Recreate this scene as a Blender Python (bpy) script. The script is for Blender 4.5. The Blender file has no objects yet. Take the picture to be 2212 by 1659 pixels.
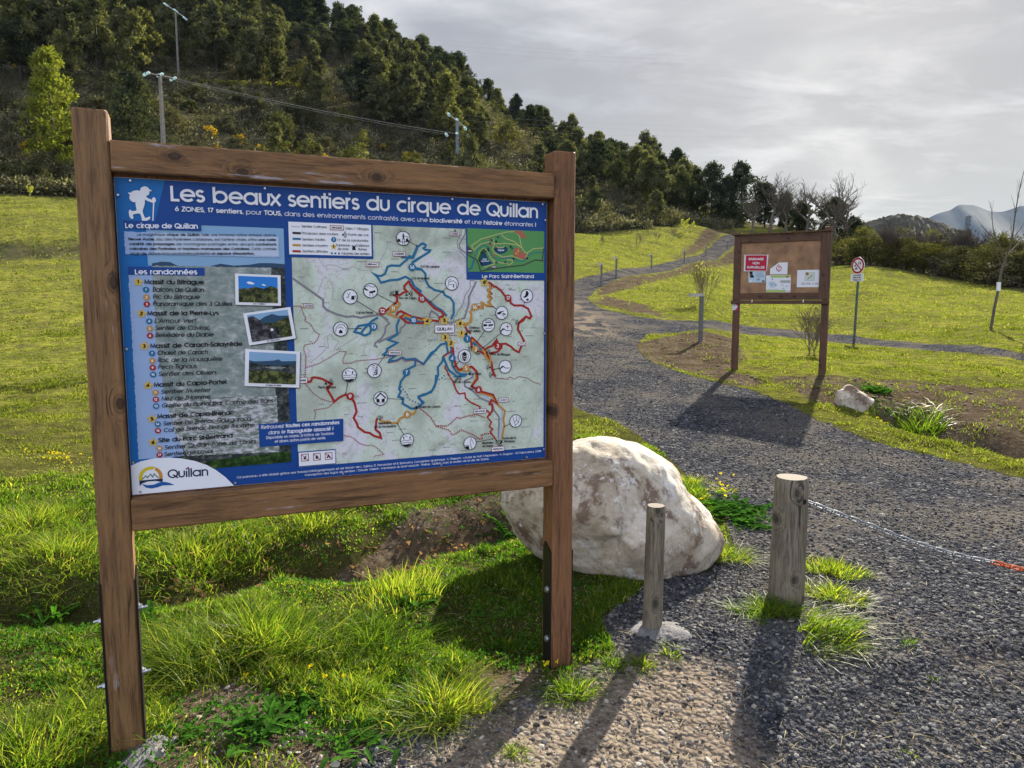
import bpy, math, random
import numpy as np
from mathutils import Vector, Matrix
R = math.radians
random.seed(7); rng = np.random.default_rng(7)
scene = bpy.context.scene
COL = scene.collection
# ---------------- camera, sky, sun, exposure ----------------
CAMZ = 1.55; PITCH = R(6.28); FD = 1599.0          # focal length in units of a 2212 px wide picture
cd = bpy.data.cameras.new('camera'); cam = bpy.data.objects.new('camera', cd); COL.objects.link(cam)
cam.location = (0, 0, CAMZ); cam.rotation_euler = (R(90) - PITCH, 0, 0)
cd.sensor_width = 36; cd.lens = 36 * FD / 2212; cd.clip_start = .05; cd.clip_end = 20000
scene.camera = cam
SUN_EL, SUN_AZ = R(30), R(25.5)                      # azimuth to the right of +Y
sd = Vector((math.sin(SUN_AZ) * math.cos(SUN_EL), math.cos(SUN_AZ) * math.cos(SUN_EL), math.sin(SUN_EL)))
sl = bpy.data.lights.new('sun', 'SUN'); sl.energy = 5.0; sl.angle = R(.7); sl.color = (1, .91, .76)
so = bpy.data.objects.new('sun', sl); COL.objects.link(so); so.rotation_euler = (-sd).to_track_quat('-Z', 'Y').to_euler()
so.location = (0, 0, 30)
scene.view_settings.view_transform = 'Standard'; scene.view_settings.look = 'None'
scene.view_settings.exposure = 1.6; scene.view_settings.gamma = 1
scene.render.engine = 'CYCLES'
cy = scene.cycles
cy.max_bounces = 6; cy.diffuse_bounces = 2; cy.glossy_bounces = 2; cy.transmission_bounces = 4; cy.transparent_max_bounces = 4; cy.volume_bounces = 0
cy.use_denoising = True; cy.sample_clamp_indirect = 4

class NT:
    """small node tree helper"""
    def __init__(s, tree): s.t = tree; s.n = tree.nodes; s.l = tree.links
    def new(s, kind, **kw):
        n = s.n.new(kind)
        for k, v in kw.items():
            if k.startswith('i_'):
                key = k[2:]; key = int(key) if key.isdigit() else key.replace('_', ' ')
                s.put(n.inputs[key], v)
            else: setattr(n, k, v)
        return n
    def put(s, sock, v):
        if isinstance(v, bpy.types.NodeSocket): s.l.new(v, sock)
        elif isinstance(v, bpy.types.Node): s.l.new(v.outputs[0], sock)
        else: sock.default_value = v
    def math(s, op, a, b=0, c=0, clamp=False):
        n = s.n.new('ShaderNodeMath'); n.operation = op; n.use_clamp = clamp
        s.put(n.inputs[0], a); s.put(n.inputs[1], b); s.put(n.inputs[2], c); return n.outputs[0]
    def mix(s, f, a, b, blend='MIX'):
        n = s.n.new('ShaderNodeMix'); n.data_type = 'RGBA'; n.blend_type = blend
        s.put(n.inputs[0], f)
        for i, v in ((6, a), (7, b)):
            if isinstance(v, tuple) and len(v) == 3: v = (*v, 1)
            s.put(n.inputs[i], v)
        return n.outputs[2]
    def ramp(s, f, pts, interp='LINEAR'):
        n = s.n.new('ShaderNodeValToRGB'); n.color_ramp.interpolation = interp; e = n.color_ramp.elements
        while len(e) < len(pts): e.new(.5)
        for el, (p, c) in zip(e, pts):
            el.position = p; el.color = (c, c, c, 1) if isinstance(c, (int, float)) else (*c, 1)
        s.put(n.inputs[0], f); return n.outputs[0]
    def noise(s, vec, scale, detail=4, rough=.55, dist=0, out=0):
        n = s.n.new('ShaderNodeTexNoise'); s.put(n.inputs['Vector'], vec)
        n.inputs['Scale'].default_value = scale; n.inputs['Detail'].default_value = detail
        n.inputs['Roughness'].default_value = rough; n.inputs['Distortion'].default_value = dist
        return n.outputs[out]
    def voro(s, vec, scale, feature='F1', out='Distance', rnd=1):
        n = s.n.new('ShaderNodeTexVoronoi'); n.feature = feature; s.put(n.inputs['Vector'], vec)
        n.inputs['Scale'].default_value = scale; n.inputs['Randomness'].default_value = rnd
        return n.outputs[out]
    def mapping(s, vec, scale=(1, 1, 1), rot=(0, 0, 0), loc=(0, 0, 0)):
        n = s.n.new('ShaderNodeMapping'); s.put(n.inputs[0], vec)
        n.inputs['Scale'].default_value = scale; n.inputs['Rotation'].default_value = rot; n.inputs['Location'].default_value = loc
        return n.outputs[0]
    def bump(s, h, strength=.5, dist=.02):
        n = s.n.new('ShaderNodeBump'); s.put(n.inputs['Height'], h)
        n.inputs['Strength'].default_value = strength; n.inputs['Distance'].default_value = dist
        return n.outputs[0]

# sky: Nishita veiled by thin lavender-grey cloud that brightens round the sun
w = bpy.data.worlds.new('World'); scene.world = w; w.use_nodes = True
T = NT(w.node_tree); T.n.clear()
sky = T.new('ShaderNodeTexSky', sky_type='NISHITA'); sky.sun_disc = False
sky.sun_elevation = SUN_EL; sky.sun_rotation = SUN_AZ; sky.altitude = 300; sky.air_density = 1; sky.dust_density = 1.5
tc = T.new('ShaderNodeTexCoord'); gen = tc.outputs['Generated']
sep = T.new('ShaderNodeSeparateXYZ', i_0=gen)
z = T.math('ADD', T.math('MAXIMUM', sep.outputs[2], 0), .16)
comb = T.new('ShaderNodeCombineXYZ', i_0=T.math('DIVIDE', sep.outputs[0], z), i_1=T.math('DIVIDE', sep.outputs[1], z), i_2=0.0)
mp = T.mapping(comb, (1, 1.15, 1), (0, 0, R(-18)), (.55, .3, 0))
n1 = T.noise(mp, .8, 5, .5, .8); n2 = T.noise(T.mapping(comb, (1, 1.6, 1), (0, 0, R(-12)), (2.2, 3.7, 0)), 2.1, 8, .62, .35)
dens = T.math('ADD', T.math('MULTIPLY', n1, .78), T.math('MULTIPLY', n2, .22))
dot = T.new('ShaderNodeVectorMath', operation='DOT_PRODUCT', i_0=gen, i_1=tuple(sd)).outputs['Value']
g1 = T.math('POWER', T.math('MAXIMUM', dot, 0), 7); g2 = T.math('POWER', T.math('MAXIMUM', dot, 0), 60)
glow = T.math('ADD', T.math('MULTIPLY', g1, .30), T.math('MULTIPLY', g2, .42))
cloud = T.ramp(dens, [(.40, (2.45, 2.48, 2.62)), (.455, (1.62, 1.70, 1.95)), (.50, (1.00, 1.08, 1.38)), (.56, (.68, .76, 1.06))])
band = T.math('MULTIPLY', T.math('POWER', T.math('SUBTRACT', 1, T.math('MAXIMUM', sep.outputs[2], 0), clamp=True), 4.2), T.math('POWER', T.math('MAXIMUM', dot, 0), 3))   # creamier, thinner cloud low down
cloud = T.mix(T.math('MULTIPLY', band, 1.5, clamp=True), cloud, (2.5, 2.36, 1.95))
cloud = T.mix(glow, cloud, (3.6, 3.45, 3.2))
backk = T.math('MULTIPLY_ADD', T.math('POWER', T.math('MAXIMUM', T.math('MULTIPLY_ADD', dot, -.5, .5), 0), 2.2), 7.2, 1.0)   # unseen cloud opposite the sun boosted, added as fill for the shaded sign front
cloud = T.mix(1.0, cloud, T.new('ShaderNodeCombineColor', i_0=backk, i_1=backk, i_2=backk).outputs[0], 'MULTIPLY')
blue = T.mix(.72, sky.outputs[0], (1.15, 1.3, 1.7))
cov = T.ramp(n2, [(.28, .78), (.5, .97)])
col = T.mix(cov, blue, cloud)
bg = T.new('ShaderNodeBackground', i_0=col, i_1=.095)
T.l.new(bg.outputs[0], T.new('ShaderNodeOutputWorld').inputs[0])

# ---------------- helpers ----------------
CP, SP = math.cos(PITCH), math.sin(PITCH)
def ray(px, py):
    a = (px - 1106) / FD; b = -(py - 829.5) / FD
    return np.array([a, CP + b * SP, -SP + b * CP])
def at(px, py, Y):
    """the point seen at (px,py) at distance Y ahead of the camera"""
    d = ray(px, py); return Vector(d * (Y / d[1])) + Vector((0, 0, CAMZ))
def K(py): return math.tan(math.atan((829.5 - py) / FD) - PITCH)

def tag(o, label=None, cat=None, group=None, kind=None):
    if label: o['label'] = label
    if cat: o['category'] = cat
    if group: o['group'] = group
    if kind: o['kind'] = kind
    return o
def empty(name, loc, rz=0, label=None, cat=None, group=None):
    o = bpy.data.objects.new(name, None); COL.objects.link(o); o.location = loc; o.rotation_euler = (0, 0, rz)
    o.empty_display_size = .2
    return tag(o, label, cat, group)
def link_mesh(name, me, parent=None):
    o = bpy.data.objects.new(name, me); COL.objects.link(o)
    if parent: o.parent = parent
    return o
def mesh_np(name, V, faces_flat, sizes, mats, parent=None, midx=None, smooth=False, attrs=None):
    """fast mesh from numpy arrays"""
    me = bpy.data.meshes.new(name); V = np.asarray(V, np.float32); ff = np.asarray(faces_flat, np.int32); sz = np.asarray(sizes, np.int32)
    me.vertices.add(len(V)); me.vertices.foreach_set('co', V.ravel())
    me.loops.add(len(ff)); me.loops.foreach_set('vertex_index', ff)
    me.polygons.add(len(sz)); st = np.concatenate([[0], np.cumsum(sz)[:-1]]).astype(np.int32)
    me.polygons.foreach_set('loop_start', st)
    if midx is not None: me.polygons.foreach_set('material_index', np.asarray(midx, np.int32))
    me.polygons.foreach_set('use_smooth', np.full(len(sz), smooth, bool))
    me.update(calc_edges=True)
    for k, a in (attrs or {}).items():
        at_ = me.attributes.new(k, 'FLOAT', 'POINT'); at_.data.foreach_set('value', np.asarray(a, np.float32))
    for m in (mats if isinstance(mats, (list, tuple)) else [mats]): me.materials.append(m)
    return link_mesh(name, me, parent)
def copy_tree(o, loc=None, rz=None, sc=None, label=None, group=None):
    def rec(src, par):
        c = src.copy(); COL.objects.link(c)
        if par: c.parent = par
        for ch in src.children: rec(ch, c)
        return c
    r = rec(o, None)
    if loc is not None: r.location = loc
    if rz is not None: r.rotation_euler = (0, 0, rz)
    if sc is not None: r.scale = sc if hasattr(sc, '__len__') else (sc, sc, sc)
    if label: r['label'] = label
    if group: r['group'] = group
    return r

class MB:
    """mesh builder: boxes, tubes, polygons with material indices"""
    def __init__(s): s.v = []; s.f = []; s.m = []; s.sm = []
    def add(s, vs, fs, m=0, smooth=False):
        b = len(s.v); s.v += [tuple(v) for v in vs]; s.f += [tuple(b + i for i in f) for f in fs]; s.m += [m] * len(fs); s.sm += [smooth] * len(fs)
    def box(s, x0, x1, y0, y1, z0, z1, m=0, ch=0.0, segs=1):
        if ch <= 0:
            vs = [(x, y, z) for x in (x0, x1) for y in (y0, y1) for z in (z0, z1)]
            s.add(vs, [(0, 1, 3, 2), (4, 6, 7, 5), (0, 4, 5, 1), (2, 3, 7, 6), (0, 2, 6, 4), (1, 5, 7, 3)], m); return
        # chamfered box: long axis swept octagon
        L = [x1 - x0, y1 - y0, z1 - z0]; ax = L.index(max(L)); lo = [x0, y0, z0]; hi = [x1, y1, z1]; a, b = [i for i in range(3) if i != ax]
        def ring(t, k):
            c = ch * k; A0, A1, B0, B1 = lo[a] + c * .6, hi[a] - c * .6, lo[b] + c * .6, hi[b] - c * .6; out = []
            for (p, q) in ((A0 + ch, B0), (A1 - ch, B0), (A1, B0 + ch), (A1, B1 - ch), (A1 - ch, B1), (A0 + ch, B1), (A0, B1 - ch), (A0, B0 + ch)):
                v = [0, 0, 0]; v[ax] = t; v[a] = p; v[b] = q; out.append(tuple(v))
            return out
        rs = [ring(lo[ax], 1), ring(lo[ax] + ch, 0)] + [ring(lo[ax] + ch + (L[ax] - 2 * ch) * i / segs, 0) for i in range(1, segs + 1)] + [ring(hi[ax], 1)]
        vs = [v for r in rs for v in r]; fs = []
        for k in range(len(rs) - 1):
            for i in range(8):
                j = (i + 1) % 8; fs.append((k * 8 + i, k * 8 + j, k * 8 + 8 + j, k * 8 + 8 + i))
        n = len(rs); fs += [tuple(range(7, -1, -1)), tuple(range((n - 1) * 8, n * 8))]
        s.add(vs, fs, m)
    def tube(s, pts, radii, n=8, m=0, cap=True, smooth=True):
        pts = [Vector(p) for p in pts]
        if not hasattr(radii, '__len__'): radii = [radii] * len(pts)
        vs = []; up = None
        for i, p in enumerate(pts):
            d = (pts[min(i + 1, len(pts) - 1)] - pts[max(i - 1, 0)]).normalized()
            if up is None: up = Vector((0, 0, 1)) if abs(d.z) < .9 else Vector((1, 0, 0))
            a = d.cross(up); a = a.normalized() if a.length > 1e-6 else Vector((1, 0, 0)); b = d.cross(a).normalized(); up = -b if False else b.cross(d) * 0 + up
            for k in range(n):
                t = 2 * math.pi * k / n; vs.append(p + (a * math.cos(t) + b * math.sin(t)) * radii[i])
        fs = [(i * n + k, i * n + (k + 1) % n, (i + 1) * n + (k + 1) % n, (i + 1) * n + k) for i in range(len(pts) - 1) for k in range(n)]
        s.add(vs, fs, m, smooth)
        if cap: s.add([vs[k] for k in range(n)][::-1], [tuple(range(n))], m); s.add(vs[-n:], [tuple(range(n))], m)
    def build(s, name, mats, parent=None):
        me = bpy.data.meshes.new(name); me.from_pydata(s.v, [], s.f)
        for m in (mats if isinstance(mats, (list, tuple)) else [mats]): me.materials.append(m)
        me.polygons.foreach_set('material_index', s.m); me.polygons.foreach_set('use_smooth', s.sm); me.update()
        return link_mesh(name, me, parent)

# value noise for numpy
def vnoise(x, y, seed=0):
    x = np.asarray(x, float); y = np.asarray(y, float)
    xi = np.floor(x).astype(np.int64); yi = np.floor(y).astype(np.int64); fx = x - xi; fy = y - yi
    def h(a, b):
        n = (a * 374761393 + b * 668265263 + seed * 982451653) & 0xffffffff
        n = ((n ^ (n >> 13)) * 1274126177) & 0xffffffff; n = n ^ (n >> 16); return (n & 0xffff) / 65535.0
    u = fx * fx * (3 - 2 * fx); v = fy * fy * (3 - 2 * fy)
    return (h(xi, yi) * (1 - u) + h(xi + 1, yi) * u) * (1 - v) + (h(xi, yi + 1) * (1 - u) + h(xi + 1, yi + 1) * u) * v
def fbm(x, y, seed=0, oct=4):
    s = 0; a = .5; t = 0
    for i in range(oct): s = s + a * vnoise(x * 2**i, y * 2**i, seed + i); t += a; a *= .5
    return s / t
def pchip(xs, ys, xq):
    xs = np.asarray(xs, float); ys = np.asarray(ys, float); h = np.diff(xs); d = np.diff(ys, axis=0) / (h if ys.ndim == 1 else h[:, None])
    m = np.zeros_like(ys); a = d[:-1]; b = d[1:]; same = (a * b) > 0
    with np.errstate(divide='ignore', invalid='ignore'): hm = np.where(same, 2 * a * b / (a + b), 0)
    m[1:-1] = hm; m[0] = d[0]; m[-1] = d[-1]
    xq = np.clip(xq, xs[0], xs[-1]); i = np.clip(np.searchsorted(xs, xq) - 1, 0, len(xs) - 2); t = (xq - xs[i]) / h[i]; hh = h[i]
    if ys.ndim > 1: t = t[:, None]; hh = hh[:, None]
    return (2*t**3-3*t**2+1)*ys[i] + (t**3-2*t**2+t)*hh*m[i] + (-2*t**3+3*t**2)*ys[i+1] + (t**3-t**2)*hh*m[i+1]
# ---------------- materials ----------------
def new_mat(name):
    m = bpy.data.materials.new(name); m.use_nodes = True; t = NT(m.node_tree); t.n.clear()
    out = t.new('ShaderNodeOutputMaterial'); p = t.new('ShaderNodeBsdfPrincipled'); t.l.new(p.outputs[0], out.inputs[0])
    tcn = t.new('ShaderNodeTexCoord'); return m, t, p, tcn.outputs['Object'], out
def plain(name, c, rough=.6, metal=0, var=.12, scale=8, spec=.4, bump=0):
    m, t, p, co, _ = new_mat(name); n = t.noise(co, scale, 5)
    k = t.ramp(n, [(.3, 1 - var), (.7, 1 + var)]); t.put(p.inputs['Base Color'], t.mix(1.0, (*c, 1), k, 'MULTIPLY'))
    p.inputs['Roughness'].default_value = rough; p.inputs['Metallic'].default_value = metal; p.inputs['Specular IOR Level'].default_value = spec
    if bump: t.put(p.inputs['Normal'], t.bump(t.noise(co, scale * 4, 6, .65), bump, .01))
    return m
def wood(name, c1, c2, axis, worn=.0, wornc=(.33, .31, .34), knots=True, dark=.0, rough=.62, seed=0, ringy=1):
    m, t, p, co, _ = new_mat(name)
    co = t.mapping(co, (1, 1, 1), (0, 0, 0), (seed * 1.37, seed * .77, seed * 2.13))
    sc = [1, 1, 1]; sc[axis] = .07; g = t.mapping(co, tuple(sc))
    sc2 = [1, 1, 1]; sc2[axis] = .22; g2 = t.mapping(co, tuple(sc2))
    sx_ = t.new('ShaderNodeSeparateXYZ', i_0=co); v2n = t.new('ShaderNodeTexVoronoi', voronoi_dimensions='2D'); v2n.inputs['Scale'].default_value = 6.5
    t.put(v2n.inputs['Vector'], t.new('ShaderNodeCombineXYZ', i_0=sx_.outputs[0 if axis == 2 else 2], i_1=t.math('MULTIPLY', sx_.outputs[axis], .62)).outputs[0]); keep = t.math('GREATER_THAN', t.new('ShaderNodeSeparateColor', i_0=v2n.outputs['Color']).outputs[0], .45)
    kn = t.math('ADD', v2n.outputs['Distance'], t.math('MULTIPLY', t.math('SUBTRACT', 1, keep), 2)); warp = t.ramp(kn, [(0, 1), (.3, 0)])
    gw = t.new('ShaderNodeVectorMath', operation='ADD', i_0=g, i_1=t.new('ShaderNodeCombineXYZ', i_0=t.math('MULTIPLY', warp, .035), i_1=t.math('MULTIPLY', warp, .035), i_2=t.math('MULTIPLY', warp, .035)).outputs[0]).outputs[0]
    grain = t.noise(gw, 70 * ringy, 6, .68, .5); fine = t.noise(g, 230, 3, .6); blot = t.noise(co, 3.2, 4, .6)
    f = t.math('ADD', t.math('MULTIPLY', grain, .6), t.math('ADD', t.math('MULTIPLY', fine, .2), t.math('MULTIPLY', blot, .3)))
    c = t.ramp(f, [(.42, c2), (.55, c1), (.68, tuple(min(1, v * 1.35) for v in c1))])
    if knots:
        kk = t.ramp(kn, [(.07, 1), (.10, .25), (.115, .65), (.15, 0)]); c = t.mix(t.math('MULTIPLY', kk, .85), c, tuple(v * .28 for v in c2))
    crack = t.ramp(t.noise(gw, 30, 3, .5, .3), [(.62, 0), (.65, 1)]); c = t.mix(t.math('MULTIPLY', crack, .35 + dark), c, tuple(v * .22 for v in c2))
    if worn:
        wn = t.math('MULTIPLY', t.noise(g2, 9, 6, .7, .6), t.noise(g, 42, 4, .6)); wm = t.ramp(wn, [(.40 - worn * .16, 0), (.45 - worn * .16, 1)])
        c = t.mix(t.math('MULTIPLY', wm, .75), c, wornc)
    t.put(p.inputs['Base Color'], c); p.inputs['Roughness'].default_value = rough; p.inputs['Specular IOR Level'].default_value = .35
    h = t.math('SUBTRACT', t.math('ADD', grain, t.math('MULTIPLY', fine, .5)), t.math('MULTIPLY', crack, 1.2))
    t.put(p.inputs['Normal'], t.bump(h, .45, .004)); return m
def leaf_mat(name, ca, cb, trans=.45, attr='tint', rough=.5, cc=None, objvar=0.0, spec=0.0):
    m = bpy.data.materials.new(name); m.use_nodes = True; t = NT(m.node_tree); t.n.clear(); out = t.new('ShaderNodeOutputMaterial')
    a = t.new('ShaderNodeAttribute', attribute_name=attr).outputs['Fac']
    pts = [(0, ca), (1, cb)] if cc is None else [(0, ca), (.6, cb), (1, cc)]
    c = t.ramp(a, pts)
    if objvar:
        r = t.new('ShaderNodeObjectInfo').outputs['Random']
        c = t.mix(1.0, c, t.ramp(r, [(0, (1 - objvar, 1 - objvar, 1 - objvar * .6)), (.5, (1, 1, 1)), (1, (1 + objvar * 1.2, 1 + objvar, 1 - objvar * .3))]), 'MULTIPLY')
    p = t.new('ShaderNodeBsdfPrincipled'); t.put(p.inputs['Base Color'], c); p.inputs['Roughness'].default_value = rough; p.inputs['Specular IOR Level'].default_value = spec
    tr = t.new('ShaderNodeBsdfTranslucent'); t.put(tr.inputs[0], t.mix(1.0, c, (1.5, 1.6, .7, 1), 'MULTIPLY'))
    mx = t.new('ShaderNodeMixShader'); mx.inputs[0].default_value = trans
    t.l.new(p.outputs[0], mx.inputs[1]); t.l.new(tr.outputs[0], mx.inputs[2]); t.l.new(mx.outputs[0], out.inputs[0]); return m
M = {}
M['post'] = wood('stained_wood_upright', (.185, .098, .040), (.075, .036, .014), 2, .12, seed=1, dark=.35)
M['rail'] = wood('stained_wood_rail', (.185, .094, .037), (.075, .036, .014), 0, .34, seed=2)
M['post2'] = wood('red_brown_wood_upright', (.165, .075, .032), (.070, .028, .012), 2, .1, seed=3)
M['bwood'] = wood('dark_brown_board_wood', (.078, .036, .020), (.032, .014, .009), 2, .2, (.16, .13, .11), seed=4)
M['bwoodh'] = wood('dark_brown_board_rail', (.078, .036, .020), (.032, .014, .009), 0, .3, (.16, .13, .11), seed=5)
M['ply'] = plain('orange_brown_plywood', (.235, .135, .075), .8, var=.34, scale=7)
M['grey'] = wood('weathered_grey_wood', (.17, .145, .105), (.062, .053, .038), 2, 0, knots=True, seed=6, dark=.5, ringy=1.3)
M['greytop'] = plain('weathered_end_grain', (.30, .26, .215), .9, var=.25, scale=60)
M['steel'] = plain('dark_painted_steel', (.014, .010, .010), .45, .3)
M['galv'] = plain('galvanised_steel', (.45, .47, .50), .38, .9, var=.2, scale=50)
M['orange'] = plain('orange_painted_chain', (.55, .11, .035), .5, .1)
M['pole'] = plain('green_grey_painted_pole', (.045, .07, .065), .45, .2)
M['concrete'] = plain('pale_concrete', (.16, .15, .135), .85, var=.3, scale=6)
M['bluepole'] = plain('blue_grey_steel_pole', (.13, .16, .20), .55, .3)
M['alu'] = plain('bollard_grey_metal', (.10, .105, .11), .5, .4, var=.2)
M['alulight'] = plain('bollard_lit_top_metal', (.30, .30, .30), .45, .5, var=.2)
M['glass'] = plain('pale_glass_insulator', (.55, .75, .75), .15, 0, var=.05, spec=.8)
M['wire'] = plain('dull_wire', (.20, .20, .195), .8, 0)
M['bark'] = plain('dark_bark', (.045, .038, .032), .9, var=.3, scale=3)
M['barkg'] = plain('grey_bare_bark', (.085, .072, .058), .9, var=.3, scale=3)
M['barkp'] = plain('pale_shrub_bark', (.14, .115, .075), .9, var=.3, scale=9)
M['pine'] = leaf_mat('pine_needles', (.030, .036, .018), (.085, .090, .044), .28, cc=(.19, .19, .105), objvar=.22)
M['pine2'] = leaf_mat('dark_pine_needles', (.020, .026, .017), (.046, .055, .034), .2, cc=(.10, .11, .06), objvar=.2)
M['scrub'] = leaf_mat('olive_scrub_leaves', (.032, .036, .016), (.088, .090, .040), .25, cc=(.19, .18, .095), objvar=.3)
M['scrubg'] = leaf_mat('greyish_scrub_leaves', (.035, .035, .022), (.10, .096, .062), .2, cc=(.24, .225, .165), objvar=.25)
M['gorse'] = leaf_mat('yellow_gorse_flowers', (.10, .10, .015), (.80, .46, .015), .35)
M['grass'] = leaf_mat('grass_blades', (.018, .045, .007), (.095, .165, .014), .6, cc=(.32, .31, .06), rough=.42, spec=.12)
M['grassfar'] = leaf_mat('meadow_grass_blades', (.045, .065, .012), (.135, .160, .028), .45, cc=(.27, .245, .075), rough=.5)
M['broad'] = leaf_mat('broad_weed_leaves', (.02, .065, .012), (.06, .16, .02), .4, rough=.32)
M['litter'] = leaf_mat('dry_fallen_leaves', (.10, .055, .035), (.30, .18, .12), .3, rough=.7)
M['straw'] = leaf_mat('dry_straw', (.30, .25, .14), (.5, .44, .28), .3, rough=.7)
M['yellow'] = leaf_mat('yellow_petals', (.55, .42, .01), (.75, .6, .02), .3)
M['bud'] = leaf_mat('yellow_green_buds', (.28, .32, .03), (.5, .52, .08), .4)

def ground_mat():
    m, t, p, co, _ = new_mat('ground_surface')
    co = t.new('ShaderNodeNewGeometry').outputs['Position']
    A = lambda n: t.new('ShaderNodeAttribute', attribute_name=n).outputs['Fac']
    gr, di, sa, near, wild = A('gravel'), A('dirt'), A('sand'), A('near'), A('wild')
    big = t.noise(co, .35, 5, .6); mid = t.noise(co, 2.2, 6, .65); fine = t.noise(co, 22, 6, .7); vf = t.noise(co, 90, 4, .7)
    # meadow
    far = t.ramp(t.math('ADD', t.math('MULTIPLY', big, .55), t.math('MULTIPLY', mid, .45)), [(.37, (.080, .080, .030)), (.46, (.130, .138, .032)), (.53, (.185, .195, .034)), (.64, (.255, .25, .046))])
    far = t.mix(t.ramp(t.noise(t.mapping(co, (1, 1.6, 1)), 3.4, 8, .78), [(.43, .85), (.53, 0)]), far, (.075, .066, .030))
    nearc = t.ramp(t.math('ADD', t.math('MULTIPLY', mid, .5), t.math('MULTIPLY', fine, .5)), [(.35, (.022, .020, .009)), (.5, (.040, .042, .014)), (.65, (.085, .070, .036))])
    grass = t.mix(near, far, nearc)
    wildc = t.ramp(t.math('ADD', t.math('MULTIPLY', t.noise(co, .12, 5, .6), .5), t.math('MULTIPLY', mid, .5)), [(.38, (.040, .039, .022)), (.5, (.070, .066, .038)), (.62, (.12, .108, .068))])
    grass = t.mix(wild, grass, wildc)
    dirt = t.ramp(t.math('ADD', t.math('MULTIPLY', mid, .4), t.math('MULTIPLY', fine, .6)), [(.36, (.034, .025, .017)), (.5, (.080, .062, .042)), (.66, (.165, .135, .095))])
    sand = t.ramp(t.math('ADD', t.math('MULTIPLY', fine, .6), t.math('MULTIPLY', vf, .4)), [(.36, (.10, .078, .058)), (.5, (.185, .15, .115)), (.64, (.28, .24, .19))])
    # gravel: cells with their own grey
    v1 = t.new('ShaderNodeTexVoronoi'); t.put(v1.inputs['Vector'], co); v1.inputs['Scale'].default_value = 42
    v2 = t.new('ShaderNodeTexVoronoi'); t.put(v2.inputs['Vector'], co); v2.inputs['Scale'].default_value = 17
    cellc = t.new('ShaderNodeSeparateColor', i_0=v1.outputs['Color']).outputs[0]; cell2 = t.new('ShaderNodeSeparateColor', i_0=v2.outputs['Color']).outputs[0]
    gv = t.ramp(t.math('ADD', t.math('MULTIPLY', cellc, .6), t.math('MULTIPLY', cell2, .4)), [(.12, (.016, .018, .023)), (.5, (.045, .048, .058)), (.78, (.095, .097, .104)), (.95, (.24, .235, .22))])
    gv = t.mix(t.ramp(v1.outputs['Distance'], [(.45, 0), (.8, .7)]), gv, (.018, .018, .020))
    gv = t.mix(t.ramp(t.noise(co, .9, 6, .65), [(.44, 0), (.60, .8)]), gv, (.115, .104, .088))
    edge = t.math('MULTIPLY', t.math('SUBTRACT', t.noise(co, 7, 6, .7), .5), 1.1)
    th = lambda a: t.ramp(t.math('ADD', a, edge), [(.42, 0), (.58, 1)])
    c = t.mix(th(di), grass, dirt); g1 = th(gr); c = t.mix(g1, c, gv); s1 = t.math('MULTIPLY', t.ramp(t.math('ADD', sa, edge), [(.3, 0), (.8, 1)]), .85); c = t.mix(s1, c, sand)
    t.put(p.inputs['Base Color'], c); p.inputs['Roughness'].default_value = .97; p.inputs['Specular IOR Level'].default_value = 0
    hs = t.math('SUBTRACT', 1, v1.outputs['Distance']); hs2 = t.math('SUBTRACT', 1, v2.outputs['Distance'])
    hg = t.math('ADD', t.math('MULTIPLY', hs, .9), t.math('MULTIPLY', hs2, .9)); hd = t.math('ADD', fine, t.math('MULTIPLY', mid, 1.6))
    hf = t.math('ADD', t.math('MULTIPLY', t.noise(co, 5, 7, .75), 6), fine)
    mixh = t.new('ShaderNodeMix'); mixh.data_type = 'FLOAT'; t.put(mixh.inputs[0], g1); t.put(mixh.inputs[2], t.math('ADD', t.math('MULTIPLY', hd, .5), t.math('MULTIPLY', hf, .6))); t.put(mixh.inputs[3], hg)
    t.put(p.inputs['Normal'], t.bump(mixh.outputs[0], .75, .022)); return m
M['ground'] = ground_mat()

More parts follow.
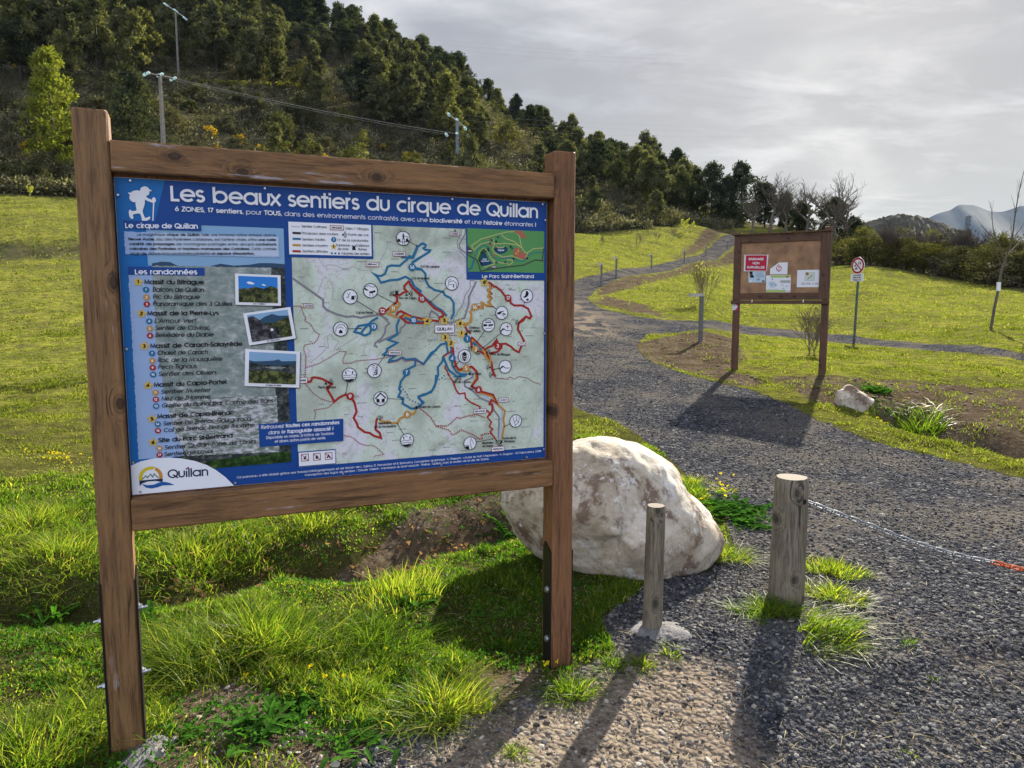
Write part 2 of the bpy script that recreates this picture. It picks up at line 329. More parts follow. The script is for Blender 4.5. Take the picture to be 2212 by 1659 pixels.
# ---------------- terrain ----------------
zk = lambda Y, y: CAMZ + Y * K(y)
def colz(entries): return [(Y, v if k == 'z' else zk(Y, v)) for (Y, k, v) in entries]
TAB = {
 -500: [(3,'z',0),(8,'z',.12),(16,'y',775),(38,'y',585),(41.5,'y',540),(60,'y',430),(66,'y',405),(90,'y',250),(130,'y',60),(200,'y',-150),(280,'y',-200)],
 80: [(3,'z',0),(6,'z',.04),(10,'z',.14),(16,'y',768),(38.8,'y',560),(40.1,'y',522),(60,'y',424),(66,'y',400),(90,'y',250),(120,'y',60),(170,'y',-90),(280,'y',-160)],
 380: [(3,'z',0),(6,'z',.04),(10,'z',.14),(16,'z',.42),(39.5,'y',568),(40.9,'y',538),(63,'y',440),(68,'y',420),(85,'y',300),(105,'y',170),(150,'y',30),(215,'y',-60),(280,'y',-40)],
 650: [(3,'z',0),(6,'z',.04),(10,'z',.16),(16,'z',.45),(40,'y',575),(70,'y',462),(76,'y',445),(95,'y',335),(130,'y',190),(175,'y',70),(205,'y',42),(280,'y',80)],
 900: [(3,'z',0),(6,'z',.05),(10,'z',.2),(16,'z',.55),(40,'y',585),(78,'y',478),(84,'y',462),(110,'y',340),(150,'y',205),(185,'y',138),(280,'y',190)],
 1100: [(3,'z',0),(6,'z',.08),(10,'z',.3),(16,'z',.75),(38,'y',592),(82,'y',490),(88,'y',475),(120,'y',375),(175,'y',258),(270,'y',330)],
 1250: [(3,'z',0),(5,'z',.04),(8.5,'z',.22),(11.5,'z',.45),(15.5,'z',.8),(22,'z',1.35),(32,'z',2.1),(37,'y',592),(86,'y',498),(92,'y',482),(120,'y',425),(165,'y',352),(260,'y',400)],
 1400: [(3,'z',0),(5,'z',.03),(8.5,'z',.2),(11.5,'z',.42),(15.5,'z',.72),(22,'z',1.25),(32,'z',2.05),(47,'y',588),(54,'y',573),(88,'y',497),(95,'y',484),(125,'y',445),(150,'y',405),(250,'y',440)],
 1520: [(3,'z',0),(6,'z',.06),(9,'z',.22),(12.5,'z',.48),(15,'z',.68),(25,'z',1.4),(50,'z',3.2),(75,'y',550),(84,'y',536),(96,'y',511),(106,'y',499),(130,'y',478),(150,'y',465),(250,'y',480)],
 1600: [(3,'z',0),(6,'z',.05),(9,'z',.22),(12.5,'z',.48),(20,'z',.78),(30,'z',1.4),(60,'z',3.7),(85,'y',536),(100,'y',512),(112,'y',502),(125,'y',497),(150,'y',491),(250,'y',495)],
 1750: [(3,'z',0),(6,'z',.03),(8.5,'z',.2),(11.3,'z',.45),(20,'z',.6),(26,'z',.98),(45,'z',2.6),(62,'y',575),(85,'y',545),(110,'y',515),(140,'y',505),(250,'y',510)],
 1850: [(3,'z',0),(5.5,'z',.02),(8,'z',.14),(11.3,'z',.4),(20,'y',737),(28,'z',1.15),(45,'z',2.9),(58,'y',573),(75,'y',560),(120,'y',540),(250,'y',540)],
 2000: [(3,'z',0),(6,'z',.0),(8.5,'z',.12),(11.3,'z',.33),(18,'z',.55),(28,'z',1.15),(45,'z',2.4),(53,'y',594),(75,'y',582),(120,'y',560),(250,'y',560)],
 2140: [(3,'z',0),(6.5,'z',0),(8.5,'z',.08),(11,'z',.27),(14.5,'z',.5),(19,'y',714),(30,'z',1.2),(45,'y',617),(60,'y',605),(120,'y',580),(250,'y',575)],
 2500: [(3,'z',0),(6.5,'z',0),(8.5,'z',.05),(11,'z',.2),(14.5,'z',.4),(22,'z',.7),(44,'y',650),(60,'y',630),(120,'y',600),(250,'y',595)],
}
NR, RMIN, RMAX = 330, .35, 330.0
rg = RMIN * (RMAX / RMIN) ** (np.arange(NR) / (NR - 1.0)); lrg = np.log(rg)
ca, Zc = [], []
for px, ent in sorted(TAB.items()):
    az = math.atan((px - 1106) / FD / CP); pts = [(.35, 0.0)] + colz(ent)
    rr = np.log([Y / math.cos(az) for Y, _ in pts]); zz = np.array([z_ for _, z_ in pts])
    ca.append(az); Zc.append(pchip(rr, zz, lrg))
Zc = np.array(Zc); near_row = pchip(np.log([.35, 3, 8, 20, 60, 330]), np.array([0, 0, 0, .0, .3, 1.]), lrg)
azs = np.concatenate([np.linspace(-180, -62, 60, endpoint=False), np.linspace(-62, -38, 60, endpoint=False), np.linspace(-38, 38, 620, endpoint=False), np.linspace(38, 62, 60, endpoint=False), np.linspace(62, 180, 61)])
ca2 = np.concatenate([[-math.pi, R(-100)], ca, [R(80), math.pi]]); Z2 = np.vstack([near_row, Zc[0] * .7 + near_row * .3, Zc, near_row, near_row])
ZG = pchip(ca2, Z2, np.radians(azs))
ker = np.exp(-np.linspace(-2, 2, 13) ** 2); ker /= ker.sum()
mid_ = slice(60, 740); pad = np.pad(ZG, ((6, 6), (0, 0)), mode='edge'); ZG = sum(k_ * pad[i:i + len(azs)] for i, k_ in enumerate(ker))
ZG[0] = ZG[-1] = near_row
azr = np.radians(azs)
def base_h(x, y):
    x = np.asarray(x, float); y = np.asarray(y, float); r = np.clip(np.hypot(x, y), RMIN, RMAX * .999); a = np.arctan2(x, y)
    fr = (np.log(r) - lrg[0]) / (lrg[1] - lrg[0]); ir = np.clip(fr.astype(int), 0, NR - 2); tr_ = fr - ir
    ia = np.clip(np.searchsorted(azr, a) - 1, 0, len(azr) - 2); ta = (a - azr[ia]) / (azr[ia + 1] - azr[ia])
    return (ZG[ia, ir] * (1 - ta) * (1 - tr_) + ZG[ia + 1, ir] * ta * (1 - tr_) + ZG[ia, ir + 1] * (1 - ta) * tr_ + ZG[ia + 1, ir + 1] * ta * tr_)
def hit0(px, py, h=base_h):
    d = ray(px, py); d = d / math.hypot(d[0], d[1]); rs = 1.0 * (330 / 1.0) ** (np.arange(1400) / 1399.0)
    zz = CAMZ + d[2] * rs - h(d[0] * rs, d[1] * rs); k = np.argmax(zz < 0) if (zz < 0).any() else len(rs) - 1
    if k > 0 and (zz < 0).any(): t = zz[k - 1] / (zz[k - 1] - zz[k]); r_ = rs[k - 1] + t * (rs[k] - rs[k - 1])
    else: r_ = rs[k]
    return np.array([d[0] * r_, d[1] * r_])
def seg_dist(x, y, P, closed=False):
    x = np.asarray(x, float); y = np.asarray(y, float); best = np.full(x.shape, 1e9); n = len(P)
    for i in range(n if closed else n - 1):
        a = P[i]; b = P[(i + 1) % n]; dx, dy = b - a; L = dx * dx + dy * dy + 1e-12
        t = np.clip(((x - a[0]) * dx + (y - a[1]) * dy) / L, 0, 1); best = np.minimum(best, np.hypot(x - a[0] - t * dx, y - a[1] - t * dy))
    return best
def inside(x, y, P):
    c = np.zeros(np.shape(x), bool); n = len(P)
    for i in range(n):
        (x1, y1), (x2, y2) = P[i], P[i - 1]
        with np.errstate(divide='ignore', invalid='ignore'): c ^= ((y1 > y) != (y2 > y)) & (x < (x2 - x1) * (y - y1) / (y2 - y1 + 1e-12) + x1)
    return c
def sdf(x, y, P): d = seg_dist(x, y, P, True); return np.where(inside(x, y, P), -d, d)
W = lambda pts: [hit0(*p) for p in pts]
DITCH_L = W([(-300, 1320), (0, 1290), (200, 1280), (295, 1267), (443, 1250), (510, 1210), (612, 1190), (780, 1196), (886, 1150), (1010, 1130), (1090, 1110)])
DITCH_R = W([(1950, 893), (2040, 925), (2130, 945), (2220, 965), (2400, 1010)])
ROAD = W([(640, 1720), (800, 1610), (880, 1545), (1060, 1535), (1140, 1490), (1240, 1440), (1330, 1400), (1290, 1340), (1370, 1290), (1420, 1240), (1530, 1235), (1590, 1190), (1565, 1110), (1500, 1040), (1440, 985), (1380, 940), (1330, 912), (1265, 890), (1200, 860), (1130, 800), (1120, 740), (1150, 690), (1190, 640), (1245, 604), (1300, 592), (1400, 575), (1462, 561), (1500, 545), (1545, 522), (1578, 513)]) + \
       W([(1622, 513), (1600, 526), (1570, 540), (1530, 556), (1480, 572), (1400, 591), (1330, 605), (1290, 622), (1268, 645), (1300, 668), (1380, 684), (1440, 691), (1500, 695), (1600, 700), (1840, 724), (2000, 742), (2212, 764), (2600, 806), (2600, 828), (2212, 778), (2000, 757), (1860, 743), (1700, 728), (1600, 720), (1480, 716), (1400, 722), (1372, 745), (1400, 780), (1470, 804), (1540, 824), (1620, 842), (1700, 872), (1760, 905), (1830, 935), (1900, 957), (2000, 980), (2100, 1008), (2212, 1035), (2700, 1180)]) + [np.array([6., 1.5]), np.array([6, -8.]), np.array([-.5, -8.]), np.array([-.3, 1.5])]
DIRT = [W(p) for p in (
 [(1365, 740), (1480, 720), (1590, 730), (1610, 775), (1580, 800), (1660, 826), (1600, 836), (1500, 806), (1400, 780)],
 [(1640, 812), (1800, 812), (1960, 818), (2212, 842), (2400, 860), (2400, 985), (2212, 955), (2060, 940), (1980, 905), (1890, 872), (1780, 880), (1720, 850)],
 [(1290, 612), (1330, 607), (1400, 593), (1480, 573), (1540, 556), (1590, 533), (1600, 545), (1540, 575), (1480, 592), (1400, 612), (1330, 632), (1290, 640)],
 [(1455, 560), (1500, 541), (1545, 518), (1590, 505), (1590, 500), (1530, 506), (1500, 520), (1470, 540)],
 [(1280, 655), (1340, 668), (1440, 688), (1400, 660), (1310, 640)],
 [(430, 1470), (560, 1480), (700, 1550), (820, 1560), (900, 1500), (1150, 1430), (1200, 1440), (1100, 1540), (860, 1620), (640, 1720), (200, 1720), (330, 1600)],
 [(620, 1190), (780, 1165), (880, 1100), (1090, 1060), (1140, 1160), (1040, 1150), (900, 1200), (700, 1215)])]
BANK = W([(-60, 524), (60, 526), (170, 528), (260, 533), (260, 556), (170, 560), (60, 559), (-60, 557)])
SAND = [W([(830, 1659), (1000, 1560), (1160, 1500), (1330, 1420), (1480, 1400), (1580, 1430), (1640, 1540), (1760, 1760), (700, 1760)]), W([(1640, 1440), (1760, 1480), (1950, 1540), (2150, 1760), (1700, 1760)]), W([(1190, 640), (1260, 645), (1330, 700), (1330, 745), (1250, 730), (1150, 720)])]
def height(x, y):
    x = np.asarray(x, float); y = np.asarray(y, float); z_ = base_h(x, y); r = np.hypot(x, y)
    dl = seg_dist(x, y, DITCH_L); z_ = z_ - .27 * np.exp(-(dl / .27) ** 2)
    dr = seg_dist(x, y, DITCH_R); z_ = z_ - .30 * np.exp(-(dr / .38) ** 2)
    gm = np.clip(sdf_road(x, y) / .4 + .3, .12, 1)
    z_ = z_ + gm * ((fbm(x * 1.6, y * 1.6, 3) - .5) * .12 + (fbm(x * 6, y * 6, 9, 3) - .5) * .045) * np.clip(r / 3, .3, 1) * np.clip((r - 1) / 2, 0, 1)
    z_ = z_ - .13 * np.clip((3.35 - y) / 1.0, 0, 1.3) * np.clip((x + .1) / .7, 0, 1)
    z_ = z_ + np.clip((r - 60) / 40, 0, 1) * (fbm(x * .06, y * .06, 5) - .5) * 5
    return z_
_bb = np.array(ROAD); 
def sdf_road(x, y):
    r = np.hypot(x, y); out = np.full(np.shape(x), 9.0); m_ = (r < 125)
    if np.ndim(x) == 0: return sdf(x, y, ROAD)
    out[m_] = sdf(np.asarray(x)[m_], np.asarray(y)[m_], ROAD); return out
def H1(x, y): return float(height(np.array([float(x)]), np.array([float(y)]))[0])
def hit(px, py):
    p = hit0(px, py, height); return Vector((p[0], p[1], H1(*p)))
def masks(x, y):
    r = np.hypot(x, y); sfac = np.clip(r * .012, .05, .8)
    g = np.clip(.5 - sdf_road(x, y) / sfac, 0, 1); dd = np.zeros_like(r); ss = np.zeros_like(r); m_ = r < 125
    for i_, P in enumerate(DIRT): dd[m_] = np.maximum(dd[m_], np.clip(.5 - sdf(x[m_], y[m_], P) / (sfac[m_] * 2.5), 0, 1) * (.74 if i_ == 1 else 1))
    for i_, P in enumerate(SAND): ss[m_] = np.maximum(ss[m_], np.clip(.5 - sdf(x[m_], y[m_], P) / (sfac[m_] * 6), 0, 1) * (.55 if i_ == 1 else 1) * (1 if i_ == 0 else np.clip(fbm(x[m_] * 3, y[m_] * 3, 88, 3) * 4 - 1.4, 0, 1)))
    return g, dd, ss
# edge of the mown meadow, where scrub begins
EDGE = W([(-700, 445), (-200, 438), (0, 424), (160, 425), (400, 445), (650, 464), (900, 480), (1100, 490), (1250, 497), (1400, 494), (1490, 493), (1560, 499), (1640, 499), (1720, 506)]) + [np.array(at(1790, 560, 64)[:2])] + W([(1850, 575), (1960, 586), (2060, 604), (2140, 617), (2212, 630), (2500, 655), (2900, 690)])
EA = np.array([math.atan2(p[0], p[1]) for p in EDGE]); ER = np.array([math.hypot(*p) for p in EDGE]); o_ = np.argsort(EA); EA, ER = EA[o_], ER[o_]
def edge_r(a): return np.interp(a, EA, ER)
na = len(azs)
AZ, RR = np.meshgrid(azr, rg, indexing='ij'); GX = (RR * np.sin(AZ)).ravel(); GY = (RR * np.cos(AZ)).ravel(); GZ = height(GX, GY)
mg, md, ms = masks(GX, GY); rr_ = np.hypot(GX, GY)
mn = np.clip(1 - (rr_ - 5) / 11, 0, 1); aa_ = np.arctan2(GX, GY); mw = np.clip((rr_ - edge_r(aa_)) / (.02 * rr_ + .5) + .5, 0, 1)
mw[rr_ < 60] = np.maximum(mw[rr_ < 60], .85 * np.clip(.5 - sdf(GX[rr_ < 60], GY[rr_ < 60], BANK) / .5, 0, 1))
idx = np.arange(na * NR).reshape(na, NR); q = np.stack([idx[:-1, :-1], idx[:-1, 1:], idx[1:, 1:], idx[1:, :-1]], -1).reshape(-1, 4)
q = q[:, ::-1]
V = np.stack([GX, GY, GZ], 1); V = np.vstack([V, [[0, 0, 0.0]]]); cen = len(V) - 1
tri = np.stack([idx[1:, 0], idx[:-1, 0], np.full(na - 1, cen)], 1)[:, ::-1]
ff = np.concatenate([q.ravel(), tri.ravel()]); sz = np.concatenate([np.full(len(q), 4), np.full(len(tri), 3)])
ex = lambda a: np.append(a, 0)
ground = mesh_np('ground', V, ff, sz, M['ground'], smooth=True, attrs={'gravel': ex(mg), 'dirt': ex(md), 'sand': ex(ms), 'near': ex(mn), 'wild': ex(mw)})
tag(ground, 'rolling ground with gravel road, bare dirt and mown meadow', kind='structure')
# plain ground out to the horizon
mb = MB(); ring1 = [(math.sin(t) * 322, math.cos(t) * 322) for t in np.radians(azs[:-1:4])]
vs = []; n_ = len(ring1)
for (x, y) in ring1: vs.append((x, y, H1(x, y) - .6))
for k_, (zz_, f_) in enumerate(((-30, 1.6), (-60, 6), (-80, 17.5))):
    for (x, y) in ring1: vs.append((x * f_, y * f_, zz_))
fs = [(k_ * n_ + i, k_ * n_ + (i + 1) % n_, (k_ + 1) * n_ + (i + 1) % n_, (k_ + 1) * n_ + i) for k_ in range(3) for i in range(n_)]
mb.add(vs, [f[::-1] for f in fs], 0, True)
M['fargd'] = plain('distant_scrub_land', (.055, .06, .03), .95, var=.4, scale=.03)
tag(mb.build('distant_terrain', M['fargd']), 'land falling away behind the hill towards the horizon', kind='structure')
# mid hill and far mountains
def ridge(name, mat, Y, crest, depth, label, base=-60, seed=0, rough=.02):
    xs = np.linspace(crest[0][0], crest[-1][0], 160); cx = [c[0] for c in crest]; cyy = pchip(cx, [c[1] for c in crest], xs)
    nd = 48; vs = []
    for j in range(nd + 1):
        t = j / nd * 2 - 1; t = math.copysign(abs(t) ** 2.2, t)                                   # -1 front foot ... 0 crest ... 1 back foot
        for i, px in enumerate(xs):
            top = at(px, cyy[i], Y); hgt = top.z - base; prof = (1 - abs(t)) ** 1.15 if t < 0 else (1 - t) ** 1.3
            yy = Y + t * depth; x_ = top.x * (1 + t * depth / Y * .5)
            zz_ = base + hgt * prof * (1 + (float(fbm(np.array(i * .12 + j * .05), np.array(j * .06), seed)) - .5) * .35 * (1 - prof))
            zz_ += (random.random() - .5) * hgt * rough * .35 * (1 - .6 * (t == 0))
            vs.append((x_, yy, zz_))
    n = len(xs); fs = [(j * n + i, j * n + i + 1, (j + 1) * n + i + 1, (j + 1) * n + i) for j in range(nd) for i in range(n - 1)]
    mb = MB(); mb.add(vs, fs, 0, True); o = mb.build(name, mat); return tag(o, label, kind='structure')
m, t, p, co, _ = new_mat('wooded_hill'); co = t.new('ShaderNodeNewGeometry').outputs['Position']
t.put(p.inputs['Base Color'], t.ramp(t.noise(co, .14, 8, .7), [(.36, (.030, .030, .018)), (.5, (.060, .056, .036)), (.64, (.12, .105, .075))])); p.inputs['Roughness'].default_value = 1
t.put(p.inputs['Normal'], t.bump(t.noise(co, .22, 6, .7), .9, 2.5)); M['hill'] = m
m, t, p, co, _ = new_mat('far_mountain'); co = t.new('ShaderNodeNewGeometry').outputs['Position']
t.put(p.inputs['Base Color'], t.ramp(t.noise(co, .008, 7, .65), [(.4, (.006, .012, .016)), (.6, (.016, .024, .026))])); p.inputs['Roughness'].default_value = 1; M['mount'] = m
hill_mid = ridge('hill', M['hill'], 430, [(1600, 600), (1760, 520), (1830, 493), (1880, 478), (1940, 465), (1975, 466), (2020, 478), (2075, 500), (2130, 530), (2200, 560), (2330, 620)], 190, 'low rounded wooded hill in front of the blue mountains', seed=4, rough=.06)
ridge('mountain', M['mount'], 4000, [(1780, 600), (1900, 540), (2000, 474), (2030, 460), (2050, 455), (2075, 442), (2100, 443), (2140, 456), (2160, 458), (2190, 450), (2212, 444), (2260, 446), (2330, 470), (2500, 540), (2700, 620)], 1700, 'hazy blue mountain ridge on the horizon', base=-200, seed=8, rough=.008)
# ---------------- geometric stroke lettering ----------------
X = .74; r = X / 2
def C(cx, cy, rx, ry, a0, a1): return ('a', cx, cy, rx, ry, a0, a1)
def L(*p): return ('l',) + p
bowl = C(.08 + r, r, r, r, 0, 360)
FONT = {
 'a': (.94, [bowl, L(.08 + X, 0, .08 + X, X)]), 'b': (.94, [bowl, L(.08, 0, .08, 1)]), 'c': (.78, [C(.08 + r, r, r, r, 48, 312)]),
 'd': (.94, [bowl, L(.08 + X, 0, .08 + X, 1)]), 'e': (.90, [L(.08, r, .08 + X, r), C(.08 + r, r, r, r, 0, 318)]),
 'f': (.46, [L(.2, 0, .2, .82), C(.38, .82, .18, .18, 90, 180), L(.03, X, .38, X)]), 'g': (.94, [bowl, L(.82, X, .82, -.02), C(.45, -.02, .37, .28, 0, -150)]),
 'h': (.76, [L(.1, 0, .1, 1), C(.37, .46, .27, .28, 0, 180), L(.64, 0, .64, .46)]), 'i': (.26, [L(.13, 0, .13, .68), L(.13, 1.0, .13, 1.03)]),
 'j': (.26, [L(.12, -.2, .12, X), L(.12, 1.0, .12, 1.03)]), 'k': (.68, [L(.1, 0, .1, 1), L(.1, .3, .52, X), L(.24, .42, .6, 0)]), 'l': (.24, [L(.12, 0, .12, 1)]),
 'm': (1.16, [L(.1, 0, .1, X), C(.32, .48, .22, .26, 0, 180), L(.54, 0, .54, .48), C(.78, .48, .24, .26, 0, 180), L(1.02, 0, 1.02, .48)]),
 'n': (.76, [L(.1, 0, .1, X), C(.37, .46, .27, .28, 0, 180), L(.64, 0, .64, .46)]), 'o': (.92, [bowl]),
 'p': (.94, [bowl, L(.08, -.3, .08, X)]), 'q': (.94, [bowl, L(.82, -.3, .82, X)]), 'r': (.42, [L(.1, 0, .1, X), C(.36, .46, .26, .28, 90, 180)]),
 's': (.56, [C(.28, .555, .18, .185, 25, 270), C(.28, .185, .2, .185, 90, -155)]), 't': (.42, [L(.2, 0, .2, 1), L(.03, X, .38, X)]),
 'u': (.74, [L(.1, X, .1, .28), C(.37, .28, .27, .28, 180, 360), L(.64, X, .64, .28)]), 'v': (.66, [L(.05, X, .33, 0, .61, X)]),
 'w': (.98, [L(.05, X, .27, 0, .49, X, .71, 0, .93, X)]), 'x': (.64, [L(.06, X, .58, 0), L(.58, X, .06, 0)]), 'y': (.66, [L(.05, X, .33, .02), L(.61, X, .2, -.3)]), 'z': (.58, [L(.06, X, .52, X, .06, 0, .52, 0)]),
 'A': (.92, [L(.05, 0, .46, 1, .87, 0), L(.2, .34, .72, .34)]), 'B': (.72, [L(.1, .52, .1, 1, .36, 1), C(.36, .76, .22, .24, 90, -90), L(.36, .52, .1, .52, .1, 0, .38, 0), C(.38, .26, .26, .26, 90, -90)]),
 'C': (.98, [C(.56, .5, .48, .5, 48, 312)]), 'D': (.90, [L(.4, 1, .1, 1, .1, 0, .4, 0), C(.36, .5, .45, .5, 90, -90)]), 'E': (.64, [L(.58, 1, .1, 1, .1, 0, .58, 0), L(.1, .54, .54, .54)]),
 'F': (.6, [L(.55, 1, .1, 1, .1, 0), L(.1, .54, .5, .54)]), 'G': (1.02, [C(.56, .5, .48, .5, 45, 355), L(.6, .46, 1.03, .46)]), 'H': (.84, [L(.1, 0, .1, 1), L(.74, 0, .74, 1), L(.1, .53, .74, .53)]),
 'I': (.24, [L(.12, 0, .12, 1)]), 'J': (.58, [L(.46, 1, .46, .24), C(.26, .24, .2, .24, 0, -170)]), 'L': (.56, [L(.1, 1, .1, 0, .52, 0)]),
 'M': (1.0, [L(.08, 0, .18, 1, .5, .1, .82, 1, .92, 0)]), 'N': (.86, [L(.1, 0, .1, 1, .76, 0, .76, 1)]), 'O': (1.06, [C(.53, .5, .47, .5, 0, 360)]),
 'P': (.66, [L(.1, 0, .1, 1, .36, 1), C(.36, .75, .24, .25, 90, -90), L(.36, .5, .1, .5)]), 'Q': (1.06, [C(.53, .5, .47, .5, 0, 360), L(.6, .32, 1.0, -.06)]),
 'R': (.7, [L(.1, 0, .1, 1, .36, 1), C(.36, .75, .24, .25, 90, -90), L(.36, .5, .1, .5), L(.32, .5, .64, 0)]), 'S': (.66, [C(.33, .75, .24, .25, 20, 270), C(.33, .25, .26, .25, 90, -160)]),
 'T': (.6, [L(.3, 0, .3, 1), L(.03, 1, .57, 1)]), 'U': (.8, [L(.1, 1, .1, .3), C(.4, .3, .3, .3, 180, 360), L(.7, .3, .7, 1)]), 'V': (.84, [L(.05, 1, .42, 0, .79, 1)]),
 'Z': (.66, [L(.08, 1, .58, 1, .08, 0, .6, 0)]), '0': (.7, [C(.35, .5, .26, .5, 0, 360)]), '1': (.42, [L(.06, .82, .26, 1, .26, 0)]),
 '2': (.7, [C(.34, .72, .25, .28, 170, -35), L(.545, .56, .1, 0, .62, 0)]), '3': (.68, [C(.32, .75, .22, .25, 150, -90), C(.33, .26, .26, .26, 90, -155)]),
 '4': (.74, [L(.54, 0, .54, 1, .06, .25, .7, .25)]), '5': (.68, [L(.58, 1, .2, 1, .14, .56), C(.32, .31, .27, .31, 125, -150)]), '6': (.7, [C(.34, .3, .27, .3, 0, 360), L(.14, .5, .46, 1)]),
 '7': (.62, [L(.05, 1, .55, 1, .2, 0)]), '8': (.68, [C(.34, .76, .2, .24, 0, 360), C(.34, .26, .26, .26, 0, 360)]), '9': (.7, [C(.34, .7, .27, .3, 0, 360), L(.56, .5, .22, 0)]),
 ',': (.22, [L(.14, .08, .08, -.14)]), '.': (.22, [L(.11, 0, .11, .07)]), '!': (.26, [L(.13, .3, .13, 1), L(.13, 0, .13, .07)]), "'": (.2, [L(.1, .75, .1, 1)]),
 '-': (.4, [L(.06, .38, .34, .38)]), '/': (.5, [L(.05, -.1, .45, 1.05)]), ':': (.24, [L(.12, 0, .12, .07), L(.12, .6, .12, .67)]), ' ': (.46, []), '°': (.4, [C(.2, .84, .13, .14, 0, 360)]), '©': (.9, [C(.45, .5, .4, .42, 0, 360), C(.45, .5, .2, .22, 50, 310)]),
}
ACC = {'é': ('e', L(.38, .86, .58, 1.06)), 'è': ('e', L(.5, .86, .3, 1.06)), 'à': ('a', L(.5, .86, .3, 1.06)), 'â': ('a', L(.24, .86, .43, 1.04, .62, .86)), 'î': ('i', L(.0, .86, .12, 1.02, .24, .86))}
for k_, (b_, s_) in ACC.items(): FONT[k_] = (FONT[b_][0], (FONT[b_][1][:1] if b_ == 'i' else FONT[b_][1]) + [s_])

class Flat:
    """flat printed artwork in plane coordinates (u right, v down, metres); each layer sits a hair in front of the last"""
    def __init__(s, origin, zf=lambda k: .0006 + k * .00035): s.v = []; s.f = []; s.m = []; s.mats = []; s.o = origin; s.zf = zf; s.c = 0
    def mi(s, mat):
        if mat not in s.mats: s.mats.append(mat)
        return s.mats.index(mat)
    def poly(s, pts, mat, k=0, eps=0):
        b = len(s.v); u0, v0 = s.o; w_ = s.zf(k) + eps
        s.v += [(u - u0, -w_, v0 - v) for (u, v) in pts]; s.f.append(tuple(range(b, b + len(pts)))); s.m.append(s.mi(mat))
    def strokeline(s, pts, wd, mat, k=0, closed=False):
        P = [np.array(p, float) for p in pts]
        if closed and np.hypot(*(P[0] - P[-1])) < 1e-9: P = P[:-1]
        n = len(P); s.c = (s.c + 1) % 14; eps = s.c * 1.6e-5
        if n < 2: return
        lt, rt = [], []
        for i in range(n):
            d0 = P[i] - P[i - 1] if (i > 0 or closed) else None; d1 = P[(i + 1) % n] - P[i] if (i < n - 1 or closed) else None
            def nn(d): l = np.hypot(*d); return np.array([-d[1], d[0]]) / l if l > 1e-12 else np.array([0., 0.])
            a = nn(d0) if d0 is not None else nn(d1); b = nn(d1) if d1 is not None else nn(d0); m_ = a + b; l = np.hypot(*m_)
            m_ = m_ / l if l > 1e-6 else a; q_ = wd / 2 / max(.45, float(m_ @ a)); lt.append(P[i] + m_ * q_); rt.append(P[i] - m_ * q_)
        b = len(s.v); u0, v0 = s.o; w_ = s.zf(k) + eps
        for i in range(n): s.v.append((lt[i][0] - u0, -w_, v0 - lt[i][1])); s.v.append((rt[i][0] - u0, -w_, v0 - rt[i][1]))
        mi_ = s.mi(mat)
        for i in range(n if closed else n - 1):
            j = (i + 1) % n; s.f.append((b + 2 * i, b + 2 * j, b + 2 * j + 1, b + 2 * i + 1)); s.m.append(mi_)
    def circle(s, c, rad, mat, k=0, n=24, ry=None):
        s.poly([(c[0] + rad * math.cos(t), c[1] + (ry or rad) * math.sin(t)) for t in np.linspace(0, 2 * math.pi, n, endpoint=False)], mat, k)
    def ring(s, c, rad, wd, mat, k=0, n=24): s.strokeline([(c[0] + rad * math.cos(t), c[1] + rad * math.sin(t)) for t in np.linspace(0, 2 * math.pi, n, endpoint=False)], wd, mat, k, True)
    def star(s, c, rad, mat, k=0, rot=0, inner=.5): s.poly([(c[0] + (rad if i % 2 == 0 else rad * inner) * math.sin(rot + i * math.pi / 5), c[1] - (rad if i % 2 == 0 else rad * inner) * math.cos(rot + i * math.pi / 5)) for i in range(10)], mat, k)
    def text(s, txt, p0, p1=None, h=.03, wt=.14, mat=None, k=0, slant=0, fit=True, track=0, seg=None, center=False, bold=None):
        """txt between baseline points p0 and p1; capital height h; *...* is set bolder"""
        runs = []; b_ = False; x = 0
        for ch in txt:
            if ch == '*': b_ = not b_; continue
            a, st = FONT.get(ch, FONT.get(ch.upper(), FONT['o'])); wq = (bold or wt * 1.6) if b_ else wt
            runs.append((x, st, wq)); x += a * (.95 + wq * .35) + track
        if not runs: return
        p0 = np.array(p0, float)
        if p1 is None: sx = h; d = np.array([1., 0.])
        else: p1 = np.array(p1, float); ln = np.hypot(*(p1 - p0)); d = (p1 - p0) / ln; sx = ln / x if fit else h
        if center: p0 = p0 - d * (x * sx / 2)
        up = np.array([d[1], -d[0]])
        if seg is None: seg = 20 if h > .03 else (9 if h > .008 else 6)
        for (x0, st, wq) in runs:
            for e in st:
                if e[0] == 'l': pts = list(zip(e[1::2], e[2::2]))
                else:
                    _, cx, cy_, rx, ry, a0, a1 = e; nseg = max(3, int(abs(a1 - a0) / 360 * seg)); full = abs(a1 - a0) >= 360
                    pts = [(cx + rx * math.cos(R(t)), cy_ + ry * math.sin(R(t))) for t in np.linspace(a0, a1, nseg + 1)]
                yy = lambda y: wq / 2 + y * (1 - wq)
                Q = [p0 + d * ((x0 + px_ + slant * yy(py_)) * sx) + up * (yy(py_) * h) for (px_, py_) in pts]
                if e[0] == 'l':                                   # square line ends
                    for (i, j) in ((0, 1), (-1, -2)):
                        dd = Q[i] - Q[j]; l_ = np.hypot(*dd)
                        if l_ > 0 and len(pts) == 2: Q[i] = Q[i] + dd / l_ * wq * h * .42
                s.strokeline(Q, wq * h, mat, k, closed=(e[0] == 'a' and abs(e[6] - e[5]) >= 360))
    def build(s, name, parent):
        me = bpy.data.meshes.new(name); me.from_pydata(s.v, [], s.f)
        for m in s.mats: me.materials.append(M[m] if isinstance(m, str) else m)
        me.polygons.foreach_set('material_index', s.m); me.update(); return link_mesh(name, me, parent)

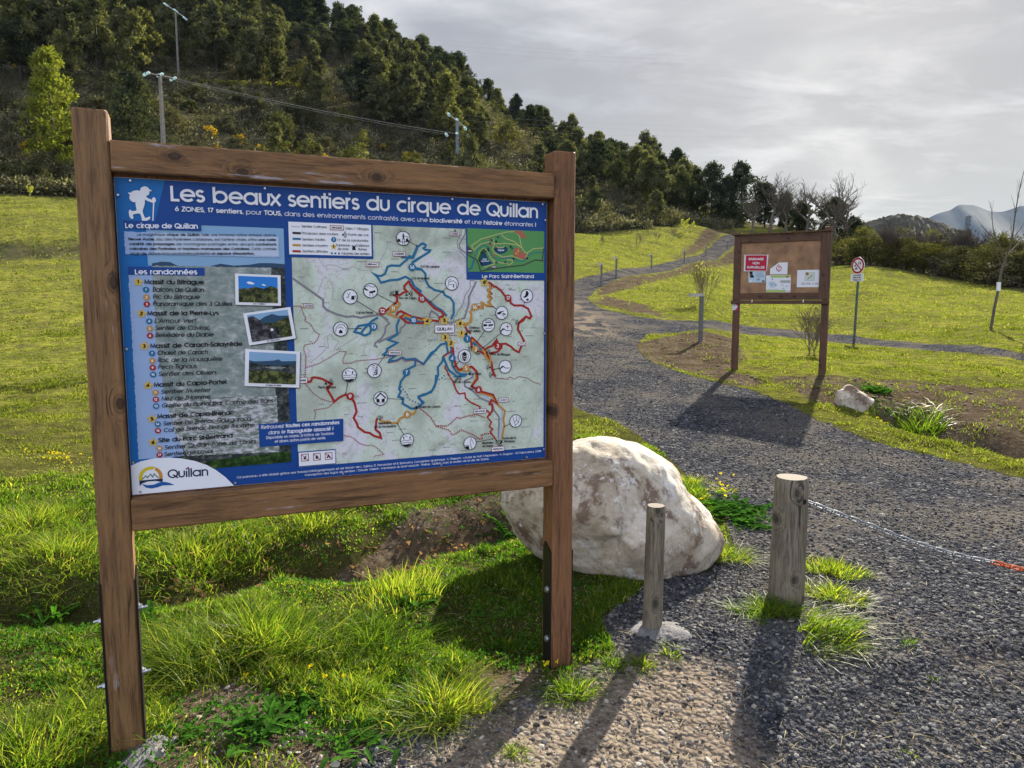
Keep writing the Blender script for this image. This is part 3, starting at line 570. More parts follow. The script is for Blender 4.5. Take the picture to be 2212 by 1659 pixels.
# ---------------- main information sign ----------------
def ink(name, c, rough=.38, var=.05):
    M[name] = plain('print_' + name, c, rough, var=var, scale=3, spec=.12); return name
ink('navy', (.012, .060, .255)); ink('blue', (.014, .14, .42)); ink('white', (.74, .76, .82)); ink('pale', (.30, .42, .66)); ink('black', (.012, .012, .016)); ink('trail_blue', (.022, .145, .29))
ink('trail_red', (.34, .028, .022)); ink('trail_ochre', (.47, .25, .055)); ink('star', (.62, .43, .08)); ink('road', (.22, .21, .24)); ink('cath', (.28, .02, .05)); ink('park_green', (.09, .27, .09)); ink('park_path', (.42, .42, .18))
ink('park_red', (.38, .12, .08)); ink('park_lake', (.012, .055, .13)); ink('park_dark', (.06, .055, .06)); ink('sky_blue', (.03, .20, .60)); ink('logo_yellow', (.60, .48, .02)); ink('logo_orange', (.55, .24, .04)); ink('logo_blue', (.015, .10, .33)); ink('logo_ink', (.015, .035, .075))
ink('green_dark', (.02, .10, .02)); ink('photo_sky', (.22, .38, .58)); ink('hill_blue', (.030, .070, .13)); ink('river', (.40, .46, .58)); ink('ghost', (.44, .50, .45)); ink('lilac', (.40, .38, .43)); ink('lightwash', (.44, .53, .68))
def print_mat(name, pts, scale, stretch=(1, 1, 1), detail=7, dist=.3, rough=.42):
    m, t, p, co, _ = new_mat(name); t.put(p.inputs['Base Color'], t.ramp(t.noise(t.mapping(co, stretch), scale, detail, .68, dist), pts)); p.inputs['Roughness'].default_value = rough; p.inputs['Specular IOR Level'].default_value = .12; M[name] = m; return name
# trail map paper: pale green woods, lilac open land, faint contour lines and tiny print
m, t, p, co, _ = new_mat('map_paper'); a_ = t.noise(co, 3.3, 6, .6, .4)
c = t.ramp(a_, [(.38, (.40, .45, .38)), (.47, (.50, .58, .49)), (.53, (.56, .64, .56)), (.57, (.62, .62, .67)), (.7, (.66, .64, .71))])
cont = t.math('PINGPONG', t.math('MULTIPLY', t.noise(co, 5.5, 5, .55), 26), 1); c = t.mix(t.ramp(cont, [(.0, .55), (.2, 0)]), c, (.36, .34, .30))
hs = t.noise(co, 7, 5, .65, .8); c = t.mix(t.ramp(hs, [(.52, 0), (.68, .6)]), c, (.27, .31, .25))
dots = t.voro(co, 130); c = t.mix(t.math('MULTIPLY', t.ramp(dots, [(.10, 1), (.16, 0)]), t.ramp(t.noise(co, 9, 2), [(.55, 0), (.62, .7)])), c, (.12, .12, .14))
t.put(p.inputs['Base Color'], c); p.inputs['Roughness'].default_value = .38; p.inputs['Specular IOR Level'].default_value = .12; M['map_paper'] = m
print_mat('town_washed', [(.36, (.15, .20, .20)), (.47, (.22, .27, .26)), (.55, (.27, .31, .30)), (.66, (.45, .48, .50))], 26, (1, 1, 1.5))
print_mat('town_houses', [(.40, (.14, .18, .15)), (.49, (.25, .28, .27)), (.55, (.46, .47, .50)), (.62, (.54, .55, .60))], 38, (1, 1, 2.3))
print_mat('photo_dark', [(.36, (.010, .014, .014)), (.5, (.035, .045, .045)), (.62, (.12, .13, .13))], 45)
print_mat('photo_wood', [(.36, (.008, .012, .005)), (.5, (.04, .05, .018)), (.62, (.15, .16, .05))], 60)
print_mat('photo_rock', [(.38, (.010, .010, .014)), (.52, (.05, .048, .055)), (.66, (.17, .16, .18))], 55)
print_mat('photo_trees', [(.38, (.006, .02, .004)), (.52, (.02, .055, .012)), (.66, (.08, .13, .035))], 40)

SYAW = .4062; PS = 1.053; TLW = Vector((-1.28698, 2.45033, 1.95414)); PW, PH = 1.4763 * PS, PS
SU = Vector((math.cos(SYAW), math.sin(SYAW), 0)); SN = Vector((math.sin(SYAW), -math.cos(SYAW), 0))
UC = PW / 2
base_pt = TLW + SU * UC; base_pt.z = H1(base_pt.x, base_pt.y)
sign = empty('information_sign', base_pt, SYAW, 'large brown timber information board with a blue printed panel and trail map, headed Les beaux sentiers du cirque de Quillan', 'information sign')
sign['label'] = 'large brown timber sign carrying a blue panel with a trail map of Quillan'
ZT = TLW.z - base_pt.z                                 # height of the panel's top above the sign's base
def uvF(px, py, w_=0.0):
    """full-size photo pixel -> plane coordinates of the panel"""
    d = Vector(ray(px / 1.82278, py / 1.82278)); o = Vector((0, 0, CAMZ)); t_ = ((TLW + SN * w_) - o).dot(SN) / d.dot(SN); q_ = o + d * t_ - TLW
    return (q_.dot(SU), -q_.z)
def weather(mbx, amp=.0012, seed=0):
    rr = random.Random(seed); mbx.v = [(x + (rr.random() - .5) * amp, y + (rr.random() - .5) * amp, z + (rr.random() - .5) * amp) for x, y, z in mbx.v]
for (u0, u1, mat, sd_) in ((-.104, -.0035, 'post', 1), (1.5665, 1.662, 'post2', 2)):
    zb = H1(*(TLW + SU * (u0 + .05)).xy) - base_pt.z - .1
    b = MB(); b.box(u0 - UC, u1 - UC, -.048, .052, zb, ZT + .198, 0, .006, 24); weather(b, .0016, sd_)
    po = b.build('post', M[mat], sign)
    # steel foot plates, bolts
    gz = zb + .1
    if u0 < 0: plates = ((u0 - .0062, u0 - .0002, .62), (u1 + .0002, u1 + .0062, .62))
    else: plates = ((u0 - .0062, u0 - .0002, .53), (u1 + .0002, u1 + .0062, .53))
    for (a, b2, hh) in plates:
        q = MB(); y0, y1 = (-.046, .02) if u0 < 0 else (-.040, .030)
        X0, X1 = a - UC, b2 - UC
        prof = [(y0, gz - .05), (y1, gz - .05), (y1, gz + hh), (y1 - .015, gz + hh + .02), (y0, gz + hh - .015)]
        vs = [(X0, y, z) for y, z in prof] + [(X1, y, z) for y, z in prof]; n = 5
        q.add(vs, [tuple(range(n))[::-1], tuple(range(n, 2 * n))] + [(i, (i + 1) % n, n + (i + 1) % n, n + i) for i in range(n)])
        q.build('foot_plate', M['steel'], po)
    for hz in ((.48, .25) if u0 < 0 else (.36, .14)):
        q = MB(); yb = -.012
        ln = .032 if u0 < 0 else .014
        q.tube([(u0 - ln - UC, yb, gz + hz - .015), (u1 + ln - UC, yb, gz + hz + .015)], .005, 8)
        for sx, zz_ in ((u0 - .0062, -.015), (u1 + .0062, .015)):
            sgn = -1 if sx == u0 - .0062 else 1
            q.tube([(sx - UC, yb, gz + hz + zz_), (sx + sgn * .010 - UC, yb, gz + hz + zz_)], .011, 6, smooth=False); q.tube([(sx - UC, yb, gz + hz + zz_), (sx + sgn * .002 - UC, yb, gz + hz + zz_)], .015, 12, smooth=False)
        q.build('bolt', M['galv'], po)
for (v0, v1, sd_) in ((-.108, -.0095, 3), (1.0565, 1.166, 4)):
    b = MB(); b.box(-.0015 - UC, 1.5645 - UC, -.050, -.0025, ZT - v1, ZT - v0, 0, .005, 60); weather(b, .0022, sd_)
    b.build('rail', M['rail'], sign)
b = MB()                                                    # dark battens the panel is screwed to
for (x0, x1, z0, z1) in ((-.0025, 1.5655, -.03, .022), (-.0025, 1.5655, PH - .022, PH + .03)): b.box(x0 - UC, x1 - UC, .004, .034, ZT - z1, ZT - z0, 0, .003)
for (x0, x1) in ((-.0025, .02), (PW - .02, 1.5655)): b.box(x0 - UC, x1 - UC, .0055, .0325, ZT - PH + .023, ZT - .023, 0, .003)
b.build('backing_frame', M['post2'], sign)
b = MB(); b.box(.0 - UC, PW - UC, 0.0, .0035, ZT - PH, ZT, 0, .001); panel = b.build('panel', plain('white_aluminium_composite', (.5, .52, .56), .4, .2), sign)
F0 = (UC, ZT)
def face(pts): return [uvF(*p) for p in pts]
def cr(kind):                                              # crop coordinates -> full-size photo pixels
    return {'1': lambda x, y: (420 + x / 2.9105, 660 + y / 2.9105), '2': lambda x, y: (460 + x / 2.9105, 1080 + y / 2.9105), '3': lambda x, y: (460 + x / 2.765, 1450 + y / 2.765),
            '4': lambda x, y: (1110 + x / 3.949, 840 + y / 3.949), '5': lambda x, y: (1620 + x / 3.6875, 850 + y / 3.6875), '6': lambda x, y: (1120 + x / 3.0167, 1250 + y / 3.0167),
            '7': lambda x, y: (1620 + x / 2.963, 1240 + y / 2.963), '8': lambda x, y: (500 + x / 1.3012, 1740 + y / 1.3012), '9': lambda x, y: (600 + x / 1.4, 680 + y / 1.4), '0': lambda x, y: (850 + x / .9549, 1600 + y / .9549)}[kind]
def P(kind, *xy): f_ = cr(kind); return [uvF(*f_(x, y)) for x, y in zip(xy[::2], xy[1::2])]
def P1(kind, x, y): return P(kind, x, y)[0]
e = .0015
# background
g = Flat(F0); g.poly([(e, e), (PW - e, e), (PW - e, PH - e), (e, PH - e)], 'navy', 0)
lb = P('1', 668, 152, 555, 610)
xs_ = P1('1', 190, 1640)[0]
g.poly([(e, e + .001), (lb[0][0], e + .001), (lb[1][0], lb[1][1]), (lb[1][0], PH - .02), (e, PH - .02)], 'blue', 1)
t1 = P('1', 495, 605, 2022, 645); g.build('printed_ground', panel)
# the town photograph with washed text fields
g = Flat(F0)
xL, yT = P1('1', 495, 640); xR = P1('1', 2024, 645)[0]; yH = P1('1', 1500, 1140)[1]; yB = P1('3', 1400, 1060)[1]
g.poly([(xL - .012, yT), (xR, yT), (xR, yH), (xL - .012, yH)], 'photo_sky', 2)
hp = [(0, .55), (.07, .35), (.13, .38), (.2, .85), (.4, .8), (.5, .45), (.6, .62), (.72, .5), (.8, .30), (.9, .28), (1, .36)]
y0_ = P1('1', 1200, 1050)[1]; y1_ = P1('1', 1200, 1160)[1]
g.poly([(xL + (xR - xL) * a, y0_ + (y1_ - y0_) * b_) for a, b_ in hp] + [(xR, yH + .02), (xL, yH + .02)], 'hill_blue', 3)
g.poly([(xL, yH), (xR, yH), (xR, yB), (xL + .06, yB), (xL, yB - .25)], 'photo_dark', 4)
tr_ = P('3', 1040, 1000, 1895, 900, 1897, 1047, 850, 1085); g.poly([tr_[0], tr_[1], (xR, yB), (xL + .05, yB)], 'photo_trees', 5)
# torn-edged washes: pale wash of the list, then the paragraph
def torn(pts, step=.006, amp=.003, seed=1):
    rr = random.Random(seed); out = []
    for i in range(len(pts)):
        a = np.array(pts[i]); b_ = np.array(pts[(i + 1) % len(pts)]); n = max(2, int(np.hypot(*(b_ - a)) / step)); d = (b_ - a) / np.hypot(*(b_ - a)); nn = np.array([-d[1], d[0]])
        out += [tuple(a + (b_ - a) * j / n + nn * (rr.random() - .5) * amp) for j in range(n)]
    return out
lx0 = P1('2', 150, 300)[0]; rx0 = P1('2', 1800, 900)[0]; ly0 = P1('2', 200, 30)[1]; lyb = P1('3', 300, 985)[1]
g.poly(torn([(lx0, ly0 - .02), (xL + .005, ly0 - .02), (xL + .005, ly0 + .25), (xL + .018, lyb - .25), (xL + .07, lyb), (lx0, lyb)]), 'pale', 6)
ymid = P1('3', 900, 330)[1]
g.poly(torn([(xL, yH), (rx0, yH), (rx0, ymid), (xL + .02, ymid), (xL, ymid - .2)], seed=2), 'town_washed', 7)
g.poly(torn([(xL + .021, ymid), (rx0 + .004, ymid), (rx0 + .006, tr_[1][1]), (xL + .08, lyb), (xL + .045, ymid + .12)], seed=3), 'town_houses', 8)
pt = P('1', 200, 735, 1970, 712, 1985, 1030, 225, 1040); g.poly(torn([(pt[0][0], pt[0][1]), (pt[1][0], pt[0][1] - .002), (pt[1][0], pt[2][1]), (pt[0][0], pt[2][1])], seed=4), 'pale', 9)
g.poly(torn([(xL + .01, pt[0][1]), (pt[1][0] - .004, pt[0][1]), (pt[1][0] - .004, pt[2][1] - .004), (xL + .01, pt[2][1] - .004)], seed=5), 'lightwash', 10)
g.build('town_photograph', panel)
# headings
g = Flat(F0)
def quad(a, b_, mat, k): g.poly([a, (b_[0], a[1]), b_, (a[0], b_[1])], mat, k)
a, b_ = P('1', 193, 605, 1085, 730); quad(a, b_, 'navy', 12)
a, b_ = P('1', 243, 1135, 1125, 1240); quad(a, b_, 'navy', 12)
g.text('Le cirque de Quillan', P1('1', 215, 695), P1('1', 1048, 703), .0178, .17, 'white', 14)
g.text('Les randonnées', P1('1', 325, 1225), P1('1', 1040, 1226), .0180, .17, 'white', 14)
pa = P1('9', 100, 158); pb = P1('9', 2125, 253)
g.text('Les beaux sentiers du cirque de Quillan', (pa[0], pa[1]), (pb[0], pb[1]), .0545, .158, 'white', 14)
g.build('title_lettering', panel); g = Flat(F0)
g.text('*6 ZONES*, *17 sentiers*, pour *TOUS*, dans des environnements contrastés avec une *biodiversité* et une *histoire* étonnantes *!*', P1('9', 125, 213), P1('9', 2112, 299), .0165, .11, 'white', 14, bold=.18)
g.build('heading_lettering', panel)
# walker emblem
g = Flat(F0); E_ = lambda *xy: P('1', *xy)
g.poly(E_(385, 268, 388, 240, 410, 222, 440, 217, 470, 226, 488, 250, 516, 264, 515, 273, 490, 272, 490, 300, 478, 318, 460, 322, 455, 340, 475, 352, 520, 372, 522, 352, 540, 340, 560, 352, 566, 385, 556, 400, 528, 405, 470, 385, 440, 368, 438, 420, 425, 460, 412, 500, 425, 545, 440, 578, 470, 572, 492, 560, 502, 575, 490, 595, 460, 610, 405, 610, 400, 570, 385, 530, 360, 527, 315, 535, 300, 545, 310, 575, 300, 590, 280, 586, 262, 560, 254, 515, 258, 492, 272, 483, 290, 500, 330, 497, 345, 490, 335, 440, 332, 400, 300, 395, 272, 375, 260, 345, 268, 315, 250, 298, 248, 286, 275, 290, 300, 270, 340, 262), 'white', 12)
g.poly(E_(532, 400, 548, 398, 536, 610, 524, 610), 'white', 13); g.build('walker_emblem', panel)
# paragraph and list
g = Flat(F0)
for (s_, x0, y0, x1, y1) in (('Le magnifique *cirque de Quillan*, telle une immense arène antique dont le', 350, 783, 1938, 790), ('*fleuve Aude*, issu des Pyrénées catalanes, est l\'artère vitale, offre *une belle*', 250, 836, 1940, 843), ('*variété de paysages* de montagnes partagés entre abrupts *contreforts*', 258, 891, 1944, 896), ('*calcaires des Pyrénées* et *hauteurs marneuses des Corbières*. Cette contrée', 263, 946, 1946, 948), ('originale donne à la randonnée pédestre *un espace d\'exception.*', 268, 1000, 1692, 1000)):
    g.text(s_, P1('1', x0, y0), P1('1', x1, y1), .0093, .12, 'black', 14, bold=.19)
cols = {'b': 'trail_blue', 'o': 'trail_ochre', 'r': 'trail_red'}
def head(kind, n, s_, x0, y0, x1, y1, sx, sy):
    g.star(P1(kind, sx, sy), .0172, 'star', 14, rot=.15); c = P1(kind, sx, sy); g.text(n, (c[0], c[1] + .0065), (c[0] + .01, c[1] + .0065), .0130, .28, 'black', 16, center=True, fit=False)
    g.text(s_, P1(kind, x0, y0), P1(kind, x1, y1), .0165, .185, 'black', 14)
def item(kind, n, colr, s_, x0, y0, x1, y1, cx, cy_):
    c = P1(kind, cx, cy_); g.circle(c, .0098, cols[colr], 14, 20); g.text(n, (c[0], c[1] + .0043), (c[0] + .01, c[1] + .0043), .0086, .22, 'white', 16, center=True, fit=False)
    g.text(s_, P1(kind, x0, y0), P1(kind, x1, y1), .0155, .14, 'black', 14, slant=.2)
head('2', '1', 'Massif du Bitrague', 318, 115, 1000, 118, 247, 88); item('2', '1', 'b', 'Balcon de Quillan', 408, 200, 998, 203, 335, 176); item('2', '2', 'o', 'Pic du Bitrague', 412, 282, 950, 284, 340, 263); item('2', '3', 'r', 'Panoramique des 3 Quilles', 412, 364, 1320, 362, 344, 342)
head('2', '2', 'Massif de la Pierre-Lys', 352, 475, 1168, 468, 285, 448); item('2', '4', 'b', 'L\'Amour Vert', 430, 558, 908, 556, 372, 537); item('2', '5', 'o', 'Sentier de Cavirac', 436, 640, 1066, 634, 378, 622); item('2', '6', 'r', 'Belvédère du Diable', 440, 722, 1110, 712, 382, 702)
head('2', '3', 'Massif de Carach-Salayrède', 387, 848, 1440, 820, 316, 820); item('2', '7', 'b', 'Chalet de Carach', 462, 926, 1042, 914, 404, 905); item('2', '8', 'o', 'Roc de la Mousquière', 468, 1008, 1204, 990, 408, 990); item('2', '9', 'r', 'Pech Tignous', 472, 1086, 914, 1076, 412, 1068); item('2', '10', 'b', 'Sentier des Oliviers', 476, 1168, 1142, 1146, 416, 1148)
head('3', '4', 'Massif du Capio-Portel', 406, 205, 1195, 170, 340, 184); item('3', '11', 'o', 'Sentier Muletier', 478, 278, 1020, 256, 422, 262); item('3', '12', 'r', 'Nez de l\'Homme', 484, 354, 1018, 330, 425, 337); item('3', '13', 'b', 'Grotte du Planal par Coume des Bans', 486, 428, 1700, 372, 428, 410)
head('3', '5', 'Massif de Capio-Brenac', 442, 548, 1275, 502, 384, 548); item('3', '14', 'b', 'Sentier de Brenac-Gourgaroua', 502, 624, 1458, 568, 446, 605); item('3', '15', 'r', 'Col de Brenac-Nez de l\'Homme', 508, 696, 1500, 636, 449, 677)
head('3', '6', 'Site du Parc St-Bertrand', 455, 808, 1262, 752, 396, 803); item('3', '16', 'o', 'Sentier Quillan-Zone de Loisirs', 516, 884, 1512, 812, 464, 868); item('3', '17', 'r', 'Sentier de Laval', 512, 958, 1044, 920, 466, 940)
g.build('trail_list', panel)
# three printed snapshots
def snap(kind, C4, sky, hills, caption, people=False):
    g = Flat(F0, lambda k: .0042 + k * .0003); q_ = P(kind, *C4); o = np.array(q_[0]); ux = (np.array(q_[1]) - o); vy = (np.array(q_[3]) - o)
    f_ = lambda a, b_: tuple(o + ux * a + vy * b_)
    g.poly([tuple(np.array(f_(a, b_)) + .0022) for a, b_ in ((0, 0), (1, 0), (1, 1), (0, 1))], 'black', 12)
    g.poly([f_(0, 0), f_(1, 0), f_(1, 1), f_(0, 1)], 'white', 14); m0, m1 = .07, .93; b0, b1 = .07, .91
    g.poly([f_(m0, b0), f_(m1, b0), f_(m1, b1), f_(m0, b1)], sky, 15); F_ = lambda a, b_: f_(m0 + (m1 - m0) * a, b0 + (b1 - b0) * b_)
    for i, (mat, pts) in enumerate(hills): g.poly([F_(*p) for p in pts], mat, 16 + i)
    g.text(caption, f_(.38, .978), f_(.66, .978), .0065, .12, 'black', 18, slant=.2); o_ = g.build('snapshot_print', panel); return o_
snap('1', (1468, 1214, 1990, 1235, 1990, 1582, 1476, 1572), 'sky_blue', [('white', [(.20, .24), (.26, .20), (.34, .22), (.42, .28), (.36, .31), (.26, .30)]), ('white', [(.58, .30), (.64, .28), (.70, .33), (.64, .35)]), ('photo_wood', [(0, .52), (.14, .45), (.24, .48), (.38, .40), (.5, .42), (.64, .46), (.82, .34), (.9, .38), (1, .44), (1, 1), (0, 1)])], 'Les 3 Quilles !')
snap('2', (1446, 448, 1986, 374, 2050, 738, 1515, 815), 'photo_sky', [('hill_blue', [(.2, .3), (.42, .14), (.6, .08), (.76, .18), (1, .22), (1, .7), (.2, .7)]), ('photo_wood', [(.3, .35), (.6, .42), (1, .25), (1, 1), (.3, 1)]), ('photo_rock', [(0, .08), (.14, .06), (.26, .22), (.38, .42), (.52, .55), (.66, .62), (.74, 1), (0, 1)]), ('white', [(.50, .62), (.53, .60), (.56, .62), (.57, .70), (.50, .70)]), ('black', [(.62, .56), (.68, .56), (.70, .86), (.63, .86)]), ('black', [(.42, .75), (.48, .74), (.5, .93), (.44, .94)])], 'En direction')
snap('2', (1470, 854, 2098, 885, 2086, 1297, 1462, 1278), 'photo_sky', [('hill_blue', [(0, .27), (.12, .30), (.3, .28), (.5, .25), (.62, .2), (.68, .26), (.8, .25), (1, .23), (1, .5), (0, .5)]), ('photo_dark', [(0, .34), (.3, .40), (.7, .39), (1, .33), (1, 1), (0, 1)]), ('town_houses', [(.33, .47), (.5, .44), (.78, .45), (.7, .5), (.45, .52)]), ('photo_wood', [(0, .62), (.5, .58), (1, .66), (1, 1), (0, 1)])], 'Le cirque de Quillan')
# logo corner
g = Flat(F0); cpt = P('3', 165, 1055, 260, 1010, 400, 978, 560, 968, 700, 978, 850, 1005, 980, 1050, 1080, 1105, 1180, 1180, 1275, 1262); g.poly([(e + .001, cpt[0][1])] + cpt[1:-1] + [(cpt[-1][0], PH - .003), (e + .001, PH - .003)], 'white', 16)
lc = P1('3', 371, 1180); lr = P1('3', 500, 1180)[0] - lc[0]; li = lr * .7
arc = lambda c_, r_, a0, a1, n=20: [(c_[0] + r_ * math.cos(R(t_)), c_[1] - r_ * math.sin(R(t_))) for t_ in np.linspace(a0, a1, n)]
g.poly(arc(lc, lr, 65, 180) + [(lc[0] - lr, lc[1] + lr * .3), (lc[0] - li, lc[1] + lr * .3)] + arc(lc, li, 180, 75), 'logo_yellow', 17)
g.poly(arc(lc, lr, 0, 64) + arc(lc, li, 60, 0) + [(lc[0] + li, lc[1] + lr * .3), (lc[0] + lr, lc[1] + lr * .2)], 'logo_orange', 17)
g.strokeline(P('3', 278, 1205, 318, 1165, 335, 1188, 368, 1148, 392, 1180, 408, 1145, 455, 1190), .0028, 'green_dark', 18)
g.poly(P('3', 246, 1218, 500, 1196, 500, 1235, 420, 1222, 340, 1228, 275, 1250, 250, 1278), 'logo_ink', 18)
g.poly(P('3', 270, 1255, 330, 1268, 400, 1262, 470, 1235, 530, 1232, 580, 1245, 628, 1266, 560, 1268, 500, 1270, 440, 1292, 380, 1304, 320, 1295), 'logo_blue', 19)
g.text('Quillan', P1('3', 556, 1195), P1('3', 1000, 1165), .031, .155, 'logo_ink', 18); g.circle(P1('3', 775, 1080), .0032, 'cath', 19, 12); g.build('town_logo', panel)
# credits
g = Flat(F0)
g.text('Ce panneau a été réalisé grâce aux travaux bibliographiques et de terrain de L. Salavy, D. Fernandez et B. Bonnafos. Conception graphique : C. Brepson - L\'Aude au Nat\' / Impression : A. Guignier - AD Fabrications, 2018©', P1('8', 562, 186), P1('8', 2120, 50), .0085, .12, 'white', 14)
g.text('Conception des logos de sentiers : Claude Valenti - Impression du livret associé : Tinéna - Quillan. Avec le soutien de la ville de Quillan.', P1('8', 910, 174), P1('8', 1853, 90), .0085, .12, 'white', 14)
g.build('credit_lettering', panel)
# ---- trail map ----
g = Flat(F0)
mx0 = P1('4', 152, 690)[0]; my0 = P1('4', 1410, 185)[1]; mx1 = P1('5', 1925, 950)[0]; my1 = P1('8', 1500, 50)[1]; my1 = P1('7', 1540, 1535)[1]
lx1 = P1('4', 1410, 185)[0]; ly1 = P1('4', 1000, 700)[1]
g.poly([(lx1, my0), (mx1, my0), (mx1, my1), (mx0, my1), (mx0, ly1), (lx1, ly1)], 'map_paper', 2)
def line(kind, pts, wd, mat, k=6): g.strokeline(P(kind, *pts), wd, mat, k)
def dotted(kind, pts, size, mat, gap, k=7):
    q_ = [np.array(p_) for p_ in P(kind, *pts)]; acc = 0
    for a, b_ in zip(q_[:-1], q_[1:]):
        l_ = np.hypot(*(b_ - a)); t_ = acc
        while t_ < l_:
            c = a + (b_ - a) * t_ / l_; d = (b_ - a) / l_; nn = np.array([-d[1], d[0]]); g.poly([tuple(c + (d * i + nn * j) * size / 2) for i, j in ((-1, -1), (1, -1), (1, 1), (-1, 1))], mat, k); t_ += gap
        acc = t_ - l_
# roads, river
line('4', (165, 1010, 640, 1345, 640, 1440, 690, 1500, 850, 1570, 1000, 1610, 1110, 1600, 1220, 1625, 1400, 1590, 1520, 1580, 1650, 1659), .0085, 'road', 3)
line('6', (1180, 0, 1245, 70, 1200, 110, 1195, 180, 1150, 250, 1080, 300, 1070, 335, 1105, 352), .0078, 'road', 3); line('6', (1430, 40, 1430, 90, 1380, 130, 1370, 180, 1220, 245, 1110, 300), .0078, 'road', 3)
line('5', (780, 180, 780, 260, 690, 420, 710, 480, 790, 545), .0055, 'road', 3); line('5', (940, 950, 830, 1180, 830, 1280, 770, 1480, 640, 1530, 560, 1560, 420, 1500, 370, 1430, 290, 1380, 265, 1420, 260, 1480), .0078, 'road', 3)
line('7', (640, 650, 710, 660, 710, 730, 620, 770, 620, 830, 720, 890, 800, 970, 940, 1030, 960, 1110, 1020, 1190, 1015, 1440), .0075, 'road', 3); line('7', (700, 640, 740, 700, 720, 800, 760, 880, 900, 980, 1000, 1040, 1060, 1120, 1040, 1290, 1030, 1440), .009, 'river', 3)
line('5', (715, 180, 720, 260, 660, 370, 670, 460, 790, 620), .003, 'road', 3); line('5', (850, 950, 850, 1050, 780, 1150, 740, 1290, 600, 1510), .003, 'road', 3)
for ln_ in ((570, 690, 650, 830, 720, 800, 850, 810, 930, 860, 1040, 850, 1110, 830, 1250, 890, 1400, 890), (550, 1250, 640, 1020, 680, 980, 700, 1030), (740, 1010, 800, 1200, 780, 1320, 850, 1350, 940, 1330), (2160, 230, 2100, 320, 2010, 400, 1800, 500, 1640, 430, 1630, 560, 1500, 790)): line('4', ln_, .0026, 'lilac', 3)
for ln_ in ((520, 370, 510, 220, 545, 200, 580, 240, 650, 290, 600, 350, 585, 400), (300, 540, 440, 430, 520, 340), (630, 370, 880, 220), (1100, 470, 1150, 400)): line('6', ln_, .0028, 'lilac', 3)
ink('faint', (.22, .22, .22)); fr_ = random.Random(3)
for i in range(150):
    u_, v_ = mx0 + (mx1 - mx0) * fr_.random(), my0 + (my1 - my0) * fr_.random()
    if (u_ < lx1 and v_ < ly1 + .01) or u_ > mx1 - .06: continue
    for q2 in range(fr_.randint(3, 7)): g.strokeline([(u_ + q2 * .0052, v_), (u_ + q2 * .0052 + .0036, v_ - .0008)], .0036, 'faint', 3)
for i in range(420):
    a_, b2 = fr_.gauss(0, .07), fr_.gauss(0, .05); c = P1('7', 400, 180); x_, y_ = c[0] + a_, c[1] + b2
    g.poly([(x_, y_), (x_ + .0028, y_), (x_ + .0028, y_ + .0028), (x_, y_ + .0028)], 'faint', 3)
# long distance path in dark red dots
for pts in ((190, 1442, 300, 1445, 310, 1500, 340, 1580, 375, 1640),): dotted('4', pts, .0038, 'cath', .0068)
for pts in ((250, 0, 240, 40, 310, 80, 360, 170, 415, 200, 390, 260, 350, 305, 240, 325, 225, 370, 250, 450, 252, 590), (252, 595, 400, 550, 560, 460, 650, 400, 735, 405, 690, 500, 700, 545, 800, 540, 850, 515, 1100, 495, 1260, 465), (1240, 540, 1330, 520, 1400, 480, 1420, 525, 1560, 500, 1650, 560), (245, 610, 240, 780, 340, 900, 440, 970, 590, 1010, 520, 1070, 350, 1100, 370, 1130, 355, 1205), (710, 1400, 800, 1420, 900, 1500, 970, 1520, 1040, 1515, 1100, 1550, 1180, 1625, 1080, 1640, 1060, 1659)): dotted('6', pts, .0038, 'cath', .0068)
dotted('7', (980, 735, 1120, 750, 1140, 720, 1200, 750, 1250, 715, 1360, 740, 1410, 780, 1500, 808), .0038, 'cath', .0068); dotted('7', (425, 243, 540, 235), .0038, 'cath', .0068)
W3 = .0085
def trail(kind, pts, mat, k=6, wd=W3): line(kind, pts, wd, mat, k)
trail('5', (-150, 600, 10, 610, 80, 450, 160, 400, 205, 420, 200, 450, 170, 470, 190, 490, 270, 500, 260, 520, 120, 610, 0, 690), 'trail_blue')
trail('4', (2170, 470, 2110, 520, 2040, 690, 1980, 665, 1950, 710, 1830, 815, 1700, 810, 1640, 830, 1600, 940, 1550, 970, 1490, 975, 1405, 925, 1480, 985, 1540, 1080, 1680, 1040, 1810, 1030, 1920, 985, 2010, 1040, 2060, 1140, 2170, 1220), 'trail_blue'); trail('4', (2170, 670, 2040, 750, 2010, 800, 2020, 840, 2100, 870, 2172, 875), 'trail_blue')
trail('5', (20, 750, 140, 775, 200, 840, 205, 940, 250, 1020, 330, 1075, 460, 1105, 480, 1150, 560, 1190, 610, 1260, 610, 1420, 570, 1500), 'trail_blue')
trail('5', (0, 1040, 60, 1080, 250, 1260, 330, 1340, 430, 1390, 470, 1440, 400, 1480, 410, 1510), 'trail_red'); trail('5', (0, 980, 60, 1050, 180, 1180, 270, 1250, 360, 1330, 440, 1370, 500, 1440, 420, 1480), 'trail_blue', 5)
trail('4', (1975, 1050, 1900, 1130, 1900, 1170, 1945, 1215, 1890, 1230, 1830, 1270, 1740, 1270, 1790, 1300, 1790, 1370, 1600, 1530, 1520, 1570), 'trail_red'); trail('4', (1975, 1050, 1990, 1110, 2050, 1180, 2130, 1260, 2172, 1300), 'trail_red', 7); trail('4', (1800, 1380, 1830, 1400, 1820, 1440, 1780, 1480, 1650, 1560, 1720, 1590, 1800, 1620), 'trail_ochre', 8); trail('4', (1770, 1600, 1800, 1540, 1850, 1520, 2000, 1600, 2172, 1640), 'trail_red', 7)
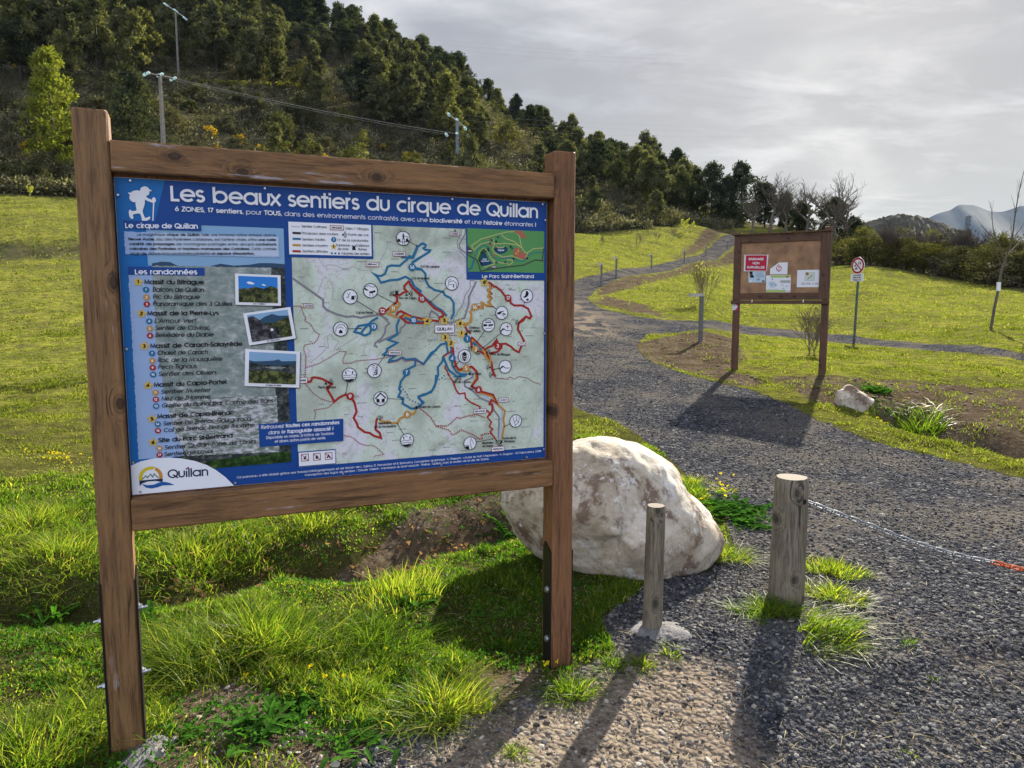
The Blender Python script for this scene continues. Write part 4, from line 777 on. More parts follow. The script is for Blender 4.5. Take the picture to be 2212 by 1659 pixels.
trail('5', (-160, 1470, -90, 1420, 0, 1460, 180, 1500, 400, 1530), 'trail_red', 7); trail('5', (-140, 1490, -90, 1445, 30, 1500, 180, 1530), 'trail_ochre', 8); trail('5', (-120, 1510, -90, 1480, 20, 1530, 180, 1540), 'trail_blue', 8); trail('5', (-180, 1460, -60, 1550, 180, 1555), 'trail_red', 9)
trail('6', (1360, 20, 1330, 100, 1340, 200, 1230, 265, 1340, 300, 1220, 370, 1210, 410, 1170, 440, 1310, 460, 1250, 500, 1240, 525, 1330, 510, 1400, 475, 1440, 500, 1550, 490, 1650, 555, 1740, 420, 1810, 380), 'trail_blue'); trail('6', (1110, 0, 1040, 40, 1000, 80, 940, 140, 900, 200), 'trail_blue'); trail('6', (1000, 80, 880, 100, 850, 140, 830, 170, 900, 190, 950, 215, 1010, 190, 1030, 140, 1010, 90), 'trail_blue', 7)
trail('6', (1555, 500, 1550, 570, 1470, 610, 1440, 680, 1380, 760, 1360, 850, 1380, 880, 1350, 940, 1410, 960, 1400, 1020, 1500, 1080, 1570, 1080, 1640, 1020, 1590, 940, 1660, 920, 1750, 870, 1790, 790, 1800, 680), 'trail_blue'); dotted('6', (1385, 825, 1450, 905, 1470, 970, 1610, 1030), .0055, 'trail_blue', .0125)
trail('6', (270, 765, 310, 760, 330, 715, 360, 710, 450, 730, 560, 790, 500, 840, 570, 960, 590, 1000, 650, 950, 720, 915, 780, 930, 830, 1010, 855, 1120, 820, 1190, 860, 1260, 870, 1300, 950, 1360, 1010, 1370, 1060, 1405, 1145, 1430, 1130, 1370, 1080, 1330, 1090, 1220, 1105, 1190), 'trail_red'); trail('6', (1130, 1215, 1180, 1240, 1230, 1235, 1270, 1255, 1340, 1250, 1370, 1200, 1460, 1160, 1540, 1140, 1565, 1090), 'trail_ochre', 7)
trail('7', (0, 520, 60, 530, 140, 570, 250, 440, 340, 345, 400, 330), 'trail_blue'); trail('7', (400, 300, 410, 370, 425, 440, 365, 490, 360, 540, 305, 610, 310, 700, 270, 830, 230, 900, 90, 945, 80, 970, 140, 1020, 60, 1080), 'trail_blue'); trail('7', (460, 370, 465, 480, 475, 590, 520, 660, 560, 690, 640, 690, 620, 710, 560, 715, 500, 720, 540, 720), 'trail_blue', 7); trail('7', (370, 490, 430, 640, 480, 680, 530, 720), 'trail_blue', 8)
trail('7', (480, 370, 490, 480, 520, 600, 550, 640, 700, 600, 760, 660, 770, 740, 700, 830, 800, 890, 950, 930, 1000, 1030, 930, 990, 905, 1040, 940, 1050, 940, 1120, 890, 1180), 'trail_red', 7); trail('7', (470, 360, 475, 490, 510, 620, 560, 660, 620, 620, 710, 615, 750, 670, 750, 740, 700, 820, 790, 905, 940, 950, 985, 1030, 1090, 1120, 1070, 1220, 1080, 1290, 1050, 1450), 'trail_ochre', 5)
trail('7', (480, 410, 365, 490, 400, 560, 390, 620, 440, 700, 420, 690, 480, 770, 520, 880, 550, 920, 620, 910, 630, 970, 690, 1020, 800, 1070, 790, 1100, 880, 1115, 920, 1160, 880, 1190, 930, 1250, 905, 1300, 945, 1330, 915, 1360, 980, 1450), 'trail_red', 8, .006)
trail('7', (620, 115, 640, 170, 690, 220), 'trail_red'); trail('7', (600, 110, 680, 90, 700, 0), 'trail_ochre'); trail('7', (690, 260, 760, 320, 850, 410, 900, 500, 930, 560, 940, 640, 975, 720), 'trail_red', 8, .010); trail('7', (690, 270, 700, 380, 790, 420, 840, 450, 890, 510), 'trail_red', 9); trail('7', (700, 290, 760, 350, 850, 430, 860, 480, 920, 560, 910, 450), 'trail_ochre', 10); trail('7', (715, 320, 810, 410), 'trail_blue', 11, .012)
trail('7', (850, 405, 900, 375, 940, 360, 990, 290, 1000, 310, 970, 340, 1100, 335, 1160, 370, 1200, 410, 1250, 435, 1310, 300, 1240, 170, 1250, 90, 1330, 20, 1380, 40, 1395, 10), 'trail_red'); trail('7', (920, 445, 1000, 430, 1050, 380, 1050, 345), 'trail_red', 7)
trail('5', (1110, 960, 1160, 990, 1200, 1030, 1220, 1025, 1290, 1080, 1370, 1180, 1430, 1210, 1440, 1270, 1490, 1300, 1600, 1300, 1690, 1345, 1740, 1460, 1710, 1490, 1660, 1460, 1620, 1520, 1550, 1560, 1540, 1659), 'trail_red'); trail('5', (1140, 980, 1160, 1050, 1110, 1070, 1160, 1130, 1120, 1150, 1160, 1200, 1120, 1250, 1160, 1310, 1100, 1310, 1030, 1265, 1030, 1340, 960, 1320), 'trail_red', 5); trail('5', (1130, 1000, 1145, 1050, 1105, 1080, 1140, 1140, 1110, 1170, 1150, 1210, 1110, 1250, 1150, 1300, 1090, 1300, 1015, 1260, 1020, 1340, 900, 1340, 850, 1390, 870, 1440, 860, 1540, 770, 1600), 'trail_ochre')
dotted('7', (100, 1090, 220, 1190, 280, 1290, 410, 1295, 460, 1260, 530, 1190, 560, 1210, 640, 1180, 760, 1160, 860, 1200), .0052, 'trail_red', .0088); dotted('7', (290, 1300, 440, 1345, 470, 1400, 520, 1380, 580, 1340, 720, 1400, 800, 1450, 830, 1440, 810, 1410, 850, 1385, 930, 1385), .0052, 'trail_red', .0088); dotted('7', (290, 770, 340, 745, 400, 690), .0055, 'trail_blue', .0125)
def badge(kind, x, y, n, mat, rr=.0148): c = P1(kind, x, y); g.circle(c, rr, mat, 13, 24); g.text(n, (c[0], c[1] + rr * .5), (c[0] + .01, c[1] + rr * .5), rr * 1.02, .19, 'white', 15, center=True, fit=False)
for a in (('4', 2020, 840, '14', 'trail_blue'), ('4', 1558, 1520, '12', 'trail_red'), ('4', 1725, 1482, '11', 'trail_ochre'), ('5', 148, 1205, '15', 'trail_red'), ('5', 25, 1515, '10', 'trail_blue'), ('5', 1397, 1195, '17', 'trail_red'), ('5', 912, 1325, '16', 'trail_ochre'), ('6', 1055, 108, '13', 'trail_blue'), ('6', 1445, 652, '7', 'trail_blue'), ('6', 1455, 1150, '8', 'trail_ochre'), ('6', 778, 935, '9', 'trail_red'), ('7', 645, 280, '1', 'trail_blue'), ('7', 745, 400, '2', 'trail_ochre'), ('7', 1000, 360, '3', 'trail_red'), ('7', 470, 505, '4', 'trail_blue'), ('7', 632, 622, '5', 'trail_ochre'), ('7', 778, 870, '6', 'trail_red')): badge(*a)
for (kind, x, y, n) in (('7', 178, 72, '4'), ('7', 378, 65, '5'), ('7', 562, 98, '6'), ('7', 576, 215, '1'), ('7', 384, 260, '3'), ('7', 455, 328, '2'), ('5', 1055, 965, "6'")): c = P1(kind, x, y); g.star(c, .0215, 'star', 16, .12); g.text(n, (c[0], c[1] + .0068), (c[0] + .01, c[1] + .0072), .0150, .28, 'black', 18, center=True, fit=False)
def plate(kind, x0, y0, x1, y1, s_, h_=.0070, wt=.2):
    a, b_ = P(kind, x0, y0, x1, y1); q_ = [a, (b_[0], a[1]), b_, (a[0], b_[1])]; g.poly(q_, 'white', 16); g.strokeline(q_, .0018, 'trail_red', 17, True)
    g.text(s_, (a[0] + (b_[0] - a[0]) * .1, b_[1] - (b_[1] - a[1] - h_) / 2), (a[0] + (b_[0] - a[0]) * .9, b_[1] - (b_[1] - a[1] - h_) / 2), h_, wt, 'black', 18)
plate('4', 1302, 760, 1500, 830, 'BRENAC'); plate('4', 1718, 598, 1914, 668, 'LASSERRE'); plate('4', 330, 1410, 476, 1465, 'LaFAGE', .0062); plate('5', 552, 235, 688, 292, 'COUIZA', .0075); plate('7', 268, 120, 494, 205, 'QUILLAN', .0128, .17)
plate('6', 1235, 395, 1383, 440, 'GINOLES', .0068); plate('6', 100, 718, 270, 775, 'COUDONS', .0080); plate('7', 1238, 318, 1322, 355, 'LAVAL', .0055); plate('7', 1010, 970, 1122, 1010, 'CAVIRAC', .0062); plate('7', 724, 1100, 866, 1140, 'BELVIANES', .0066); plate('7', 930, 1540, 1075, 1580, 'PERPIGNAN', .0066)
def name(kind, s_, x0, y0, x1, y1, h_=.0095): g.text(s_, P1(kind, x0, y0), P1(kind, x1, y1), h_, .17, 'black', 14)
name('4', 'Col du Portel', 1148, 1562, 1410, 1562); name('4', 'Roc de Capio', 1815, 1332, 2088, 1338); name('5', 'Col de Lasserre', 128, 750, 402, 755); name('5', 'Col de Brenac', 0, 922, 262, 924); name('7', 'Château', 668, 160, 790, 162); name('7', 'de Quillan', 660, 198, 798, 200)
name('7', 'Pic du Bitrague', 948, 470, 1145, 474); name('7', 'La Forge', 695, 696, 808, 698); name('7', 'Pic du Couirou', 490, 796, 690, 792); name('7', 'Chalet de Carach', 78, 1086, 334, 1080); name('7', 'Belvédère', 820, 1505, 952, 1500); name('7', 'du Diable', 822, 1542, 948, 1536); name('7', 'Tunnel de la', 1058, 1450, 1212, 1442); name('7', 'Pierre-Lys', 1074, 1486, 1196, 1480)
name('6', 'Pech Tignous', 398, 842, 610, 840); name('6', 'Belvédère', 1116, 1270, 1268, 1262); name('6', 'de la Mousquière', 1062, 1312, 1322, 1300)
def fan(kind, x, y, a0, k=14):
    c = P1(kind, x, y); g.circle(c, .0038, 'black', k, 12)
    for i in range(5): t_ = R(a0 + (i - 2) * 26); g.strokeline([(c[0] + .0065 * math.cos(t_), c[1] - .0065 * math.sin(t_)), (c[0] + .0155 * math.cos(t_), c[1] - .0155 * math.sin(t_))], .0021, 'black', k)
for a in (('4', 1728, 1268, 140), ('4', 1975, 1248, 0), ('6', 527, 768, 10), ('6', 1130, 1205, 70), ('7', 1242, 93, 160), ('7', 695, 378, 210), ('7', 770, 425, 260), ('7', 908, 442, 140), ('7', 908, 612, 170), ('7', 936, 697, 190), ('7', 536, 742, 10), ('7', 698, 834, 260), ('7', 986, 1462, 310), ('7', 1033, 1495, 250)): fan(*a)
def castle(kind, x, y, s_=.0085): c = P1(kind, x, y); g.poly([(c[0] + a * s_, c[1] + b_ * s_) for a, b_ in ((-.8, 1), (-.6, -.2), (-1, -1), (-.55, -1), (-.45, -.6), (-.2, -.6), (-.15, -1), (.15, -1), (.2, -.6), (.45, -.6), (.55, -1), (1, -1), (.6, -.2), (.8, 1))], 'black', 14)
castle('4', 1780, 1232); castle('7', 632, 215, .0075); castle('7', 1043, 1475, .006)
def peak(kind, x, y): c = P1(kind, x, y); g.poly([(c[0] - .006, c[1] + .005), (c[0], c[1] - .006), (c[0] + .006, c[1] + .005)], 'black', 15)
for a in (('4', 1932, 1262), ('6', 488, 780), ('7', 930, 450), ('7', 515, 755)): peak(*a)
def house(kind, x, y): c = P1(kind, x, y); g.poly([(c[0] - .005, c[1] + .006), (c[0] - .005, c[1] - .001), (c[0], c[1] - .006), (c[0] + .005, c[1] - .001), (c[0] + .005, c[1] + .006)], 'black', 15)
house('7', 52, 1075); house('7', 674, 682)
def icon(kind, x, y, tip, draw):
    c = P1(kind, x, y); r_ = .0262
    if tip: d = P1(kind, *tip); g.strokeline([c, d], .0020, 'black', 9); v_ = np.array(d) - np.array(c); v_ = v_ / np.hypot(*v_); n_ = np.array([-v_[1], v_[0]]); g.poly([d, tuple(np.array(d) - v_ * .008 + n_ * .003), tuple(np.array(d) - v_ * .008 - n_ * .003)], 'black', 10)
    g.circle(c, r_, 'white', 11, 32); q = lambda *p: [(c[0] + a * r_, c[1] + b_ * r_) for a, b_ in zip(p[::2], p[1::2])]
    draw(q); g.ring(c, r_, .0025, 'black', 15, 32)
Bk = lambda q, *p: g.poly(q(*p), 'black', 13)
Ln = lambda q, *p: g.strokeline(q(*p), .0016, 'black', 14)
def d_statue(q): Bk(q, -.95, .45, -.75, 0, -.6, .15, -.45, .1, -.4, .45); Bk(q, .35, .45, .4, .1, .6, 0, .8, .2, .95, .45); Ln(q, -.1, .9, -.1, .1, .2, .1, .2, .9); Ln(q, -.9, .5, .9, .5); Bk(q, -.05, .1, -.1, -.4, 0, -.8, .15, -.4, .15, .1); Ln(q, .15, -.3, .8, -.2, .5, .1)
def d_deer(q): Bk(q, .1, .4, .2, -.1, .6, -.1, .6, .4); Ln(q, -.3, .2, -.2, -.2, -.4, -.5); Ln(q, -.2, -.2, 0, -.6); Ln(q, -.6, .1, -.3, .0); Ln(q, .1, -.1, .8, -.1, .8, .3)
def d_donkey(q): Bk(q, -.2, .1, .3, .05, .6, -.1, .75, .05, .6, .25, .4, .25, .3, .35, -.1, .35); Ln(q, -.1, .35, -.1, .8); Ln(q, .3, .3, .35, .8); Bk(q, -.95, -.3, -.7, -.4, -.5, -.2, -.25, -.1, -.4, .0, -.8, -.1); Ln(q, -.8, -.5, -.2, -.7, .3, -.5, .8, -.6)
def d_ruin(q): Ln(q, -.6, .5, -.5, -.1, -.2, -.3, .3, -.4, .7, .0, .7, .6); Bk(q, .2, .6, .2, .1, .35, .1, .35, .6); Ln(q, -.6, -.2, -.4, -.5, -.1, -.6); Ln(q, -.4, .2, .1, .15)
def d_butter(q): Bk(q, -.1, -.8, .25, -.6, .3, -.2, .1, .1, -.4, .35, -.6, .2, -.3, 0); Bk(q, -.1, .6, .1, .4, .35, .5, .3, .7, .0, .8)
def d_river(q): Bk(q, -.8, .0, -.2, -.25, .5, -.3, .0, -.1, -.3, .2, -.7, .25); Bk(q, .1, .0, .5, .1, .75, .3, .3, .3); Ln(q, -.1, .1, .3, .5, .6, .85)
def d_town(q): Bk(q, -.8, -.2, -.2, -.1, -.2, .15, -.8, .2); Bk(q, .0, -.1, .8, -.15, .7, .1, .0, .2); Ln(q, -.6, -.6, -.2, -.8, .4, -.6); Ln(q, -.5, .5, .6, .45); Bk(q, -.5, -.5, .5, -.5, .4, -.35, -.5, -.35)
def d_mount(q): Bk(q, -.95, .35, -.6, -.1, -.35, -.15, .1, .2, .4, .15, .6, .25, .95, .15, .6, .32, .4, .25, .1, .3, -.3, .05, -.6, .2, -.85, .5)
def d_mountc(q): d_mount(q); g.strokeline(q(.25, -.7, .25, -.1), .0022, 'trail_red', 14); g.strokeline(q(-.05, -.4, .55, -.4), .0022, 'trail_red', 14)
def d_cave(q): Bk(q, -.25, .6, -.2, .25, 0, .1, .2, .25, .28, .6); Ln(q, -.7, .4, -.6, -.2, -.2, -.6, .4, -.6, .8, -.1, .7, .4); Ln(q, -.4, -.1, 0, -.3, .4, -.05)
def d_olive(q):
    Ln(q, -.2, .8, .1, .1, .4, -.7)
    for a in (.6, .3, 0, -.3, -.6): Bk(q, .1 - a * .3, a, -.45, a - .35, -.1, a - .05); Bk(q, .1 - a * .3, a, .6, a - .4, .3, a + .05)
def d_birds(q): Bk(q, -.7, .55, -.2, .62, .3, .55, .7, .55, .4, .85, 0, .95, -.45, .85); Bk(q, -.6, -.5, -.45, -.6, -.4, -.2, -.5, -.05); Bk(q, .4, -.1, .35, -.4, .5, -.6, .55, -.3); Ln(q, -.3, -.65, .05, -.55); Ln(q, -.9, .1, -.4, 0, 0, .05, .5, -.05, .9, .05); Ln(q, -.8, .35, 0, .3, .8, .35)
def d_chalet(q): Bk(q, 0, -.9, -.85, -.05, -.7, .05, 0, -.65, .7, .05, .85, -.05); Bk(q, -.6, .0, -.6, .55, -.15, .55, -.15, .1); Bk(q, .15, .1, .15, .55, .6, .55, .6, 0); Ln(q, -.6, .65, .6, .65)
def d_hop(q): Bk(q, 0, -.7, .35, -.3, .4, .3, 0, .8, -.4, .3, -.35, -.3); g.ring((q(0, .1)[0]), .017, .0016, 'black', 12, 20); g.strokeline(q(-.35, -.1, 0, .1, .35, -.1), .0014, 'white', 14); g.strokeline(q(-.38, .2, 0, .4, .38, .2), .0014, 'white', 14)
def d_gorge(q): Ln(q, -.5, -.7, -.3, 0, .0, .9); Ln(q, .2, -.9, .1, -.2, .5, .3); Ln(q, .1, -.2, -.2, .3); Ln(q, .6, -.6, .5, .2, -.1, .7)
def d_view(q): Bk(q, -.8, .5, -.2, .35, -.1, .9, -.5, .9); Ln(q, .3, .9, .0, -.1, .2, -.8, .6, .2); Ln(q, -.9, .3, -.1, .25); Ln(q, -.6, .3, -.6, .6)
icon('4', 1880, 390, (2110, 512), d_statue); icon('4', 1372, 1203, (1785, 1416), d_donkey); icon('4', 1058, 1297, (1500, 1568), d_deer); icon('5', 580, 980, (255, 1262), d_ruin); icon('5', 1668, 1160, (1620, 1320), d_butter); icon('5', 1305, 1408, (1165, 1305), d_river)
icon('7', 893, 118, (742, 342), d_town); icon('7', 1098, 165, (828, 385), d_mountc); icon('7', 1088, 602, (945, 638), d_mount); icon('7', 614, 480, (485, 614), d_hop); icon('6', 664, 136, (916, 130), d_cave); icon('6', 1065, 630, (1195, 440), d_olive); icon('6', 768, 682, (724, 912), d_birds); icon('6', 1138, 960, (1408, 970), d_chalet); icon('6', 1453, 1456, (1332, 1248), d_birds); icon('7', 1211, 1235, (1070, 1305), d_gorge); icon('7', 678, 1495, (955, 1442), d_view)
g.poly(P('5', 612, 222, 626, 192, 640, 222), 'black', 14); line('5', (626, 215, 626, 235), .003, 'black', 14)
g.build('trail_map', panel)
# legend
g = Flat(F0); a, b_ = P('4', 80, 95, 1418, 712); g.poly([a, (b_[0], a[1]), b_, (a[0], b_[1])], 'navy', 8); a, b_ = P('4', 97, 130, 1392, 668); g.poly([a, (b_[0], a[1]), b_, (a[0], b_[1])], 'white', 10)
dotted('4', (155, 205, 280, 210), .003, 'cath', .0062, 12)
for (y, mat) in ((308, 'black'), (398, 'trail_blue'), (496, 'trail_ochre'), (590, 'trail_red')): line('4', (162, y - 2, 292, y + 3), .0075, mat, 12)
for (s_, x0, y0, x1, y1) in (('Sentier Cathare', 303, 222, 695, 235), ('Principaux axes routiers', 305, 328, 876, 346), ('Sentiers faciles', 312, 425, 668, 430), ('Sentiers moyens', 314, 517, 708, 524), ('Sentiers difficiles', 316, 608, 712, 616), ('Villes / Villages', 978, 255, 1346, 266), ('Points de vue', 1026, 352, 1346, 358), ('N° de la randonnée', 860, 435, 1342, 448), ('Panneaux', 838, 515, 1056, 518), ('de zone', 864, 572, 1034, 575), ('Châteaux', 1144, 520, 1352, 524), ('Ruines', 1184, 578, 1316, 580), ('Variantes des sentiers', 918, 642, 1358, 652)): g.text(s_, P1('4', x0, y0), P1('4', x1, y1), .0092, .12, 'black', 13)
plate('4', 745, 188, 953, 262, 'GINOLES', .0075); fan('4', 945, 334, 0, 13); badge('4', 802, 410, '1', 'trail_blue', .0095); c = P1('4', 800, 520); g.star(c, .0125, 'star', 13); g.text('1', (c[0], c[1] + .0055), (c[0] + .01, c[1] + .0055), .011, .26, 'black', 15, center=True, fit=False); castle('4', 1114, 535)
dotted('4', (772, 622, 890, 626), .0065, 'trail_blue', .0128, 12); g.build('map_legend', panel)
# park plan
g = Flat(F0); a, b_ = P('5', 790, 165, 1945, 940); g.poly([a, (b_[0], a[1]), b_, (a[0], b_[1])], 'navy', 8); a, b_ = P('5', 807, 180, 1920, 828); g.poly([a, (b_[0], a[1]), b_, (a[0], b_[1])], 'park_green', 10)
g.text('Le Parc Saint-Bertrand', P1('5', 1018, 905), P1('5', 1770, 905), .0145, .17, 'white', 14)
for pts in ((860, 440, 1000, 340, 1200, 280, 1380, 235, 1500, 230, 1560, 290, 1590, 450, 1640, 530, 1680, 535, 1760, 480, 1910, 465), (900, 500, 870, 440), (900, 500, 1000, 410, 1120, 380, 1200, 410, 1350, 400, 1520, 420, 1590, 460), (1300, 270, 1360, 330, 1480, 370, 1580, 450), (1180, 330, 1200, 410, 1170, 480, 1200, 540, 1320, 600, 1450, 580, 1590, 630, 1660, 600, 1680, 540), (960, 620, 990, 520, 1040, 470, 1090, 500, 1150, 620, 1220, 670, 1400, 700), (1040, 745, 1200, 700, 1160, 620), (1400, 720, 1460, 680, 1460, 640, 1380, 640)): line('5', pts, .0036, 'park_path', 11)
line('5', (812, 790, 860, 770, 890, 650, 960, 480, 1050, 425, 1110, 460, 1150, 570, 1240, 630, 1400, 605, 1570, 660, 1630, 655, 1700, 570, 1780, 530, 1900, 530), .0024, 'trail_blue', 12); line('5', (812, 790, 870, 750, 905, 640), .006, 'trail_blue', 12)
line('5', (808, 560, 940, 640, 975, 720, 995, 800, 1250, 760, 1620, 715, 1790, 640, 1915, 655), .0042, 'park_dark', 13); line('5', (1915, 480, 1890, 650), .0042, 'park_dark', 13); line('5', (1070, 790, 1130, 750, 1200, 745), .0042, 'park_dark', 13); line('5', (995, 790, 1000, 828), .0042, 'park_dark', 13)
g.poly(P('5', 808, 435, 880, 500, 880, 552, 808, 540), 'park_dark', 14); g.poly(P('5', 1150, 738, 1240, 725, 1240, 760, 1155, 768), 'park_dark', 14)
g.poly(P('5', 960, 620, 1000, 510, 1045, 470, 1090, 520, 1050, 560, 1000, 620, 975, 650), 'green_dark', 13)
g.poly(P('5', 1045, 510, 1080, 560, 1110, 640, 1172, 690, 1100, 715, 1010, 735, 975, 650, 1010, 590), 'park_lake', 14); g.poly(P('5', 1208, 470, 1225, 440, 1290, 462, 1350, 440, 1390, 470, 1385, 510, 1330, 545, 1270, 552, 1215, 520), 'park_lake', 14); line('5', (1225, 440, 1250, 465, 1320, 462, 1345, 438), .004, 'park_path', 15)
g.poly(P('5', 1465, 215, 1590, 220, 1660, 300, 1655, 330, 1600, 318, 1540, 265), 'park_red', 13); g.poly(P('5', 1480, 475, 1540, 460, 1600, 530, 1668, 560, 1640, 625, 1590, 625, 1480, 585), 'park_red', 13); g.poly(P('5', 1130, 410, 1160, 405, 1180, 450, 1145, 445), 'park_red', 13); g.poly(P('5', 1160, 550, 1200, 570, 1215, 598, 1180, 590), 'park_red', 13); g.poly(P('5', 1090, 335, 1130, 338, 1128, 358, 1092, 352), 'park_red', 13)
for (x, y) in ((1247, 312), (1453, 470), (1155, 352), (1222, 373), (1105, 475), (1108, 500), (1472, 622), (1672, 615), (1227, 677), (1355, 674), (1018, 537), (982, 652), (1006, 697), (1208, 487), (1135, 400), (1430, 447)): c = P1('5', x, y); g.poly([(c[0] - .004, c[1] - .003), (c[0] + .004, c[1] - .004), (c[0] + .004, c[1] + .004), (c[0] - .004, c[1] + .003)], 'park_lake' if x % 2 else 'black', 16)
g.text('Baignade', P1('5', 1250, 512), P1('5', 1340, 512), .0075, .12, 'white', 16); g.text('Bassin', P1('5', 1028, 640), P1('5', 1088, 640), .0065, .12, 'white', 16); g.text("d'agrément", P1('5', 1002, 668), P1('5', 1114, 668), .0065, .12, 'white', 16); g.text('Parking', P1('5', 815, 520), P1('5', 865, 520), .006, .12, 'white', 16); g.text('Parking 2', P1('5', 1160, 755), P1('5', 1230, 750), .006, .12, 'white', 16)
g.poly(P('5', 1535, 492, 1552, 492, 1552, 528, 1535, 528), 'star', 15); g.poly(P('5', 1500, 538, 1530, 538, 1530, 558, 1500, 558), 'star', 15); g.build('park_plan', panel)
# guide-book box and prohibition symbols
g = Flat(F0); q_ = P('0', 160, 66, 478, 45, 478, 128, 164, 152); g.poly([(q_[0][0], q_[0][1]), (q_[1][0], q_[0][1] - .001), (q_[2][0], q_[3][1]), (q_[3][0], q_[3][1])], 'navy', 16)
g.text('Retrouvez *toutes ces randonnées*', P1('0', 168, 85), P1('0', 463, 66), .0142, .12, 'white', 18, slant=.15, bold=.17); g.text('dans le *topoguide associé !*', P1('0', 196, 105), P1('0', 440, 89), .0142, .12, 'white', 18, slant=.15, bold=.17)
g.text("Disponible en mairie, à l'office de Tourisme", P1('0', 188, 122), P1('0', 442, 105), .0102, .12, 'white', 18, slant=.15); g.text('et divers autres points de vente.', P1('0', 220, 136), P1('0', 412, 122), .0102, .12, 'white', 18, slant=.15)
a, b_ = P('8', 874, 50, 1070, 112); g.poly([a, (b_[0], a[1] + .0), (b_[0], b_[1]), (a[0], b_[1])], 'navy', 8); a, b_ = P('8', 879, 55, 1067, 108); g.poly([a, (b_[0], a[1]), b_, (a[0], b_[1])], 'white', 10)
for i, (x, y) in enumerate(((911, 79), (972, 75), (1032, 71))):
    c = P1('8', x, y); s_ = .0125; sq = [(c[0] - s_, c[1] - s_), (c[0] + s_, c[1] - s_), (c[0] + s_, c[1] + s_), (c[0] - s_, c[1] + s_)]; g.strokeline(sq, .0022, 'cath', 13, True)
    g.poly([(c[0] + a_ * s_, c[1] + b2 * s_) for a_, b2 in (((-.5, .5), (-.3, 0), (.3, -.6), (.5, -.5), (.2, .1), (.2, .6)), ((-.3, .6), (-.4, .1), (0, -.6), (.4, .0), (.3, .6)), ((-.7, .6), (0, -.6), (.7, .6), (.2, .6), (0, .2), (-.2, .6)))[i]], 'black', 11); g.strokeline([sq[0], sq[2]] if i < 2 else [sq[0], sq[2]], .002, 'cath', 14)
g.build('guide_notice', panel)
# fixing screws
for (px_, py_) in ((513, 704), (1042, 737), (1375, 757), (1778, 782), (2133, 802), (461, 768), (498, 1374), (519, 1820), (553, 1938), (926, 1900), (1350, 1866), (1736, 1832), (2072, 1801), (2139, 1768), (2146, 1312), (2147, 868)):
    u_, v_ = uvF(px_, py_); q = MB(); u_ = min(max(u_, .01), PW - .01); v_ = min(max(v_, .01), PH - .01)
    q.tube([(u_ - UC, -.0045, ZT - v_), (u_ - UC, -.0085, ZT - v_)], [.0052, .0034], 10, smooth=False); q.build('screw', M['galv'], panel)
# ---------------- second notice board ----------------
S2 = 1.07; YAW2 = -.5947; TL2 = Vector((3.3417, 11.2932, .9955)) * S2 + Vector((0, 0, CAMZ)); BW, BH = 1.3558 * S2, S2
U2 = Vector((math.cos(YAW2), math.sin(YAW2), 0)); N2 = Vector((math.sin(YAW2), -math.cos(YAW2), 0))
def uv2(px, py):
    d = Vector(ray(px / 1.82278, py / 1.82278)); o = Vector((0, 0, CAMZ)); t_ = (TL2 - o).dot(N2) / d.dot(N2); q_ = o + d * t_ - TL2; return (q_.dot(U2), -q_.z)
def B(*xy): return [uv2(2840 + x / 4.424, 880 + y / 4.424) for x, y in zip(xy[::2], xy[1::2])]
bp = TL2 + U2 * (BW / 2) - N2 * .06; bp.z = H1(bp.x, bp.y); ZB = TL2.z - bp.z; UB = BW / 2
nb = empty('notice_board', bp, YAW2, 'dark brown wooden notice board with pinned papers standing in the grass beside the gravel road', 'notice board')
for u0, u1, top in ((.0, .092, .045), (BW - .095, BW + .0, .075)):
    pz = H1(*(TL2 + U2 * (u0 + .05) - N2 * .07).xy) - bp.z - .12
    b = MB(); b.box(u0 - UB, u1 - UB, -.035, .060, pz, ZB + top, 0, .006, 20); weather(b, .003, int(u0 * 10)); b.build('post', M['bwood'], nb)
YF = -.060                                                   # front plane of the board, local y
b = MB(); b.box(.012 - UB, BW - .012 - UB, YF + .012, YF + .022, ZB - BH + .05, ZB - .04); b.build('back_panel', M['ply'], nb)
for (x0, x1, z0, z1) in ((.115, BW - .135, -.125, -.005), (.115, BW - .135, -BH + .045, -BH + .155)): fr = MB(); fr.box(x0 - UB + .0005, x1 - UB - .0005, YF - .012, YF + .010, ZB + z0, ZB + z1, 0, .003, 10); fr.build('frame_rail', M['bwoodh'], nb)
for (x0, x1) in ((.004, .115), (BW - .135, BW - .004)): fr = MB(); fr.box(x0 - UB, x1 - UB, YF - .0145, YF + .012, ZB - BH + .045, ZB - .002, 0, .003, 10); fr.build('frame_stile', M['bwood'], nb)
fr = MB(); fr.box(-.02 - UB, BW + .02 - UB, YF - .03, YF + .02, ZB - BH - .018, ZB - BH + .04, 0, .004, 12); fr.build('bottom_ledge', M['bwoodh'], nb)
fr = MB()
for i in range(16):
    x0 = -.03 + (BW + .05) * i / 16; dz = (random.random() - .5) * .012; fr.box(x0 - UB, x0 + (BW + .05) / 16 - .002 - UB, YF - .055, YF + .022 + .055, ZB + .002 + dz, ZB + .020 + dz, 0)
fr.build('roof_strip', M['bwood'], nb)
for x in (550, 1440):
    u_, v_ = B(x, 1350)[0]; q = MB(); q.tube([(u_ - UB, YF - .045, ZB - v_ + .02), (u_ - UB, YF - .05, ZB - v_ - .025)], .008, 8); q.tube([(u_ - UB, YF - .03, ZB - v_ + .02), (u_ - UB, YF - .047, ZB - v_ + .02)], .006, 8); q.build('latch', M['galv'], nb)
ink('notice_red', (.36, .018, .045)); ink('paper', (.58, .60, .66)); ink('paper_blue', (.36, .46, .56)); ink('lime', (.28, .42, .10)); ink('grey_ink', (.30, .31, .32)); ink('rust', (.25, .09, .03)); ink('pink', (.50, .02, .16)); ink('light_red', (.42, .02, .02))
zf2 = lambda k: -YF - .0115 + k * .0012
